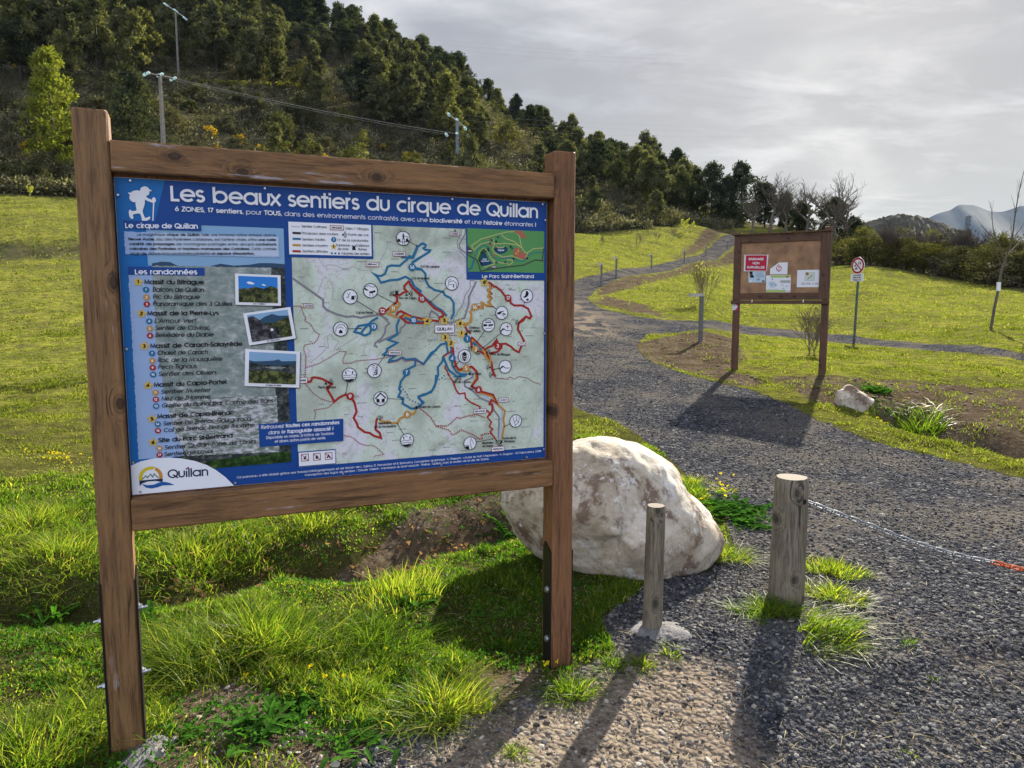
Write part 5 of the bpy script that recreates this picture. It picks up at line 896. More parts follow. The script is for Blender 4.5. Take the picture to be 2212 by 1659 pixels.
def paper(corners, label, draw, col='paper'):
    g = Flat((UB, ZB), zf2); q_ = B(*corners); g.poly(q_, col, 0)
    o = np.array(q_[0]); ux = np.array(q_[1]) - o; vy = np.array(q_[3]) - o; f_ = lambda a, b_: tuple(o + ux * a + vy * b_); draw(g, f_); p_ = g.build('paper_notice', nb); p_['label'] = label; return p_
def d1(g, f_):
    g.poly([f_(.06, .03), f_(.94, .03), f_(.94, .96), f_(.06, .96)], 'notice_red', 1)
    g.text('BAIGNADE', f_(.19, .33), f_(.81, .33), .038, .2, 'paper', 2); g.text('NON', f_(.36, .58), f_(.64, .58), .038, .2, 'paper', 2); g.text('SURVEILLEE', f_(.13, .83), f_(.87, .83), .038, .2, 'paper', 2)
paper((400, 545, 820, 545, 790, 830, 388, 830), 'red notice reading BAIGNADE NON SURVEILLEE', d1)
def d2(g, f_):
    g.poly([f_(.05, .0), f_(.25, .0), f_(.24, .25), f_(.33, .45), f_(.30, .58), f_(.1, .55)], 'black', 1); g.poly([f_(.06, .2), f_(.18, .22), f_(.16, .38), f_(.06, .35)], 'rust', 2)
    for y, a, b_ in ((.13, .48, .85), (.24, .40, .86), (.38, .40, .92), (.47, .5, .92)): g.strokeline([f_(a, y), f_(b_, y)], .004, 'hill_blue', 1)
    c = f_(.58, .72); g.ring(c, .022, .003, 'black', 1, 24); g.poly([(c[0] - .015, c[1] - .004), (c[0], c[1] - .010), (c[0] + .015, c[1]), (c[0] + .012, c[1] + .012), (c[0], c[1] + .002)], 'black', 1)
    g.poly([f_(.05, .8), f_(.22, .8), f_(.22, .93), f_(.05, .93)], 'paper', 1); g.poly([f_(.8, .8), f_(.95, .8), f_(.95, .93), f_(.8, .93)], 'hill_blue', 1)
paper((470, 836, 768, 836, 763, 1025, 468, 1028), 'pale blue notice with a dark bird picture', d2, 'paper_blue')
def d3(g, f_):
    c = B(1000, 782)[0]; g.ring(c, .037, .010, 'light_red', 1, 36); s_ = .026; g.strokeline([(c[0] - s_, c[1] + s_), (c[0] + s_, c[1] - s_)], .008, 'light_red', 2); g.poly(B(985, 828, 1025, 815, 1030, 825, 990, 840), 'black', 1); g.poly(B(975, 715, 1000, 710, 1005, 760, 985, 750), 'logo_orange', 3)
paper((1000, 680, 1155, 676, 1147, 884, 843, 885, 848, 790), 'torn white notice with a red prohibition ring', d3)
def d4(g, f_):
    g.poly([f_(.18, .02), f_(1, .02), f_(1, .14), f_(.18, .14)], 'lime', 1); g.poly([f_(0, .87), f_(.8, .87), f_(.8, .99), f_(0, .99)], 'lime', 1); g.circle(f_(.26, .23), .011, 'trail_blue', 1, 16)
    g.poly([f_(.1, .4), f_(.3, .36), f_(.45, .55), (f_(.35, .75)), f_(.15, .72)], 'paper_blue', 1); g.poly([f_(.58, .3), f_(.97, .3), f_(.97, .46), f_(.58, .46)], 'grey_ink', 1)
    for a, b_ in ((.24, .52), (.4, .58), (.66, .58), (.83, .65), (.70, .77)): g.poly([f_(a - .05, b_), f_(a, b_ - .02), f_(a + .05, b_ + .01), f_(a, b_ + .03)], 'hill_blue', 2)
    g.strokeline([f_(.08, .82), f_(.5, .82)], .003, 'black', 1); g.poly([f_(.78, .04), f_(.92, .03), f_(.86, .18)], 'rust', 3)
    for i in range(3): g.text('Y', f_(.84 + .05 * i, .97), None, .014, .2, 'black', 2, fit=False)
paper((778, 905, 1212, 898, 1200, 1197, 775, 1195), 'white notice with green bands along top and bottom', d4)
def d5(g, f_):
    q_ = [f_(.34, .13), f_(.76, .13), f_(.76, .63), f_(.34, .63)]; g.poly(q_, 'ghost', 1); g.strokeline(q_, .003, 'grey_ink', 2, True); g.strokeline([f_(.46, .55), f_(.53, .42), f_(.60, .40), f_(.66, .28)], .007, 'black', 3); g.poly([f_(.38, .15), f_(.5, .15), f_(.49, .3), f_(.38, .3)], 'rust', 3)
    g.text('DE 20H A 8H', f_(.20, .86), f_(.94, .86), .034, .2, 'grey_ink', 1)
paper((1323, 812, 1728, 805, 1718, 1108, 1310, 1110), 'white notice reading DE 20H A 8H', d5)
g = Flat((UB, ZB), lambda k: .0365 + k * .0008); q_ = B(185, 1395, 285, 1392, 280, 1510, 185, 1510); g.poly(q_, 'paper', 0); g.poly(B(240, 1392, 285, 1392, 282, 1450), 'pink', 1); g.poly(B(282, 1450, 282, 1510, 225, 1510), 'pink', 1); g.strokeline(B(205, 1430, 232, 1432), .006, 'notice_red', 1); g.strokeline(B(205, 1475, 235, 1478), .006, 'notice_red', 1)
g.build('waymark_sticker', nb)

# ---------------- traffic sign ----------------
b0 = hit(1845, 733); ts = empty('traffic_sign', b0, R(-68), 'round red-ringed no-vehicles sign above a small white plate on a leaning green-grey pole', 'traffic sign')
topw = at(1857, 556, b0.y + .05) - b0; rot = Matrix.Rotation(-R(-68), 3, 'Z'); tl = rot @ topw
b = MB(); b.tube([(0, 0, -.15), tuple(tl * .5), tuple(tl)], .031, 14); b.build('pole', M['pole'], ts)
b = MB(); b.tube([tuple(tl), tuple(tl + Vector((0, 0, .02)))], .034, 14); b.build('pole_cap', M['galv'], ts)
def disc(b, c, r_, y0, y1, n=40, m_=0):
    v0 = [(c[0] + r_ * math.cos(t), y0, c[1] + r_ * math.sin(t)) for t in np.linspace(0, 2 * math.pi, n, endpoint=False)]; v1 = [(x, y1, z) for x, _, z in v0]
    b.add(v0 + v1, [tuple(range(n)), tuple(range(2 * n - 1, n - 1, -1))] + [(i, n + i, n + (i + 1) % n, (i + 1) % n) for i in range(n)], m_)
ink('sign_white', (.62, .63, .66)); ink('sign_red', (.30, .012, .02)); dc = tl * .90; hh = tl.z
b = MB(); disc(b, (dc.x, dc.z), .225, dc.y - .05, dc.y - .034); dk = b.build('disc', M['print_sign_white'] if 'print_sign_white' in M else M['sign_white'], ts)
g = Flat((0, 0), lambda k: -(dc.y - .05) + .001 + k * .001); cx, cz = dc.x, -dc.z
g.ring((cx, cz), .192, .052, 'sign_red', 0, 48); g.strokeline([(cx - .12, cz - .12), (cx + .12, cz + .12)], .036, 'sign_red', 1)
g.poly([(cx + .02, cz - .10), (cx + .11, cz - .10), (cx + .11, cz - .02), (cx + .09, cz - .02), (cx + .09, cz - .05), (cx + .04, cz - .05), (cx + .04, cz - .02), (cx + .02, cz - .02)], 'black', 2); g.poly([(cx + .035, cz - .088), (cx + .095, cz - .088), (cx + .095, cz - .066), (cx + .035, cz - .066)], 'sign_white', 3)
for (ox, oy, s_) in ((-.085, .0, 1), (-.05, .08, 1.2)): g.circle((cx + ox - .025 * s_, cz + oy + .012), .015 * s_, 'black', 2, 12); g.circle((cx + ox + .025 * s_, cz + oy + .012), .015 * s_, 'black', 2, 12); g.poly([(cx + ox - .03 * s_, cz + oy), (cx + ox - .005, cz + oy - .03 * s_), (cx + ox + .02 * s_, cz + oy - .03 * s_), (cx + ox + .03 * s_, cz + oy + .005)], 'black', 3)
g.build('prohibition_symbol', dk)
pc = tl * .755; b = MB(); b.box(pc.x - .215, pc.x + .215, pc.y - .052, pc.y - .036, pc.z - .105, pc.z + .105, 0, .004, 1); pk = b.build('text_plate', M['sign_white'], ts)
g = Flat((0, 0), lambda k: -(pc.y - .052) + .001 + k * .001)
for i, s_ in enumerate(('AUTORITE', 'SERVICES', 'PUBLICS')): g.text(s_, (pc.x - .14, -pc.z - .04 + i * .062), (pc.x + .14, -pc.z - .04 + i * .062), .042, .26, 'black', 0)
g.build('plate_lettering', pk)

# ---------------- bollards, chain, boulders ----------------
def round_post(name, base, r_, h_, label, lean=(0, 0), hole=False, seed=1, taper=1.0):
    o = empty(name, base, 0, label, 'bollard'); b = MB(); rr = random.Random(seed); n = 28; rings = 26; ph = rr.random() * 6
    vs = []
    for i in range(rings + 1):
        t = i / rings; z_ = -.12 + (h_ + .12) * t; cham = r_ * (.90 if i == rings else 1); 
        for k in range(n):
            a = 2 * math.pi * k / n; rad = cham * (1 + .022 * math.sin(3 * a + ph) + .012 * math.sin(7 * a + ph * 2)) * (1 + (1 - t) * (taper - 1)) * (1 + (rr.random() - .5) * .008)
            vs.append((rad * math.cos(a) + lean[0] * z_, rad * math.sin(a) + lean[1] * z_, z_ - (.006 if i == rings - 0 and False else 0)))
    fs = [(i * n + k, i * n + (k + 1) % n, (i + 1) * n + (k + 1) % n, (i + 1) * n + k) for i in range(rings) for k in range(n)]
    b.add(vs, fs, 0, True); b.add(vs[-n:], [tuple(range(n))], 1); b.build('timber_post', [M['grey'], M['endgrain']], o)
    if hole:
        c = Vector((lean[0] * h_ * .83 + math.cos(R(-62)) * r_, lean[1] * h_ * .83 + math.sin(R(-62)) * r_, h_ * .83)); d = Vector((math.cos(R(-62)), math.sin(R(-62)), 0)); q = MB(); q.tube([c - d * .01, c + d * .004], .022, 20); q.tube([c + d * .0035, c + d * .0052], .014, 16, 1); q.build('chain_hole', [M['grey'], M['steel']], o)
    return o
m, t, p, co, _ = new_mat('ringed_end_grain'); sp_ = t.new('ShaderNodeSeparateXYZ', i_0=co); rd = t.math('SQRT', t.math('ADD', t.math('POWER', sp_.outputs[0], 2), t.math('POWER', sp_.outputs[1], 2)))
rg_ = t.math('SINE', t.math('ADD', t.math('MULTIPLY', rd, 900), t.math('MULTIPLY', t.noise(co, 30), 7))); t.put(p.inputs['Base Color'], t.mix(t.math('MULTIPLY', t.math('ADD', rg_, 1), .5), (.11, .09, .07), (.22, .19, .155))); p.inputs['Roughness'].default_value = .9; M['endgrain'] = m
tb = hit(1697, 1296); thick = round_post('wooden_bollard', tb, .083, .655, 'thick grey timber bollard with a round hole, holding the end of a chain', (.016, .02), True, 3, 1.10)
nbz = hit(1408, 1356); thin = round_post('wooden_bollard', nbz, .044, .60, 'thin grey timber post set in rough concrete in front of the big boulder', (.012, .0), False, 8, 1.08)
far = Vector((3.95, 3.35, 0)); far.z = H1(far.x, far.y)
c3 = round_post('wooden_bollard', far, .083, .62, 'thick timber bollard at the far end of the chain, beyond the photo edge', (.0, .0), False, 12, 1.1)
# chain
cp = [at(1742, 1082, tb.y - .02), at(1807, 1108, 3.66), at(1877, 1134, 3.66), at(1956, 1165, 3.66), at(2035, 1190, 3.64), at(2101, 1206, 3.62), at(2149, 1215, 3.60), at(2212, 1231, 3.58)]
end = far + Vector((-.08, 0, .42)); p7 = cp[-1]
for k_ in (.33, .66, 1): cp.append(Vector((p7.x + (end.x - p7.x) * k_, p7.y + (end.y - p7.y) * k_, p7.z + (end.z - p7.z) * k_ ** 1.7 - .03 * math.sin(k_ * 3.14))))
def resample(P_, step):
    out = [P_[0]]; acc = 0
    for a, b_ in zip(P_[:-1], P_[1:]):
        l_ = (b_ - a).length; t_ = step - acc
        while t_ <= l_: out.append(a + (b_ - a) * (t_ / l_)); t_ += step
        acc = (l_ - (t_ - step))
    return out
pts = resample(cp, .046); chain = empty('barrier_chain', cp[0], 0, 'silver and orange link chain hanging from the thick bollard over the gravel', 'chain')
def link(b, c, d, flip):
    d = d.normalized(); s_ = d.cross(Vector((0, 0, 1))).normalized(); u_ = s_.cross(d); a = (s_ if flip else u_); a = (a * .8 + (u_ if flip else s_) * .6).normalized() if True else a
    hl, hw = .031, .0125; P_ = []
    for k in range(16):
        t_ = 2 * math.pi * k / 16; x = math.cos(t_); y = math.sin(t_); P_.append(c + d * (hl - hw) * (1 if x > 0 else -1) + d * hw * x + a * hw * y)
    n = 6; vs = []; nn = d.cross(a)
    for k in range(16):
        tan = (P_[(k + 1) % 16] - P_[k - 1]).normalized(); o_ = nn.cross(tan)
        for j in range(n): t_ = 2 * math.pi * j / n; vs.append(P_[k] + (nn * math.cos(t_) + o_ * math.sin(t_)) * .0042)
    b.add(vs, [(k * n + j, k * n + (j + 1) % n, ((k + 1) % 16) * n + (j + 1) % n, ((k + 1) % 16) * n + j) for k in range(16) for j in range(n)], 0, True)
s1 = MB(); s2 = MB(); xsplit = at(2132, 1212, 3.6).x
for i in range(len(pts) - 1): link(s1 if pts[i].x < xsplit else s2, (pts[i] + pts[i + 1]) / 2 - cp[0], pts[i + 1] - pts[i], i % 2 == 0)
M['link'] = plain('dull_silver_link', (.26, .28, .30), .5, .5); o1 = s1.build('silver_links', M['link'], chain); o2 = s2.build('orange_links', M['orange'], chain)

m, t, p, co, _ = new_mat('limestone_boulder')
a1 = t.noise(co, 2.6, 8, .62, .4); a2 = t.noise(co, 11, 8, .72); a3 = t.noise(t.mapping(co, (1, 1, 1), (0, 0, 0), (4, 2, 7)), 2.2, 6, .65, .6); a5 = t.noise(co, 55, 5, .7)
c = t.ramp(t.math('ADD', t.math('MULTIPLY', a1, .5), t.math('MULTIPLY', a2, .5)), [(.34, (.22, .18, .125)), (.43, (.37, .32, .24)), (.50, (.48, .43, .345)), (.60, (.60, .57, .51))])
c = t.mix(t.ramp(t.math('ADD', t.math('MULTIPLY', a3, .62), t.math('MULTIPLY', a2, .38)), [(.51, 0), (.575, .9)]), c, (.12, .072, .04))
c = t.mix(t.ramp(t.math('ADD', t.math('MULTIPLY', t.noise(co, 6, 6, .7), .5), t.math('MULTIPLY', t.noise(co, 26, 4, .7), .5)), [(.55, 0), (.60, .75)]), c, (.64, .63, .64))
c = t.mix(t.ramp(a5, [(.60, 0), (.72, .5)]), c, (.10, .085, .07))
t.put(p.inputs['Base Color'], c); p.inputs['Roughness'].default_value = .9; t.put(p.inputs['Normal'], t.bump(t.math('ADD', t.math('MULTIPLY', a2, 1.6), t.math('ADD', a1, t.math('MULTIPLY', a5, .5))), .5, .018)); M['rock'] = m
def sil_rock(name, Yc, outline, cpx, ry, label, mat, seed=0, rough=.02, facets=0, group=None):
    """rock whose side outline follows (px,py) points at distance Yc; ry = half depth"""
    c = at(*cpx, Yc); pts_ = [at(x, y, Yc) - c for x, y in outline]; th = np.array([math.atan2(p_.z, p_.x) for p_ in pts_]); rd_ = np.array([math.hypot(p_.x, p_.z) for p_ in pts_]); o_ = np.argsort(th); th = th[o_]; rd_ = rd_[o_]
    th3 = np.concatenate([th - 2 * math.pi, th, th + 2 * math.pi]); rd3 = np.tile(rd_, 3)
    import bmesh
    bm = bmesh.new(); bmesh.ops.create_icosphere(bm, subdivisions=6, radius=1); V_ = np.array([v.co[:] for v in bm.verts])
    a = np.arctan2(V_[:, 2], V_[:, 0]); rr_ = pchip(th3, rd3, a); x_ = V_[:, 0] * rr_; z_ = V_[:, 2] * rr_; y_ = V_[:, 1] * ry * (1 + .12 * np.sin(a * 2 + seed))
    n_ = (fbm(x_ * 3 + seed * 5, z_ * 3 + y_ * 2, seed, 5) - .5) * rough * 3 + (fbm(x_ * 14 + y_ * 9, z_ * 14 - y_ * 11, seed + 3, 4) - .5) * rough
    k = 1 + n_ / (rd_.mean() * .8)
    x_, y_, z_ = x_ * k, y_ * k, z_ * k
    if facets:
        rr0 = np.random.default_rng(seed)
        for i in range(facets):
            nv = rr0.normal(size=3); nv /= np.linalg.norm(nv); s_ = x_ * nv[0] + y_ * nv[1] + z_ * nv[2]; lim = np.percentile(s_, 88); e_ = np.clip(s_ - lim, 0, None) * .85; x_ -= e_ * nv[0]; y_ -= e_ * nv[1]; z_ -= e_ * nv[2]
    for v, a_, b_, c_ in zip(bm.verts, x_, y_, z_): v.co = (a_, b_, c_)
    me = bpy.data.meshes.new(name); bm.to_mesh(me); bm.free(); me.materials.append(mat); me.polygons.foreach_set('use_smooth', np.ones(len(me.polygons), bool)); o = link_mesh(name, me); o.location = c
    return tag(o, label, 'rock', group)
sil_rock('boulder', 4.35, [(1087, 1062), (1098, 1110), (1125, 1160), (1185, 1215), (1240, 1248), (1340, 1262), (1430, 1262), (1500, 1235), (1545, 1195), (1560, 1162), (1548, 1128), (1520, 1092), (1480, 1052), (1462, 1018), (1420, 985), (1370, 958), (1300, 947), (1240, 952), (1170, 975), (1110, 1015)], (1320, 1110), .42, 'large pale limestone boulder stained brown, beside the right post of the map sign', M['rock'], 3, .028)
M['rock2'] = M['rock'].copy()
r2 = hit(1835, 880); sil_rock('rock', r2.y + .10, [(1787, 880), (1790, 858), (1808, 845), (1822, 840), (1834, 832), (1852, 842), (1872, 855), (1890, 868), (1893, 882), (1870, 892), (1830, 893), (1795, 890)], (1838, 866), .2, 'small angular white rock in the grass between the notice board and road edge', M['rock2'], 5, .012, 12)
# concrete footings
def footing(c, rad, label, seed):
    rr = random.Random(seed); b = MB(); nr, n = 9, 40; vs = []
    for i in range(nr):
        t_ = (i + 1) / nr
        for k in range(n): a = 2 * math.pi * k / n; r_ = rad * t_ * (1 + .22 * math.sin(2 * a + seed) + .13 * math.sin(5 * a + seed * 2) + .05 * math.sin(11 * a)); x, y = c[0] + r_ * math.cos(a), c[1] + r_ * math.sin(a); vs.append((x - c[0], y - c[1], H1(x, y) - c[2] + .035 * .6 * (1 - t_ ** 2.5) - .004 + (rr.random() - .5) * .010))
    vs.append((0, 0, .02)); fs = [(i * n + k, i * n + (k + 1) % n, (i + 1) * n + (k + 1) % n, (i + 1) * n + k) for i in range(nr - 1) for k in range(n)] + [((k + 1) % n, k, nr * n) for k in range(n)]
    b.add(vs, [f[::-1] for f in fs], 0, True); o = b.build('concrete_footing', M['footing']); o.location = c; return tag(o, label, 'concrete footing')
M['footing'] = plain('rough_spilt_concrete', (.15, .148, .15), .95, var=.35, scale=22, bump=.9)
footing(nbz + Vector((.03, -.02, 0)), .125, 'rough grey spilt concrete around the foot of the thin timber post', 2)
lp = TLW + SU * (-.05); lp = Vector((lp.x, lp.y, H1(lp.x, lp.y))); footing(lp + Vector((.07, -.03, 0)), .10, 'crumbled concrete around the foot of the sign\'s left post', 5)

# ---------------- low path lights ----------------
def path_light(base, h_, yaw, label):
    o = empty('path_light', base, yaw, label, 'path light', 'low lights along the path'); b = MB(); b.box(-.04, .04, -.03, .03, -.1, h_ - .06, 0, .004); b.build('post', M['alu'], o)
    b = MB(); b.box(-.26, .04, -.034, .034, h_ - .059, h_, 0, .004); b.build('lamp_head', M['alulight'], o); b = MB(); b.box(-.25, -.06, -.026, .026, h_ - .066, h_ - .0595); b.build('diffuser', M['sign_white'], o); return o
PL = [((1513, 738), 'tall-looking nearest path light, grey with a lit top, between the notice board and bare shrub', .0), ((1299, 617), 'path light at the bend of the path, just right of the map sign', .1), ((1331, 600), 'second path light from the map sign', .1), ((1407, 581), 'third path light from the map sign, against the meadow bank', .15), ((1478, 568), 'fourth path light from the map sign, where the path starts to climb', .2), ((1525, 552), 'fifth path light from the map sign, halfway up the climbing path', .2), ((1571, 538), 'smallest path light, near the crest of the path beside the notice board', .2)]
pl0 = None
for (pp, lab, yw) in PL:
    b_ = hit(*pp)
    if pl0 is None: pl0 = path_light(b_, 1.0, yw, lab)
    else: copy_tree(pl0, b_, yw, None, lab)

# ---------------- power line ----------------
def pole_mesh(o, h_, w0, w1, mat, steps=True, n=4):
    b = MB(); 
    for (z0, z1) in ((-1, h_),):
        a0, a1 = w0 / 2, w1 / 2; b.add([(-a0, -a0 * .7, z0), (a0, -a0 * .7, z0), (a0, a0 * .7, z0), (-a0, a0 * .7, z0), (-a1, -a1 * .7, z1), (a1, -a1 * .7, z1), (a1, a1 * .7, z1), (-a1, a1 * .7, z1)], [(0, 3, 2, 1), (4, 5, 6, 7), (0, 1, 5, 4), (1, 2, 6, 5), (2, 3, 7, 6), (3, 0, 4, 7)])
    b.build('pole', M[mat], o)
    if steps:
        for i in range(int(h_ / 1.1)):
            s_ = MB(); z_ = 1 + i * 1.1; s_.box(-.02, .30, -.22, -.17, z_, z_ + .05); s_.build('step_rung', M['concrete'], o)
def insul(b, p_, d, n=3):
    d = d.normalized()
    for i in range(n): b.tube([p_ + d * (i * .16), p_ + d * (i * .16 + .05)], [.13, .09], 8, 0)
P1b = at(359, 430, 66); P1b.z = H1(P1b.x, P1b.y); P2b = at(989, 470, 80); P2b.z = H1(P2b.x, P2b.y); P3b = hit(386, 168)
t1w = at(352, 161, P1b.y); t2w = at(988, 255, P2b.y); t3w = at(378, 24, P3b.y); wires = []
def upole(base, top, label, mat, arms, yaw, w0, w1, steps):
    h_ = top.z - base.z; o = empty('utility_pole', base, yaw, label, 'utility pole', 'poles of the power line'); pole_mesh(o, h_, w0, w1, mat, steps); ends = []
    mw = Matrix.Translation(base) @ Matrix.Rotation(yaw, 4, 'Z')
    for (za, half, ang, lit) in arms:
        b = MB(); dz = math.sin(ang) * half; b.tube([(-half, 0, h_ + za - dz), (half, 0, h_ + za + dz)], .07, 6, smooth=False); b.build('cross_arm', M['galv'] if lit else M['steel'], o)
        for s_ in (-1, 0, 1):
            p_ = Vector((half * s_ * .95, 0, h_ + za + dz * s_ + (0 if s_ else .12))); q = MB()
            for sd2 in (-1, 1): insul(q, p_ + Vector((0, sd2 * .12, -.05)), Vector((sd2 * .4, sd2 * .8, 0)))
            q.build('insulator', M['glass'], o); ends.append(mw @ p_)
    return o, ends
dirw = lambda a, b_: math.atan2(b_.y - a.y, b_.x - a.x) + math.pi / 2
_, e1 = upole(P1b, t1w, 'concrete pole with glinting insulators, rising behind the map sign\'s top rail on the left', 'concrete', [(-.1, 1.5, .12, False)], dirw(P1b, P2b) - .9, .42, .25, True)
_, e2 = upole(P2b, t2w, 'blue-grey pole behind the middle of the map sign\'s top rail', 'bluepole', [(-1.7, 1.2, 0, False), (-.3, .9, -.8, True)], .25, .42, .28, True)
_, e3 = upole(P3b, t3w, 'thin pole with a bent bright cross arm, highest on the hillside above a grassy ledge', 'concrete', [(.0, 1.3, -.7, True)], .2, .32, .2, False)
b = MB()
def span(a, b_, sag, r_=.011):
    P_ = [a + (b_ - a) * t_ - Vector((0, 0, 4 * sag * t_ * (1 - t_))) for t_ in np.linspace(0, 1, 15)]; b.tube([p_ - P1b for p_ in P_], r_, 5, cap=False)
for i in range(3): span(e1[i], e2[i], .35)
for i in range(3): span(e1[i], e1[i] + Vector((-70, -6, 6 + i * .3)), 1.2, .003)
for i in range(3): span(e2[3 + i], e2[3 + i] + Vector((75, 62, 14)), 1.2, .006)
for i in range(3): span(e3[i], e3[i] + Vector((90, 60, 12)), 1.5, .007)
o = b.build('power_cables', M['wire']); o.location = P1b; tag(o, 'thin overhead wires strung between the poles across the hillside', 'power cables')
# lattice mast
tp = at(2091, 466, 300); tb_ = Vector((tp.x, 300, H1(tp.x, 300))); mast = empty('lattice_mast', tb_, 0, 'thin lattice mast sticking up behind the dark thicket, against the blue mountain', 'mast')
hgt = tp.z - tb_.z; b = MB(); wd = lambda z_: .9 - .45 * z_ / hgt; nl = 12
for i in range(nl):
    z0, z1 = hgt * i / nl, hgt * (i + 1) / nl
    for a in range(4):
        ca_, sa_ = ((-1, -1), (1, -1), (1, 1), (-1, 1))[a]; cb, sb = ((-1, -1), (1, -1), (1, 1), (-1, 1))[(a + 1) % 4]
        b.tube([(ca_ * wd(z0), sa_ * wd(z0), z0), (ca_ * wd(z1), sa_ * wd(z1), z1)], .13, 4, cap=False); b.tube([(ca_ * wd(z0), sa_ * wd(z0), z0), (cb * wd(z1), sb * wd(z1), z1)], .06, 4, cap=False); b.tube([(ca_ * wd(z1), sa_ * wd(z1), z1), (cb * wd(z1), sb * wd(z1), z1)], .06, 4, cap=False)
b.build('lattice_frame', M['pole'], mast)
b = MB()
for z_ in (.97, .9, .82): b.tube([(-.9, -.5, hgt * z_ - .5), (-.9, -.5, hgt * z_ + .5)], .28, 6); b.tube([(.9, -.5, hgt * z_ - .4), (.9, -.5, hgt * z_ + .6)], .25, 6)
b.build('antenna', M['bluepole'], mast)
# ---------------- vegetation builders ----------------
def leaf_cloud(cent, rad, nleaf, size, tintc, rg_, flat=.8, aspect=1.7, up=.25):
    """many small leaf faces (triangles) round clump centres; returns V, F(flat), sizes, tint"""
    cent = np.asarray(cent, float); N = len(cent) * nleaf; c = np.repeat(cent, nleaf, 0); rd_ = np.repeat(np.asarray(rad, float) * np.ones(len(cent)), nleaf)
    d = rg_.normal(size=(N, 3)); d /= np.linalg.norm(d, axis=1)[:, None]; rr = rd_ * rg_.random(N) ** .45; d2 = d * rr[:, None]; d2[:, 2] *= flat
    p = c + d2; a = rg_.normal(size=(N, 3)) * .8 + d + np.array([0, 0, up]); a /= np.linalg.norm(a, axis=1)[:, None]; b_ = np.cross(a, rg_.normal(size=(N, 3))); b_ /= np.linalg.norm(b_, axis=1)[:, None]
    s_ = size * (.6 + .8 * rg_.random(N))[:, None]; V_ = np.stack([p - b_ * s_ * .5, p + b_ * s_ * .5, p + a * s_ * aspect], 1).reshape(-1, 3)
    t_ = np.repeat(np.clip(np.repeat(np.asarray(tintc, float) * np.ones(len(cent)), nleaf) + (rg_.random(N) - .5) * .35, 0, 1), 3)
    return V_, np.arange(N * 3), np.full(N, 3), t_
def limbs(b, H_, r0, nl, lo, spread, rr, up=.5, m=0):
    for i in range(nl):
        t_ = lo + (1 - lo) * (i + rr.random()) / nl; a = rr.random() * 6.28; z0 = H_ * t_; l_ = spread * (1.15 - t_) * (.6 + .6 * rr.random())
        b.tube([(0, 0, z0), (math.cos(a) * l_ * .5, math.sin(a) * l_ * .5, z0 + l_ * up * .35), (math.cos(a) * l_, math.sin(a) * l_, z0 + l_ * up)], [r0 * (1 - t_ * .7) * .45, r0 * .2, r0 * .06], 4, m, cap=False)
def make_pine(name, H_, W_, seed, mat, dens=1.0, lo=.22, cone=.5, sz=.26, label=None, cat='tree', group=None, irregular=.3):
    rr = random.Random(seed); rg_ = np.random.default_rng(seed); o = empty(name, (0, 0, 0), 0, label, cat, group); b = MB(); x = y = 0; tp_ = []; lean = (rr.random() - .5) * .08 * H_
    for i in range(6): tp_.append((lean * (i / 5) ** 2 + (rr.random() - .5) * .12, (rr.random() - .5) * .12, -.6 + (H_ * .93 + .6) * i / 5))
    b.tube(tp_, [H_ * .022 * (1 - .15 * i) for i in range(6)], 6); limbs(b, H_ * .9, H_ * .024, 16, lo, W_ * .5, rr); b.build('trunk', M['bark'], o)
    cs, rs, ts = [], [], []; n = int(84 * dens)
    for i in range(n):
        t_ = lo + (1.0 - lo) * (i / n) ** .85; prof = (1 - t_) ** cone * min(1, (t_ - lo + .14) * 4.5); a = rr.random() * 6.28; rad = W_ * .5 * prof * (.25 + .85 * rr.random() ** .6) * (.8 + .45 * rr.random()) * (1 + irregular * math.sin(a * 2 + seed + t_ * 9))
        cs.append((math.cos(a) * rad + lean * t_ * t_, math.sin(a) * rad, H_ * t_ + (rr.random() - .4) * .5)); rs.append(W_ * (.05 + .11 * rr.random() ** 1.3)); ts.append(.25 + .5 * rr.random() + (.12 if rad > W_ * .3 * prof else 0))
    V_, F_, S_, T_ = leaf_cloud(cs, rs, 60, sz * .78, ts, rg_, .7, 1.6); mesh_np('crown', V_, F_, S_, M[mat], o, attrs={'tint': T_}); return o
def make_bush(name, H_, W_, seed, mat, sz=.12, n=46, leafn=34, label=None, cat='shrub', group=None, stems=True, core=True):
    rr = random.Random(seed); rg_ = np.random.default_rng(seed); o = empty(name, (0, 0, 0), 0, label, cat, group); b = MB()
    for i in range(6): a = rr.random() * 6.28; l_ = W_ * .3 * rr.random(); b.tube([(0, 0, -.2), (math.cos(a) * l_ * .5, math.sin(a) * l_ * .5, H_ * .4), (math.cos(a) * l_, math.sin(a) * l_, H_ * .8)], [H_ * .02, H_ * .013, H_ * .004], 4, cap=False)
    b.build('stems', M['barkg'], o); cs, rs, ts = [], [], []
    for i in range(n):
        a = rr.random() * 6.28; e_ = rr.random() ** .8; rad = W_ * .5 * math.sqrt(max(.05, 1 - e_ * e_ * .9)) * (.35 + .65 * rr.random() ** .5) * (1 + .25 * math.sin(3 * a + seed)); cs.append((math.cos(a) * rad, math.sin(a) * rad, H_ * (.1 + .85 * e_) * (1 + .12 * math.sin(2 * a + seed * 2)))); rs.append(min(H_, W_) * (.10 + .10 * rr.random())); ts.append(.15 + .6 * rr.random())
    V_, F_, S_, T_ = leaf_cloud(cs, rs, leafn, sz, ts, rg_, .8, 1.3); mesh_np('foliage', V_, F_, S_, M[mat], o, attrs={'tint': T_}); return o
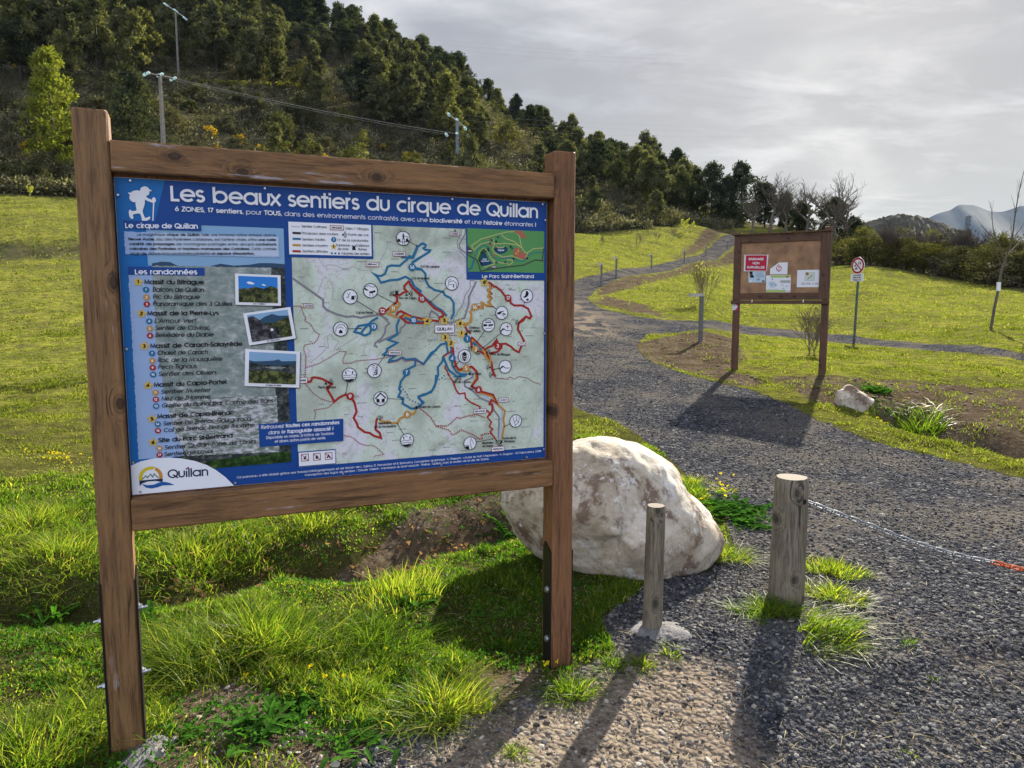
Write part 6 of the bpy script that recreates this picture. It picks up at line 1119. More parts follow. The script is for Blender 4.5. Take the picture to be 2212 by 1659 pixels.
def bare_tree(name, H_, seed, mat='barkg', spread=.55, levels=5, r0=None, first=.28, label=None, cat='tree', group=None, kids=3, twist=.5, trunks=1, minr=.006):
    rr = random.Random(seed); o = empty(name, (0, 0, 0), 0, label, cat, group); tr_b = MB(); br_b = MB(); r0 = r0 or H_ * .022
    def grow(p_, d, L_, r_, lev):
        n = 4 if lev < 2 else 3; pts_ = [p_]; dd = d.copy()
        for i in range(n): dd = (dd + Vector((rr.uniform(-1, 1), rr.uniform(-1, 1), rr.uniform(-.4, .7))) * .16 * twist * 2).normalized(); pts_.append(pts_[-1] + dd * (L_ / n))
        (tr_b if lev == 0 else br_b).tube(pts_, [max(minr, r_ * (1 - .42 * i / n)) for i in range(n + 1)], 6 if lev < 2 else (4 if lev < 3 else 3), cap=False)
        if lev >= levels: return
        for k in range(kids + (1 if lev in (1, 2) else 0)):
            f_ = (.45 + .55 * (k + rr.random()) / (kids + 1)) if lev > 0 else (.55 + .45 * (k + 1) / kids); i = min(n, int(f_ * n)); q_ = pts_[i]; a = rr.random() * 6.28; side = Vector((math.cos(a), math.sin(a), 0)); nd = (dd * (1 - spread * .6) + side * spread + Vector((0, 0, .22))).normalized(); grow(q_, nd, L_ * rr.uniform(.58, .82), r_ * .58, lev + 1)
        if lev < levels - 1: grow(pts_[-1], dd, L_ * .7, r_ * .55, lev + 1)
    for k in range(trunks):
        a = 6.28 * k / trunks + seed; d0 = Vector((math.cos(a) * .25 * (trunks > 1), math.sin(a) * .25 * (trunks > 1), 1)).normalized(); grow(Vector((math.cos(a) * .06 * (trunks > 1) * H_ * .2, math.sin(a) * .06 * (trunks > 1) * H_ * .2, -.1)), d0, H_ * first, r0, 0)
    zs = [v[2] for v in br_b.v]; k_ = H_ / max(zs); 
    for bb in (tr_b, br_b): bb.v = [(x * k_, y * k_, z_ * k_) for x, y, z_ in bb.v]
    tr_b.build('trunk', M[mat], o); br_b.build('branches', M[mat], o); return o
def proj(P_):
    P_ = np.asarray(P_, float); x, y, z_ = P_[..., 0], P_[..., 1], P_[..., 2] - CAMZ; fw = y * CP - z_ * SP; up = y * SP + z_ * CP; return 1106 + FD * x / fw, 829.5 - FD * up / fw

# ---------------- hillside forest ----------------
LABP = {'r': 'dark pine among those along the skyline ridge of the hill', 's': 'pine tree among those crowding the steep hillside above the scrub', 'f': 'pine tree standing alone in the scrub on the lower slope'}
pines = [make_pine('pine_tree', 8.2, 5.2, 11, 'pine', cone=.62, group='pines on the hillside'), make_pine('pine_tree', 9, 4.8, 12, 'pine', cone=.8, group='pines on the hillside'), make_pine('pine_tree', 7.2, 5, 13, 'pine', cone=.5, lo=.3, group='pines on the hillside'), make_pine('pine_tree', 8.6, 4.8, 14, 'pine2', cone=.7, group='pines on the hillside'), make_pine('pine_tree', 7.6, 5.2, 15, 'pine2', cone=.38, lo=.32, group='pines on the hillside', irregular=.5)]
LABB = 'rounded olive-green bush among the scrub covering the lower hillside'
bushes = [make_bush('bush', 2.4, 3.2, 21, 'scrub', .15, 56, label=LABB, group='bushes on the lower hillside'), make_bush('bush', 3.2, 3.4, 22, 'scrub', .16, 60, label=LABB, group='bushes on the lower hillside'), make_bush('bush', 1.8, 2.8, 23, 'scrubg', .13, 48, label=LABB, group='bushes on the lower hillside'), make_bush('bush', 2.2, 2.6, 24, 'scrubg', .13, 50, label=LABB, group='bushes on the lower hillside'), make_bush('bush', 1.6, 2.2, 25, 'pine', .13, 46, label=LABB, group='bushes on the lower hillside')]
BXS = [-300, 0, 160, 300, 450, 600, 800, 900, 1000, 1100, 1200, 1300, 1420, 1520, 1800]; BYS = [235, 215, 215, 175, 200, 215, 270, 320, 380, 430, 440, 440, 450, 465, 470]
used = {id(p_): False for p_ in pines + bushes}
def put(src, loc, rz, sc, label):
    if not used[id(src)]: used[id(src)] = True; src.location = loc; src.rotation_euler = (0, 0, rz); src.scale = (sc,) * 3; src['label'] = label; return src
    return copy_tree(src, loc, rz, sc, label)
rs_ = random.Random(5); cand = []
az = R(-37.5)
rr_v = 66.0
while rr_v < 232:
    st = 4.0 + rr_v * .010; a = R(-38)
    while a < R(15.5):
        cand.append((a + (rs_.random() - .5) * st / rr_v * .9, rr_v + (rs_.random() - .5) * st * .9)); a += st / rr_v
    rr_v += st * 1.02
C_ = np.array(cand); cx_, cy_ = C_[:, 1] * np.sin(C_[:, 0]), C_[:, 1] * np.cos(C_[:, 0]); cz_ = height(cx_, cy_); cpx, cpy = proj(np.stack([cx_, cy_, cz_], 1)); er = edge_r(C_[:, 0])
clump = fbm(cx_ * .045, cy_ * .045, 31, 3)
npine = nbush = 0; stuffp = []; order = np.argsort(C_[:, 1]); WOOD = {'pine': [], 'bush': []}
for i in order:
    x, y, z_, px, py = cx_[i], cy_[i], cz_[i], cpx[i], cpy[i]
    if C_[i, 1] < er[i] + 2.2 or px > 1600 or px < -60 or py < -30: continue
    if 340 < px < 420 and 150 < py < 205: continue                       # grassy ledge under the upper pole
    if C_[i, 1] > 105 and px > 1500: continue
    pb = np.interp(px, BXS, BYS); up_ = py < pb + (clump[i] - .5) * 110
    lone = (not up_) and rs_.random() < (.05 if px < 1150 else .16)
    gap = up_ and (clump[i] < .36 or (560 < px < 900 and 150 < py < 215 and rs_.random() < .6))
    if (up_ and not gap) or lone:
        if rs_.random() < .12: continue
        darkz = py < pb - 130 or (px > 560 and py < 100 + (px - 600) * .36)
        src = pines[rs_.choice([3, 4, 3, 4, 2] if darkz else [0, 1, 2, 0, 2, 4])]
        sc = (rs_.uniform(.85, 1.38) * (1.0 if up_ else .6)) * (1 if px < 1000 else .8); lab = LABP['f'] if lone else (LABP['r'] if darkz and C_[i, 1] > 160 else LABP['s'])
        if npine < 275: put(src, (x, y, z_ - .2), rs_.random() * 6.28, sc, lab); npine += 1
        else: WOOD['pine'].append((x, y, z_, sc))
    elif not up_ or rs_.random() < .5:
        if nbush < 270: put(bushes[rs_.choice([0, 1, 2, 3, 4, 2, 3])], (x, y, z_ - .15), rs_.random() * 6.28, rs_.uniform(.75, 1.45), LABB); nbush += 1
        else: WOOD['bush'].append((x, y, z_, rs_.uniform(.7, 1.1)))
print('PINES', npine, 'BUSH', nbush, 'rest', len(WOOD['pine']), len(WOOD['bush']))
if WOOD['pine']:
    cs, rd2, ts = [], [], []
    for (x, y, z_, sc) in WOOD['pine']:
        for k in range(34): t_ = .2 + .8 * k / 34; a = rs_.random() * 6.28; r_ = 2.1 * sc * (1 - t_) ** .5 * rs_.random() ** .5; cs.append((x + math.cos(a) * r_, y + math.sin(a) * r_, z_ + 8 * sc * t_)); rd2.append(.62 * sc); ts.append(.2 + .5 * rs_.random())
    V_, F_, S_, T_ = leaf_cloud(cs, rd2, 22, .34, ts, rng, .7, 1.5); tag(mesh_np('distant_woods', V_, F_, S_, M['pine2'], attrs={'tint': T_}), 'massed dark pines merging at the top of the hill', 'woods', kind='stuff')
# undergrowth: low leaf clumps everywhere on the wild slope, one mass
N = 20000; ua = rng.uniform(R(-50), R(17), N); uer = edge_r(ua); ur = uer + .2 + (215 - uer) * rng.random(N) ** 1.7
ux_, uy_ = ur * np.sin(ua), ur * np.cos(ua); uz = height(ux_, uy_); sel = fbm(ux_ * .12, uy_ * .12, 77, 3) > .30; ux_, uy_, uz, ur = ux_[sel], uy_[sel], uz[sel], ur[sel]
ksz = .40 + .75 * rng.random(len(ux_)); V_, F_, S_, T_ = leaf_cloud(np.stack([ux_, uy_, uz + ksz * .45], 1), ksz, 30, .19, .05 + .9 * rng.random(len(ux_)) ** 1.3, rng, .8, 1.4)
tag(mesh_np('undergrowth', V_, F_, S_, M['scrubg'], attrs={'tint': T_}), 'low grey-green scrub covering the hillside between trees', 'undergrowth', kind='stuff')
# gorse in flower
gp = [(x, y) for x, y in ((230, 275), (270, 300), (180, 330), (60, 345), (110, 335), (150, 345), (470, 330), (520, 318), (560, 335), (620, 330), (780, 440), (830, 330), (30, 150), (700, 345), (880, 350), (60, 330), (85, 350), (455, 300), (640, 348))]
gsrc = None; GL = 'gorse bush in yellow flower in the scrub of the lower hillside'
for i, (x, y) in enumerate(gp):
    l_ = hit(x, min(y, np.interp(x, [0, 400, 650, 900], [405, 425, 445, 460])))
    if gsrc is None: gsrc = make_bush('gorse_bush', 1.5, 2.2, 31, 'gorse', .08, 26, 30, GL, 'gorse bush', 'gorse bushes in flower'); gsrc.location = l_
    else: copy_tree(gsrc, l_, i * 1.3, .45 + .55 * ((i * 37) % 10) / 10, GL)
# grassy ledge below the upper pole
ledge = [hit0(x_ + random.gauss(0, 6), np.interp(x_, [395, 700], [170, 212]) + random.gauss(0, 2.2)) for x_ in np.linspace(398, 640, 420)]
V_, F_, S_, T_ = leaf_cloud([(p_[0], p_[1], H1(*p_) + .25) for p_ in ledge], .5, 14, .14, .8, rng, .5, 1.6, .8); tag(mesh_np('ledge_grass', V_, F_, S_, M['grassfar'], attrs={'tint': T_}), 'bright strip of grass on the hillside ledge below the thin pole', 'grass', kind='stuff')
# tall pale-green tree at the left, bushy conifers next to the poles
def place(o, px, py_base, top_py, Y=None, dz=0):
    if Y is None: b_ = hit(px, py_base)
    else: b_ = at(px, py_base, Y); b_.z = H1(b_.x, b_.y)
    k_ = at(px, top_py, b_.y).z - b_.z; o.location = (b_.x, b_.y, b_.z - .1); return b_, k_
M['pinel'] = leaf_mat('yellow_green_conifer', (.04, .055, .010), (.13, .15, .028), .35, cc=(.24, .25, .05))
o = make_pine('cypress_tree', 10, 6.4, 41, 'pinel', 1.7, .04, .55, .22, 'tall yellow-green conifer standing out from the forest above the meadow, far left', 'tree'); b_, k_ = place(o, 118, 362, 112); o.scale = (k_ / 10 * .9, k_ / 10 * .9, k_ / 10)
o = make_pine('fir_tree', 9, 7, 42, 'pine2', 1.6, .05, .7, .2, 'dark broad conifer just left of the concrete pole behind the map sign', 'tree'); b_, k_ = place(o, 285, 372, 150); o.scale = (k_ / 9,) * 3
o = make_pine('fir_tree', 4, 5.2, 43, 'pine', 1.3, .02, .5, .15, 'low dark spreading conifer at the foot of the blue-grey pole', 'tree'); b_, k_ = place(o, 1020, 462, 305, 77); o.scale = (.95, .95, k_ / 4)
# skyline and right-hand pines
SK = [(1329, 400, 312, 3.2, 'small pine with a bare trunk on the skyline, first right of the map sign'), (1366, 412, 326, 3.4, 'pine with a bare trunk on the skyline, second right of the map sign'), (1425, 420, 336, 5, 'wide dark pine on the skyline left of the tallest ridge pines'), (1460, 425, 322, 5.2, 'tallest dark pine of the skyline pair above the climbing path'), (1503, 470, 368, 4.4, 'narrow pine between the skyline pair and the broad dark pine'), (1536, 488, 354, 8, 'broad dark pine above the crest of the path'), (1601, 488, 352, 7, 'tall dark pine directly above the crest of the path, beside the bare trees'), (1652, 490, 396, 6, 'dark pine behind the first bare tree'), (1692, 492, 420, 5.5, 'dark pine behind the second bare tree'), (1568, 478, 385, 5, 'slim pine between the two broad pines over the path'), (1728, 494, 440, 5, 'low dark pine behind the notice board'), (1800, 500, 428, 6.5, 'round dark pine between the bare trees right of the notice board'), (1845, 520, 470, 6, 'low dark tree at the left end of the thicket'), (1400, 470, 400, 5, 'dark pine on the slope below the skyline, right of the map sign'), (1290, 400, 318, 5, 'dark pine on the skyline touching the map sign\'s right post')]
for i, (px, yb, yt, wd_, lab) in enumerate(SK):
    Yd = {1329: 150, 1366: 146, 1425: 140, 1460: 138, 1503: 122, 1400: 118, 1290: 152}.get(px, 118 if px < 1700 else 108)
    b_ = at(px, yb, Yd); b_.z = H1(b_.x, b_.y); top = at(px, yt, Yd).z; H_ = max(3.5, top - b_.z); 
    o = make_pine('pine_tree', H_, min(wd_, H_ * .75), 60 + i, 'pine2', .95 + .09 * wd_, .45 if px in (1329, 1366) else .12, .42, .24, lab, 'tree', irregular=.5); o.location = b_ - Vector((0, 0, .2))
BT = [(1664, 502, 367, .5, 'bare tree with twin-forked crown, leftmost of the leafless row over the notice board'), (1700, 503, 392, .5, 'slender bare tree between the two big leafless crowns'), (1745, 503, 378, .62, 'widest leafless crown above the middle of the notice board'), (1806, 506, 368, .5, 'tallest leafless tree, right above the notice board\'s right end'), (1838, 515, 420, .6, 'low leafless tree at the right end of the row, by the hill'), (1625, 500, 420, .4, 'small bare tree beside the tall dark pine at the path crest')]
for i, (px, yb, yt, sp_, lab) in enumerate(BT):
    Yd = 103 if px < 1800 else 92; b_ = at(px, yb, Yd); b_.z = H1(b_.x, b_.y); H_ = at(px, yt, Yd).z - b_.z
    o = bare_tree('bare_tree', H_, 80 + i, 'barkg', sp_ + .16, 5, H_ * .024, .30, lab, 'tree', 'leafless trees in a row', 2, .9, 1, .012); o.location = b_
# thicket on the right
M['thick'] = leaf_mat('thicket_leaves', (.020, .021, .012), (.056, .056, .026), .2, cc=(.12, .12, .05), objvar=.4)
thick_src = [make_bush('thicket_shrub', 4, 4.4, 90 + i, ('thick', 'scrub', 'thick', 'scrubg')[i], .13, 66, 44, 'x', 'shrub', 'shrubs of the thicket along the meadow') for i in range(4)]
tops = lambda px: np.interp(px, [1790, 1860, 1920, 2000, 2047, 2100, 2174, 2400], [486, 488, 486, 500, 500, 512, 514, 520])
k_ = 0; rs2 = random.Random(9)
for row, dY in enumerate((2.5, 6, 10)):
    px = 1806 + row * 14
    while px < 2300:
        aa = math.atan((px - 1106) / FD / CP); Y_ = edge_r(np.array([aa]))[0] * math.cos(aa) + dY + rs2.random() * 1.2; b_ = at(px, 600, Y_); b_.z = H1(b_.x, b_.y); ht = (at(px, tops(px) + 9 + rs2.uniform(-12, 22) + (38 - 13 * row) * (row < 2), Y_).z - b_.z); s_ = max(.5, ht / 4.2)
        lab = ('front-row shrub of the dark thicket along the right edge of the meadow', 'middle-row shrub of the dark thicket behind the meadow', 'back-row shrub forming the top line of the dark thicket')[row]
        src = thick_src[k_ % 4]
        if k_ < 4: o = src; o.location = b_; o.rotation_euler.z = rs2.random() * 6; o.scale = (max(.8, s_ * .95), max(.8, s_ * .95), s_); o['label'] = lab
        else: copy_tree(src, b_, rs2.random() * 6, (max(.8, s_ * .95), max(.8, s_ * .95), s_), lab)
        k_ += 1; px += 30 + rs2.random() * 12
# bare twigs poking out of the thicket
for i, (px, yt) in enumerate(((1925, 474), (1990, 482), (2075, 486), (2100, 490), (2130, 488), (2030, 492))):
    Y_ = 58; b_ = at(px, 600, Y_); b_.z = H1(b_.x, b_.y); H_ = at(px, yt, Y_).z - b_.z; o = bare_tree('bare_shrub', H_, 120 + i, 'barkg', .55, 4, .05, .4, ('leafless twiggy shrub rising from the thicket\'s left part', 'leafless shrub rising from the thicket below the rounded hill', 'leafless shrub just left of the lattice mast', 'leafless shrub directly below the lattice mast', 'leafless shrub right of the lattice mast', 'leafless shrub rising mid-thicket before the blue mountain')[i], 'shrub', None, 3, .6, 2, .012); o.location = b_
# young staked tree on the right
b_ = hit(2139, 714); topz = at(2206, 372, b_.y); o = empty('young_tree', b_, 0, 'young leafless tree with a white tag on its thin trunk, right side of the meadow', 'tree')
q = MB(); rel = lambda px, py, dy=0: at(px, py, b_.y + dy) - b_
q.tube([(0, 0, -.1), rel(2148, 665), rel(2158, 618), rel(2163, 590), rel(2172, 560)], [.038, .034, .032, .030, .028], 8); q.build('trunk', M['barkg'], o); q = MB(); rt = random.Random(4)
def bough(pts_, r_, nt=7):
    P_ = [rel(*p_) for p_ in pts_]; q.tube(P_, [r_ * (1 - .75 * i / (len(P_) - 1)) for i in range(len(P_))], 5, cap=False)
    for i in range(nt):
        k = rt.randrange(1, len(P_)); a = P_[k - 1] + (P_[k] - P_[k - 1]) * rt.random(); d = (P_[k] - P_[k - 1]).normalized() + Vector((rt.uniform(-.8, .8), rt.uniform(-.8, .8), rt.uniform(-.1, .5))); d.normalize(); l_ = rt.uniform(.12, .4); q.tube([a, a + d * l_ * .5 + Vector((0, 0, .02)), a + d * l_ + Vector((0, 0, l_ * .12))], [r_ * .3, r_ * .2, .003], 4, cap=False)
bough([(2172, 560), (2186, 520, .1), (2192, 470, .2), (2200, 420, .2), (2208, 385, .25), (2216, 355, .3)], .022, 16); bough([(2170, 565), (2158, 530, -.2), (2146, 500, -.3), (2143, 470, -.3), (2140, 437, -.3)], .018, 10); bough([(2158, 530, -.2), (2140, 508, -.4), (2126, 493, -.5), (2118, 486, -.5)], .011, 6)
bough([(2174, 552), (2196, 530, .3), (2215, 505, .5), (2240, 480, .6)], .014, 9); bough([(2182, 530, .1), (2200, 500, .0), (2222, 470, -.2)], .012, 8); bough([(2165, 575), (2150, 545, .3), (2146, 520, .4)], .010, 5); bough([(2176, 550), (2185, 515, -.4), (2184, 490, -.5)], .010, 6)
q.build('branches', M['barkg'], o); q = MB(); c = rel(2157, 619); q.tube([c - Vector((0, 0, .11)), c + Vector((0, 0, .11))], .052, 10); q.build('white_tag', M['sign_white'], o)
# slim young tree behind the sign; its shadow streaks the meadow on the left
b_ = Vector((-5.2, 17.4, 0)); b_.z = H1(b_.x, b_.y); o = bare_tree('young_tree', 4.4, 171, 'barkg', .3, 3, .075, .6, 'slim young tree in the meadow hidden behind the map sign, casting a long thin shadow', 'tree', None, 2, .25, 1, .02); o.location = b_
# shrubs by the notice board and saplings in the meadow
o = bare_tree('budding_shrub', 1.0, 141, 'barkp', .30, 3, .009, .5, 'bare shrub with pale yellow buds rising behind the nearest path light', 'shrub', None, 3, .5, 7, .0018); b_, k_ = place(o, 1519, 661, 542); o.scale = (k_ * .6, k_ * .6, k_)
cs = []
for ch in o.children:
    if ch.name.startswith('branches'):
        vs = ch.data.vertices; top = [v.co for v in vs if v.co.z > .55]; rt.shuffle(top); cs = [tuple(v) for v in top[:150]]
V_, F_, S_, T_ = leaf_cloud(cs, .012, 3, .014, .6, rng); mesh_np('buds', V_, F_, S_, M['bud'], o, attrs={'tint': T_})
o = bare_tree('bare_shrub', 1.0, 142, 'barkp', .6, 3, .014, .42, 'twiggy leafless shrub behind the notice board\'s right post', 'shrub', None, 3, .8, 4, .0026); b_, k_ = place(o, 1752, 764, 640); o.scale = (k_ * .8, k_ * .8, k_)
SAP = [((1300, 538, 500), 'thin bare sapling in the upper meadow nearest the map sign'), ((1376, 538, 496), 'bare sapling in the middle of the upper meadow'), ((1418, 524, 496), 'third bare sapling from the map sign in the upper meadow'), ((1453, 520, 486), 'leaning sapling in the upper meadow near the path bank'), ((1480, 502, 470), 'yellow-green budding sapling at the top of the upper meadow'), ((1499, 497, 476), 'small sapling at the top of the upper meadow beside the path bank'), ((64, 431, 396), 'small pale sapling at the far edge of the left meadow')]
for i, ((px, yb, yt), lab) in enumerate(SAP):
    o = bare_tree('sapling', 1.0, 150 + i, 'barkp', .4, 3, .016, .45, lab, 'sapling', 'saplings planted in the meadow', 2, .5, 2, .005); b_, k_ = place(o, px, yb, yt); o.scale = (k_ * .8, k_ * .8, k_)
    if i in (4, 5, 6):
        for ch in list(o.children):
            if ch.name.startswith('branches'):
                top = [v.co for v in ch.data.vertices if v.co.z > .3]; rt.shuffle(top); V_, F_, S_, T_ = leaf_cloud([tuple(v) for v in top[:120]], .03, 3, .04, .6, rng); mesh_np('buds', V_, F_, S_, M['bud'], o, attrs={'tint': T_})
# ---------------- grass ----------------
def blades(base, h_, wd_, lean, az_, tint, nseg=2, curl=1.0, face=None):
    n = len(h_); d = np.stack([np.sin(az_), np.cos(az_)], 1); fa = face if face is not None else rng.uniform(0, 6.283, n); s_ = np.stack([np.cos(fa), np.sin(fa)], 1); rows = []
    for i in range(nseg + 1):
        t_ = i / nseg; z_ = h_ * (t_ - .32 * lean * t_ ** 2 * curl); off = h_ * lean * t_ ** (1 + .9 * curl); c = np.stack([base[:, 0] + d[:, 0] * off, base[:, 1] + d[:, 1] * off, base[:, 2] + z_], 1)
        if i == nseg: rows.append(c[:, None])
        else:
            w_ = wd_ * (1 - t_ * .45) * .5; sv = np.stack([s_[:, 0] * w_, s_[:, 1] * w_, 0 * w_], 1); rows.append(np.stack([c - sv, c + sv], 1))
    V_ = np.concatenate(rows, 1); k = V_.shape[1]; f = []; sz_ = []
    for i in range(nseg - 1): f.append([2 * i, 2 * i + 1, 2 * i + 3, 2 * i + 2])
    tri = [2 * nseg - 2, 2 * nseg - 1, 2 * nseg]; off = (np.arange(n) * k)[:, None]
    F_ = [(np.array(q_)[None] + off).ravel() for q_ in f] + [(np.array(tri)[None] + off).ravel()]; S_ = [np.full(n, 4)] * (nseg - 1) + [np.full(n, 3)]
    return V_.reshape(-1, 3), np.concatenate(F_), np.concatenate(S_), np.repeat(tint, k)
def sample(N, r0, r1, a0, a1, pw=1.0):
    a = rng.uniform(R(a0), R(a1), N); rr = r0 * (r1 / r0) ** (rng.random(N) ** pw); return rr * np.sin(a), rr * np.cos(a), rr
def grass_patch(name, N, r0, r1, a0, a1, hfun, wfun, mat, label, thr=.0, pw=1.0, lean=(.25, .8)):
    x, y, r_ = sample(N, r0, r1, a0, a1, pw); g_, d_, s_ = masks(x, y); bare = np.clip(g_ * 1.4 + d_ * .93 + s_ * .6 + (np.hypot(x, y) > edge_r(np.arctan2(x, y)) - .3) * 2, 0, 1)
    dl = seg_dist(x, y, DITCH_L); dr = seg_dist(x, y, DITCH_R); bare = np.maximum(bare, .97 * np.exp(-(dl / .17) ** 2)); bare = np.maximum(bare, .95 * np.exp(-(dr / .3) ** 2))
    cl = fbm(x * 2.3, y * 2.3, 41, 3) * .6 + fbm(x * 9, y * 9, 42, 2) * .4; keep = rng.random(N) > bare + np.clip((.51 - cl) * 4.5, 0, .9) + thr; x, y, r_, cl = x[keep], y[keep], r_[keep], cl[keep]
    z_ = height(x, y); n = len(x); big = np.clip((cl - .42) * 3.4, .25, 1.6); h_ = hfun(r_) * big * (.5 + .9 * rng.random(n)); w_ = wfun(r_) * (.7 + .6 * rng.random(n)); tn = np.clip(.18 + .55 * fbm(x * .9, y * .9, 51, 3) + (rng.random(n) - .5) * .5 + (rng.random(n) < .07) * .5, 0, 1)
    V_, F_, S_, T_ = blades(np.stack([x, y, z_ - .004], 1), h_, w_, rng.uniform(*lean, n), rng.uniform(0, 6.283, n), tn, 2); print(name, n)
    return tag(mesh_np(name, V_, F_, S_, M[mat], attrs={'tint': T_}), label, 'grass', kind='stuff')
grass_patch('grass', 330000, 2.0, 7.5, -40, 32, lambda r_: .078 + 0 * r_, lambda r_: .0042 + .0007 * r_, 'grass', 'short tufted grass around and behind the map sign', pw=.85)
grass_patch('grass', 330000, 7.0, 24, -40, 40, lambda r_: .060 + 0 * r_, lambda r_: .0045 + .0009 * r_, 'grassfar', 'sunlit meadow grass in the middle distance', pw=.8)
grass_patch('grass', 230000, 22, 95, -40, 40, lambda r_: .06 + .0012 * r_, lambda r_: .010 + .0010 * r_, 'grassfar', 'bright far meadow grass up to the trees', pw=.9, thr=.05)
grass_patch('dry_grass', 80000, 2.0, 9, -40, 32, lambda r_: .05 + 0 * r_, lambda r_: .0034 + .0006 * r_, 'straw', 'dry dead blades tangled through the green grass', thr=.1, pw=.9, lean=(.5, 1.6))
# low clover-like leaf litter mat near the sign
def in_soil(x, y): return height(x, y)
n = 8000; x, y, r_ = sample(n, 2.1, 6.5, -40, 12); g_, d_, s_ = masks(x, y); cl = fbm(x * 3.1, y * 3.1, 61, 3); kp = (rng.random(n) > g_ * 1.6 + s_) & (cl > .5) & (seg_dist(x, y, DITCH_L) > .15); x, y = x[kp], y[kp]; z_ = height(x, y)
V_, F_, S_, T_ = leaf_cloud(np.stack([x, y, z_ + .018], 1), .018, 4, .013, .2 + .6 * rng.random(len(x)), rng, .5, 1.1, .9); tag(mesh_np('weeds', V_, F_, S_, M['broad'], attrs={'tint': T_}), 'tiny-leaved weeds and clover between the grass tufts', 'weeds', kind='stuff')
# dry leaves in the ditch
n = 420; t_ = rng.random(n); P_ = np.array([DITCH_L[1 + int(k)] for k in rng.integers(0, 9, n)]); P2 = np.array([DITCH_L[2 + int(k)] for k in np.clip(rng.integers(0, 9, n), 0, 8)])
ii = rng.integers(3, 10, n); A_ = np.array(DITCH_L)[ii]; B_ = np.array(DITCH_L)[np.minimum(ii + 1, len(DITCH_L) - 1)]; c = A_ + (B_ - A_) * t_[:, None] + rng.normal(size=(n, 2)) * .16; z_ = height(c[:, 0], c[:, 1]) + .012
V_, F_, S_, T_ = leaf_cloud(np.stack([c[:, 0], c[:, 1], z_], 1), .012, 2, .030, rng.random(n), rng, .4, .9, .5); tag(mesh_np('fallen_leaves', V_, F_, S_, M['litter'], attrs={'tint': T_}), 'brown dead leaves lying in the ditch behind the sign', 'leaves', kind='stuff')
# straw on gravel
n = 900; x, y, r_ = sample(n, 2.0, 6, -30, 38); z_ = height(x, y) + .012; aa = rng.uniform(0, 6.28, n); ln = .03 + .07 * rng.random(n); V_, F_, S_, T_ = blades(np.stack([x, y, z_], 1), .004 + 0 * ln, .0022 + 0 * ln, ln / .004 * 1.0, aa, rng.random(n), 2, .0, face=-aa)
tag(mesh_np('straw', V_, F_, S_, M['straw'], attrs={'tint': T_}), 'scattered bits of dry straw on the ground', 'straw', kind='stuff')
# stones on road and bare ground
import bmesh
bm = bmesh.new(); bmesh.ops.create_icosphere(bm, subdivisions=1, radius=1); IV = np.array([v.co[:] for v in bm.verts]); IF = np.array([[v.index for v in f.verts] for f in bm.faces]); bm.free()
def stones(name, N, r0, r1, a0, a1, smin, smax, mat, label, pw=1, sandy=False, kind='stuff', p_exp=4.5):
    x, y, r_ = sample(N, r0, r1, a0, a1, pw); g_, d_, s_ = masks(x, y); kp = rng.random(N) < ((g_ * (1 - .95 * s_) * np.clip(1.25 - np.clip(fbm(x * 1.3, y * 1.3, 95, 4) * 4 - 1.7, 0, 1) * .9, 0, 1)) if not sandy else np.clip(s_ * .7 + d_ * .6, 0, 1)); x, y, r_ = x[kp], y[kp], r_[kp]; n = len(x); z_ = height(x, y)
    s_ = (smin + (smax - smin) * rng.random(n) ** p_exp) * (1 + .04 * r_); sc = s_[:, None] * rng.uniform(.55, 1.25, (n, 3)) * np.array([1, 1, .62]); V_ = IV[None] * sc[:, None, :] * (1 + rng.uniform(-.22, .22, (n, len(IV), 1)))
    a = rng.uniform(0, 6.28, n); ca_, sa_ = np.cos(a)[:, None], np.sin(a)[:, None]; tx = rng.uniform(-.5, .5, n)[:, None]
    X_, Y_, Z_ = V_[..., 0], V_[..., 1], V_[..., 2]; Z2 = Z_ + X_ * tx; V2 = np.stack([X_ * ca_ - Y_ * sa_ + x[:, None], X_ * sa_ + Y_ * ca_ + y[:, None], Z2 + (z_ + sc[:, 2] * .35)[:, None]], -1).reshape(-1, 3)
    F_ = (IF[None] + (np.arange(n) * len(IV))[:, None, None]).ravel(); print(name, n); return tag(mesh_np(name, V2, F_, np.full(n * len(IF), 3), M[mat], attrs={'tint': np.repeat(rng.random(n), len(IV))}), label, 'gravel', kind=kind)
for nm, pts_ in (('stone', [(0, (.022, .024, .029)), (.4, (.050, .052, .060)), (.75, (.088, .090, .098)), (.93, (.15, .148, .14)), (1, (.28, .27, .25))]), ('pebble', [(0, (.05, .045, .04)), (.4, (.13, .11, .09)), (.8, (.23, .20, .165)), (1, (.42, .39, .34))])):
    m, t, p, co, _ = new_mat(nm + '_surface'); a_ = t.new('ShaderNodeAttribute', attribute_name='tint').outputs['Fac']; t.put(p.inputs['Base Color'], t.ramp(a_, pts_)); p.inputs['Roughness'].default_value = .85; p.inputs['Specular IOR Level'].default_value = .12; M[nm] = m
stones('gravel', 270000, 2.0, 18, -12, 40, .0030, .0125, 'stone', 'dark angular road gravel catching the low sun', pw=.95)
stones('pebbles', 22000, 2.0, 5.5, -25, 34, .003, .013, 'pebble', 'pale pebbles on the sandy ground in front', sandy=True)
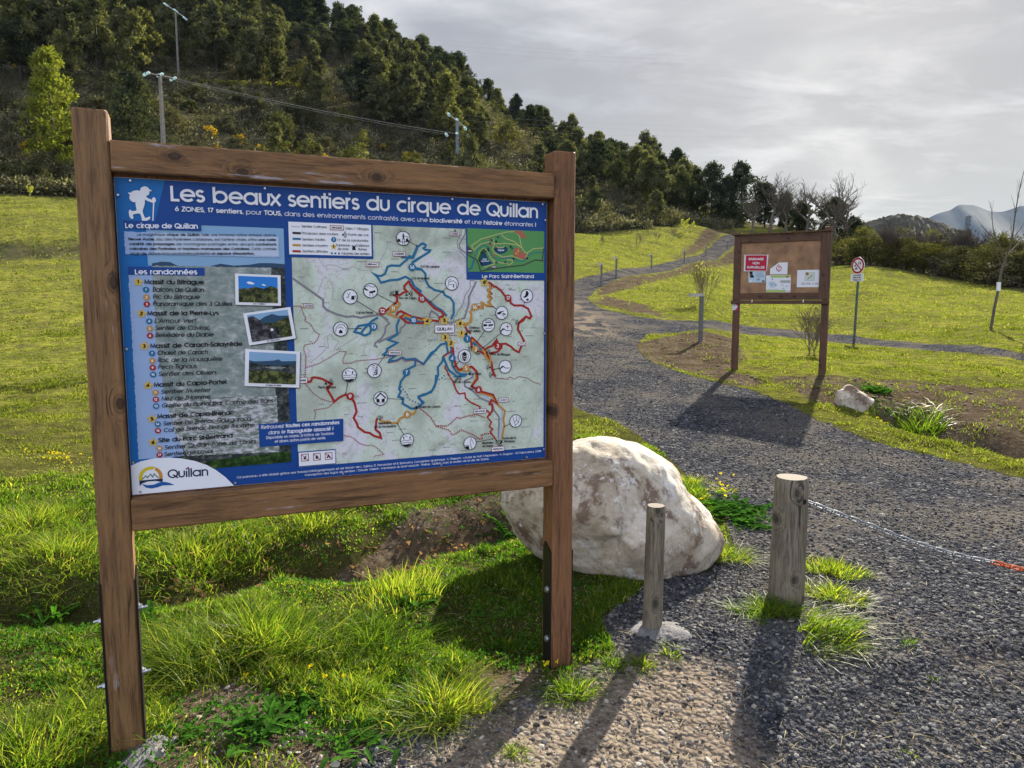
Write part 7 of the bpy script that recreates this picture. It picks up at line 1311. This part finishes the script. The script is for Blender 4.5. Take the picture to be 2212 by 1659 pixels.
# ---------------- single tufts and plants ----------------
def tuft(name, px, py, rad, n, hh, label, cat='grass tuft', mat='grass', wd_=.0048, tn=(.2, .95), group=None, lean=(.3, 1.3), flop=None, sq=1.0):
    n = int(n * .72); c = hit(px, py); a = rng.uniform(0, 6.283, n); rr = rad * .55 * rng.random(n) ** .6 * (1 + .35 * np.sin(a * 2 + px) + .2 * np.sin(a * 5 + py)); x = c.x + rr * np.cos(a); y = c.y + rr * np.sin(a) * sq; z_ = height(x, y); out = a + rng.normal(size=n) * 1.1 if flop is None else a * 0 + flop + rng.normal(size=n) * .7
    az_ = math.pi / 2 - out; n_ = 0; h_ = hh * (.25 + .85 * rng.random(n) ** .8); ln = np.clip(rng.uniform(*lean, n) * (.5 + rr / (rad * .45)), .1, 1.9)
    V_, F_, S_, T_ = blades(np.stack([x - c.x, y - c.y, z_ - c.z - .01], 1), h_, wd_ * (.7 + .6 * rng.random(n)), ln, az_, rng.uniform(*tn, n), 4)
    o = mesh_np(name, V_, F_, S_, M[mat], attrs={'tint': T_}); o.location = c; return tag(o, label, cat, group)
tuft('grass_tuft', 560, 1400, .62, 2600, .24, 'biggest bright grass tuft, right of the sign\'s left post', sq=.6); tuft('grass_tuft', 430, 1440, .40, 1100, .22, 'long-bladed tuft leaning over beside the left post\'s steel plate', flop=2.6)
tuft('grass_tuft', 800, 1395, .38, 1000, .19, 'dark green grass tuft beneath the middle of the map sign', tn=(.1, .6)); tuft('grass_tuft', 955, 1535, .30, 1300, .15, 'round dense tuft with a yellowish heart at the edge of the sandy ground', tn=(.35, 1)); tuft('grass_tuft', 1232, 1500, .17, 600, .10, 'small bushy tuft in front of the sign\'s right post', tn=(.2, .8))
tuft('grass_tuft', 1108, 1627, .07, 170, .05, 'tiny isolated tuft on sandy ground near the bottom edge', tn=(.4, .9)); tuft('grass_tuft', 1450, 1412, .11, 240, .045, 'small flat tuft beside the concrete footing', tn=(.4, .9)); tuft('grass_tuft', 1388, 1440, .09, 260, .06, 'small round tuft left of the flat tuft by the concrete', tn=(.4, .9)); tuft('grass_tuft', 1325, 1440, .12, 260, .07, 'thin tuft in the shadow edge near the sign\'s right post', tn=(.2, .8))
tuft('grass_tuft', 1660, 1325, .24, 900, .11, 'grass tuft at the left foot of the thick bollard', tn=(.2, .8)); tuft('grass_tuft', 1800, 1235, .26, 1100, .085, 'mossy bright tuft just behind the thick bollard', tn=(.4, 1), lean=(.2, .8)); tuft('grass_tuft', 1800, 1290, .24, 1000, .09, 'bright tuft right of the thick bollard', tn=(.4, 1)); tuft('grass_tuft', 1790, 1370, .32, 1000, .13, 'long-bladed tuft sprawling to the right in front of the thick bollard', tn=(.3, .9), flop=-.5)
tuft('grass_tuft', 1960, 1388, .09, 170, .04, 'small dark tuft on gravel, right of the sprawling tuft', tn=(.1, .7)); tuft('grass_tuft', 1560, 1205, .22, 900, .12, 'fine bright tuft under the right end of the boulder', tn=(.4, 1)); tuft('grass_tuft', 1985, 935, .62, 900, .26, 'coarse green tuft on the road verge near the earth ditch', wd_=.009, tn=(.2, .8)); tuft('grass_tuft', 1720, 1210, .1, 150, .05, 'low grass strip directly behind the thick bollard', tn=(.4, 1))
tuft('grass_tuft', 50, 1640, .5, 1300, .17, 'straggly tuft in the bottom left corner'); tuft('grass_tuft', 60, 1130, .7, 1800, .16, 'lush tuft on the meadow bank at the left edge', tn=(.4, 1)); tuft('grass_tuft', 130, 1190, .6, 1500, .15, 'lush tuft beside the left post above the ditch', tn=(.4, 1)); tuft('grass_tuft', 860, 1290, .45, 900, .15, 'pale seeding tuft behind the sign above the ditch litter', tn=(.5, 1), lean=(.1, .5)); tuft('grass_tuft', 420, 1190, .6, 1500, .14, 'bank tuft seen under the left part of the lower rail', tn=(.4, 1)); tuft('grass_tuft', 660, 1130, .5, 1200, .13, 'bank tuft seen just beneath the middle of the lower rail', tn=(.4, 1))
tuft('grass_tuft', 2020, 1470, .05, 70, .03, 'tiny green sprig on the gravel right of the bollard shadow', tn=(.4, .9)); tuft('grass_tuft', 1960, 1630, .07, 110, .03, 'tiny green sprig on the gravel near the bottom right', tn=(.4, .9))
tuft('grass_tuft', 1490, 1040, .3, 500, .07, 'verge tuft beyond the boulder along the road edge', tn=(.5, 1)); tuft('grass_tuft', 1560, 1060, .2, 300, .05, 'yellowing verge tuft right behind the boulder', tn=(.6, 1))
def rosette(name, px, py, n, ln, label, wd_=.02, mat='broad', cat='weed', spread=.04, rise=.5):
    c = hit(px, py); vs, fs, tt = [], [], []
    for i in range(n):
        a = random.random() * 6.28; l_ = ln * random.uniform(.5, 1.1); el = random.uniform(.15, 1.0) * rise; ox, oy = random.gauss(0, spread), random.gauss(0, spread); w_ = wd_ * random.uniform(.7, 1.3); t0 = random.random(); d = (math.cos(a), math.sin(a)); s_ = (-d[1], d[0]); b_ = len(vs); prof = [(0, .2), (.3, .75), (.6, 1), (.85, .7), (1, 0)]
        zb = H1(c.x + ox, c.y + oy) - c.z
        for k, (t_, w2) in enumerate(prof):
            z_ = zb + l_ * (el * t_ - .55 * el * t_ * t_) + .006; cx, cy_ = ox + d[0] * l_ * t_, oy + d[1] * l_ * t_; vs += [(cx - s_[0] * w_ * w2 * .5, cy_ - s_[1] * w_ * w2 * .5, z_ + .15 * w_ * w2), (cx, cy_, z_), (cx + s_[0] * w_ * w2 * .5, cy_ + s_[1] * w_ * w2 * .5, z_ + .15 * w_ * w2)]; tt += [t0] * 3
        for k in range(4): fs += [(b_ + 3 * k, b_ + 3 * k + 1, b_ + 3 * k + 4, b_ + 3 * k + 3), (b_ + 3 * k + 1, b_ + 3 * k + 2, b_ + 3 * k + 5, b_ + 3 * k + 4)]
    o = mesh_np(name, np.array(vs), np.array(fs).ravel(), np.full(len(fs), 4), M[mat], attrs={'tint': tt}); o.location = c; tag(o, label, cat)
    if 'patch' in name: tag(o, kind='stuff')
    return o
rosette('dandelion', 560, 1575, 60, .10, 'toothed green rosette at the bottom between the sign\'s posts', .022, spread=.05, rise=1.3); rosette('dandelion', 395, 1590, 22, .07, 'small rosette next to the left post\'s foot', .016, rise=1.2); rosette('dock_plant', 100, 1360, 26, .16, 'broad-leaved dock plant at the left edge', .025, spread=.04, rise=1.8); rosette('dock_plant', 300, 1340, 0 or 18, .13, 'broad-leaved dock plant behind the left post', .022, rise=1.6); rosette('clover_patch', 650, 1520, 260, .035, 'patch of small glossy round leaves under the middle of the sign', .022, spread=.11, rise=1.2); rosette('dandelion', 790, 1600, 60, .08, 'rosette left of the round yellowish tuft', .018, spread=.08, rise=1.2)
rosette('mallow_plant', 1580, 1105, 260, .07, 'dark glossy leafy plant at the road edge behind the boulder', .05, spread=.13, rise=1.0); rosette('mallow_plant', 1620, 1135, 90, .05, 'trailing leafy plant on the gravel, right of the larger one', .035, spread=.07, rise=.8); rosette('weed_plant', 1893, 846, 120, .13, 'dark green weed growing right of the small white rock', .04, spread=.09, rise=1.2); rosette('weed_plant', 1900, 893, 160, .07, 'pale silvery ground plant in front of the small white rock', .03, spread=.2, rise=.6); rosette('dock_plant', 1095, 1165, 60, .12, 'green leafy plant against the left side of the boulder', .03, spread=.08, rise=1.3)
rosette('dock_plant', 890, 1300, 30, .14, 'dock with long leaves in the sunlit grass below the lower rail', .03, spread=.05, rise=1.0)
# small yellow flowers
fl = []
for (cx, cy_, sx, sy, k) in ((120, 990, 80, 12, 26), (300, 1080, 60, 22, 14), (1550, 1070, 40, 30, 14), (1190, 1445, 20, 10, 2), (1960, 900, 80, 30, 26), (700, 1460, 200, 60, 5)):
    for i in range(k): p_ = hit0(cx + random.gauss(0, sx * .5), cy_ + random.gauss(0, sy * .5)); fl.append((p_[0], p_[1], H1(*p_) + random.uniform(.03, .07)))
V_, F_, S_, T_ = leaf_cloud(fl, .010, 8, .012, .6, rng, .5, .8); tag(mesh_np('wild_flowers', V_, F_, S_, M['yellow'], attrs={'tint': T_}), 'small yellow wild flowers dotted in the grass', 'flowers', kind='stuff')
# clods along the bare soil by the path, loose weeds on dirt
n = 9000; x, y, r_ = sample(n, 8, 60, 4, 34); g_, d_, s_ = masks(x, y); kp = (d_ > .5); x, y, r_ = x[kp], y[kp], r_[kp]; z_ = height(x, y)
sc = (.006 + .028 * rng.random(len(x)) ** 2.5) * (1 + r_ * .02); V_ = (IV[None] * sc[:, None, None] * rng.uniform(.6, 1.3, (len(x), len(IV), 1)) * np.array([1, 1, .5])) + np.stack([x, y, z_], 1)[:, None, :]
M['clod'] = plain('dark_soil_clod', (.085, .055, .038), .95, var=.4, scale=9); tag(mesh_np('soil_clods', V_.reshape(-1, 3), (IF[None] + (np.arange(len(x)) * len(IV))[:, None, None]).ravel(), np.full(len(x) * len(IF), 3), M['clod']), 'lumps of turned soil on the bare strips beside the path', 'soil', kind='stuff')
HAZE = 0.000028
# ---------------- air ----------------
hz = bpy.data.materials.new('air_haze'); hz.use_nodes = True; T = NT(hz.node_tree); T.n.clear()
pv = T.new('ShaderNodeVolumePrincipled'); pv.inputs['Color'].default_value = (.38, .62, 1, 1); pv.inputs['Density'].default_value = HAZE; pv.inputs['Anisotropy'].default_value = .0
T.l.new(pv.outputs[0], T.new('ShaderNodeOutputMaterial').inputs['Volume'])
b = MB(); b.box(-6100, 6100, -6100, 6100, -262, 545); hzb = b.build('haze', hz); tag(hzb, 'thin pale blue air between camera and the far mountains', kind='stuff')
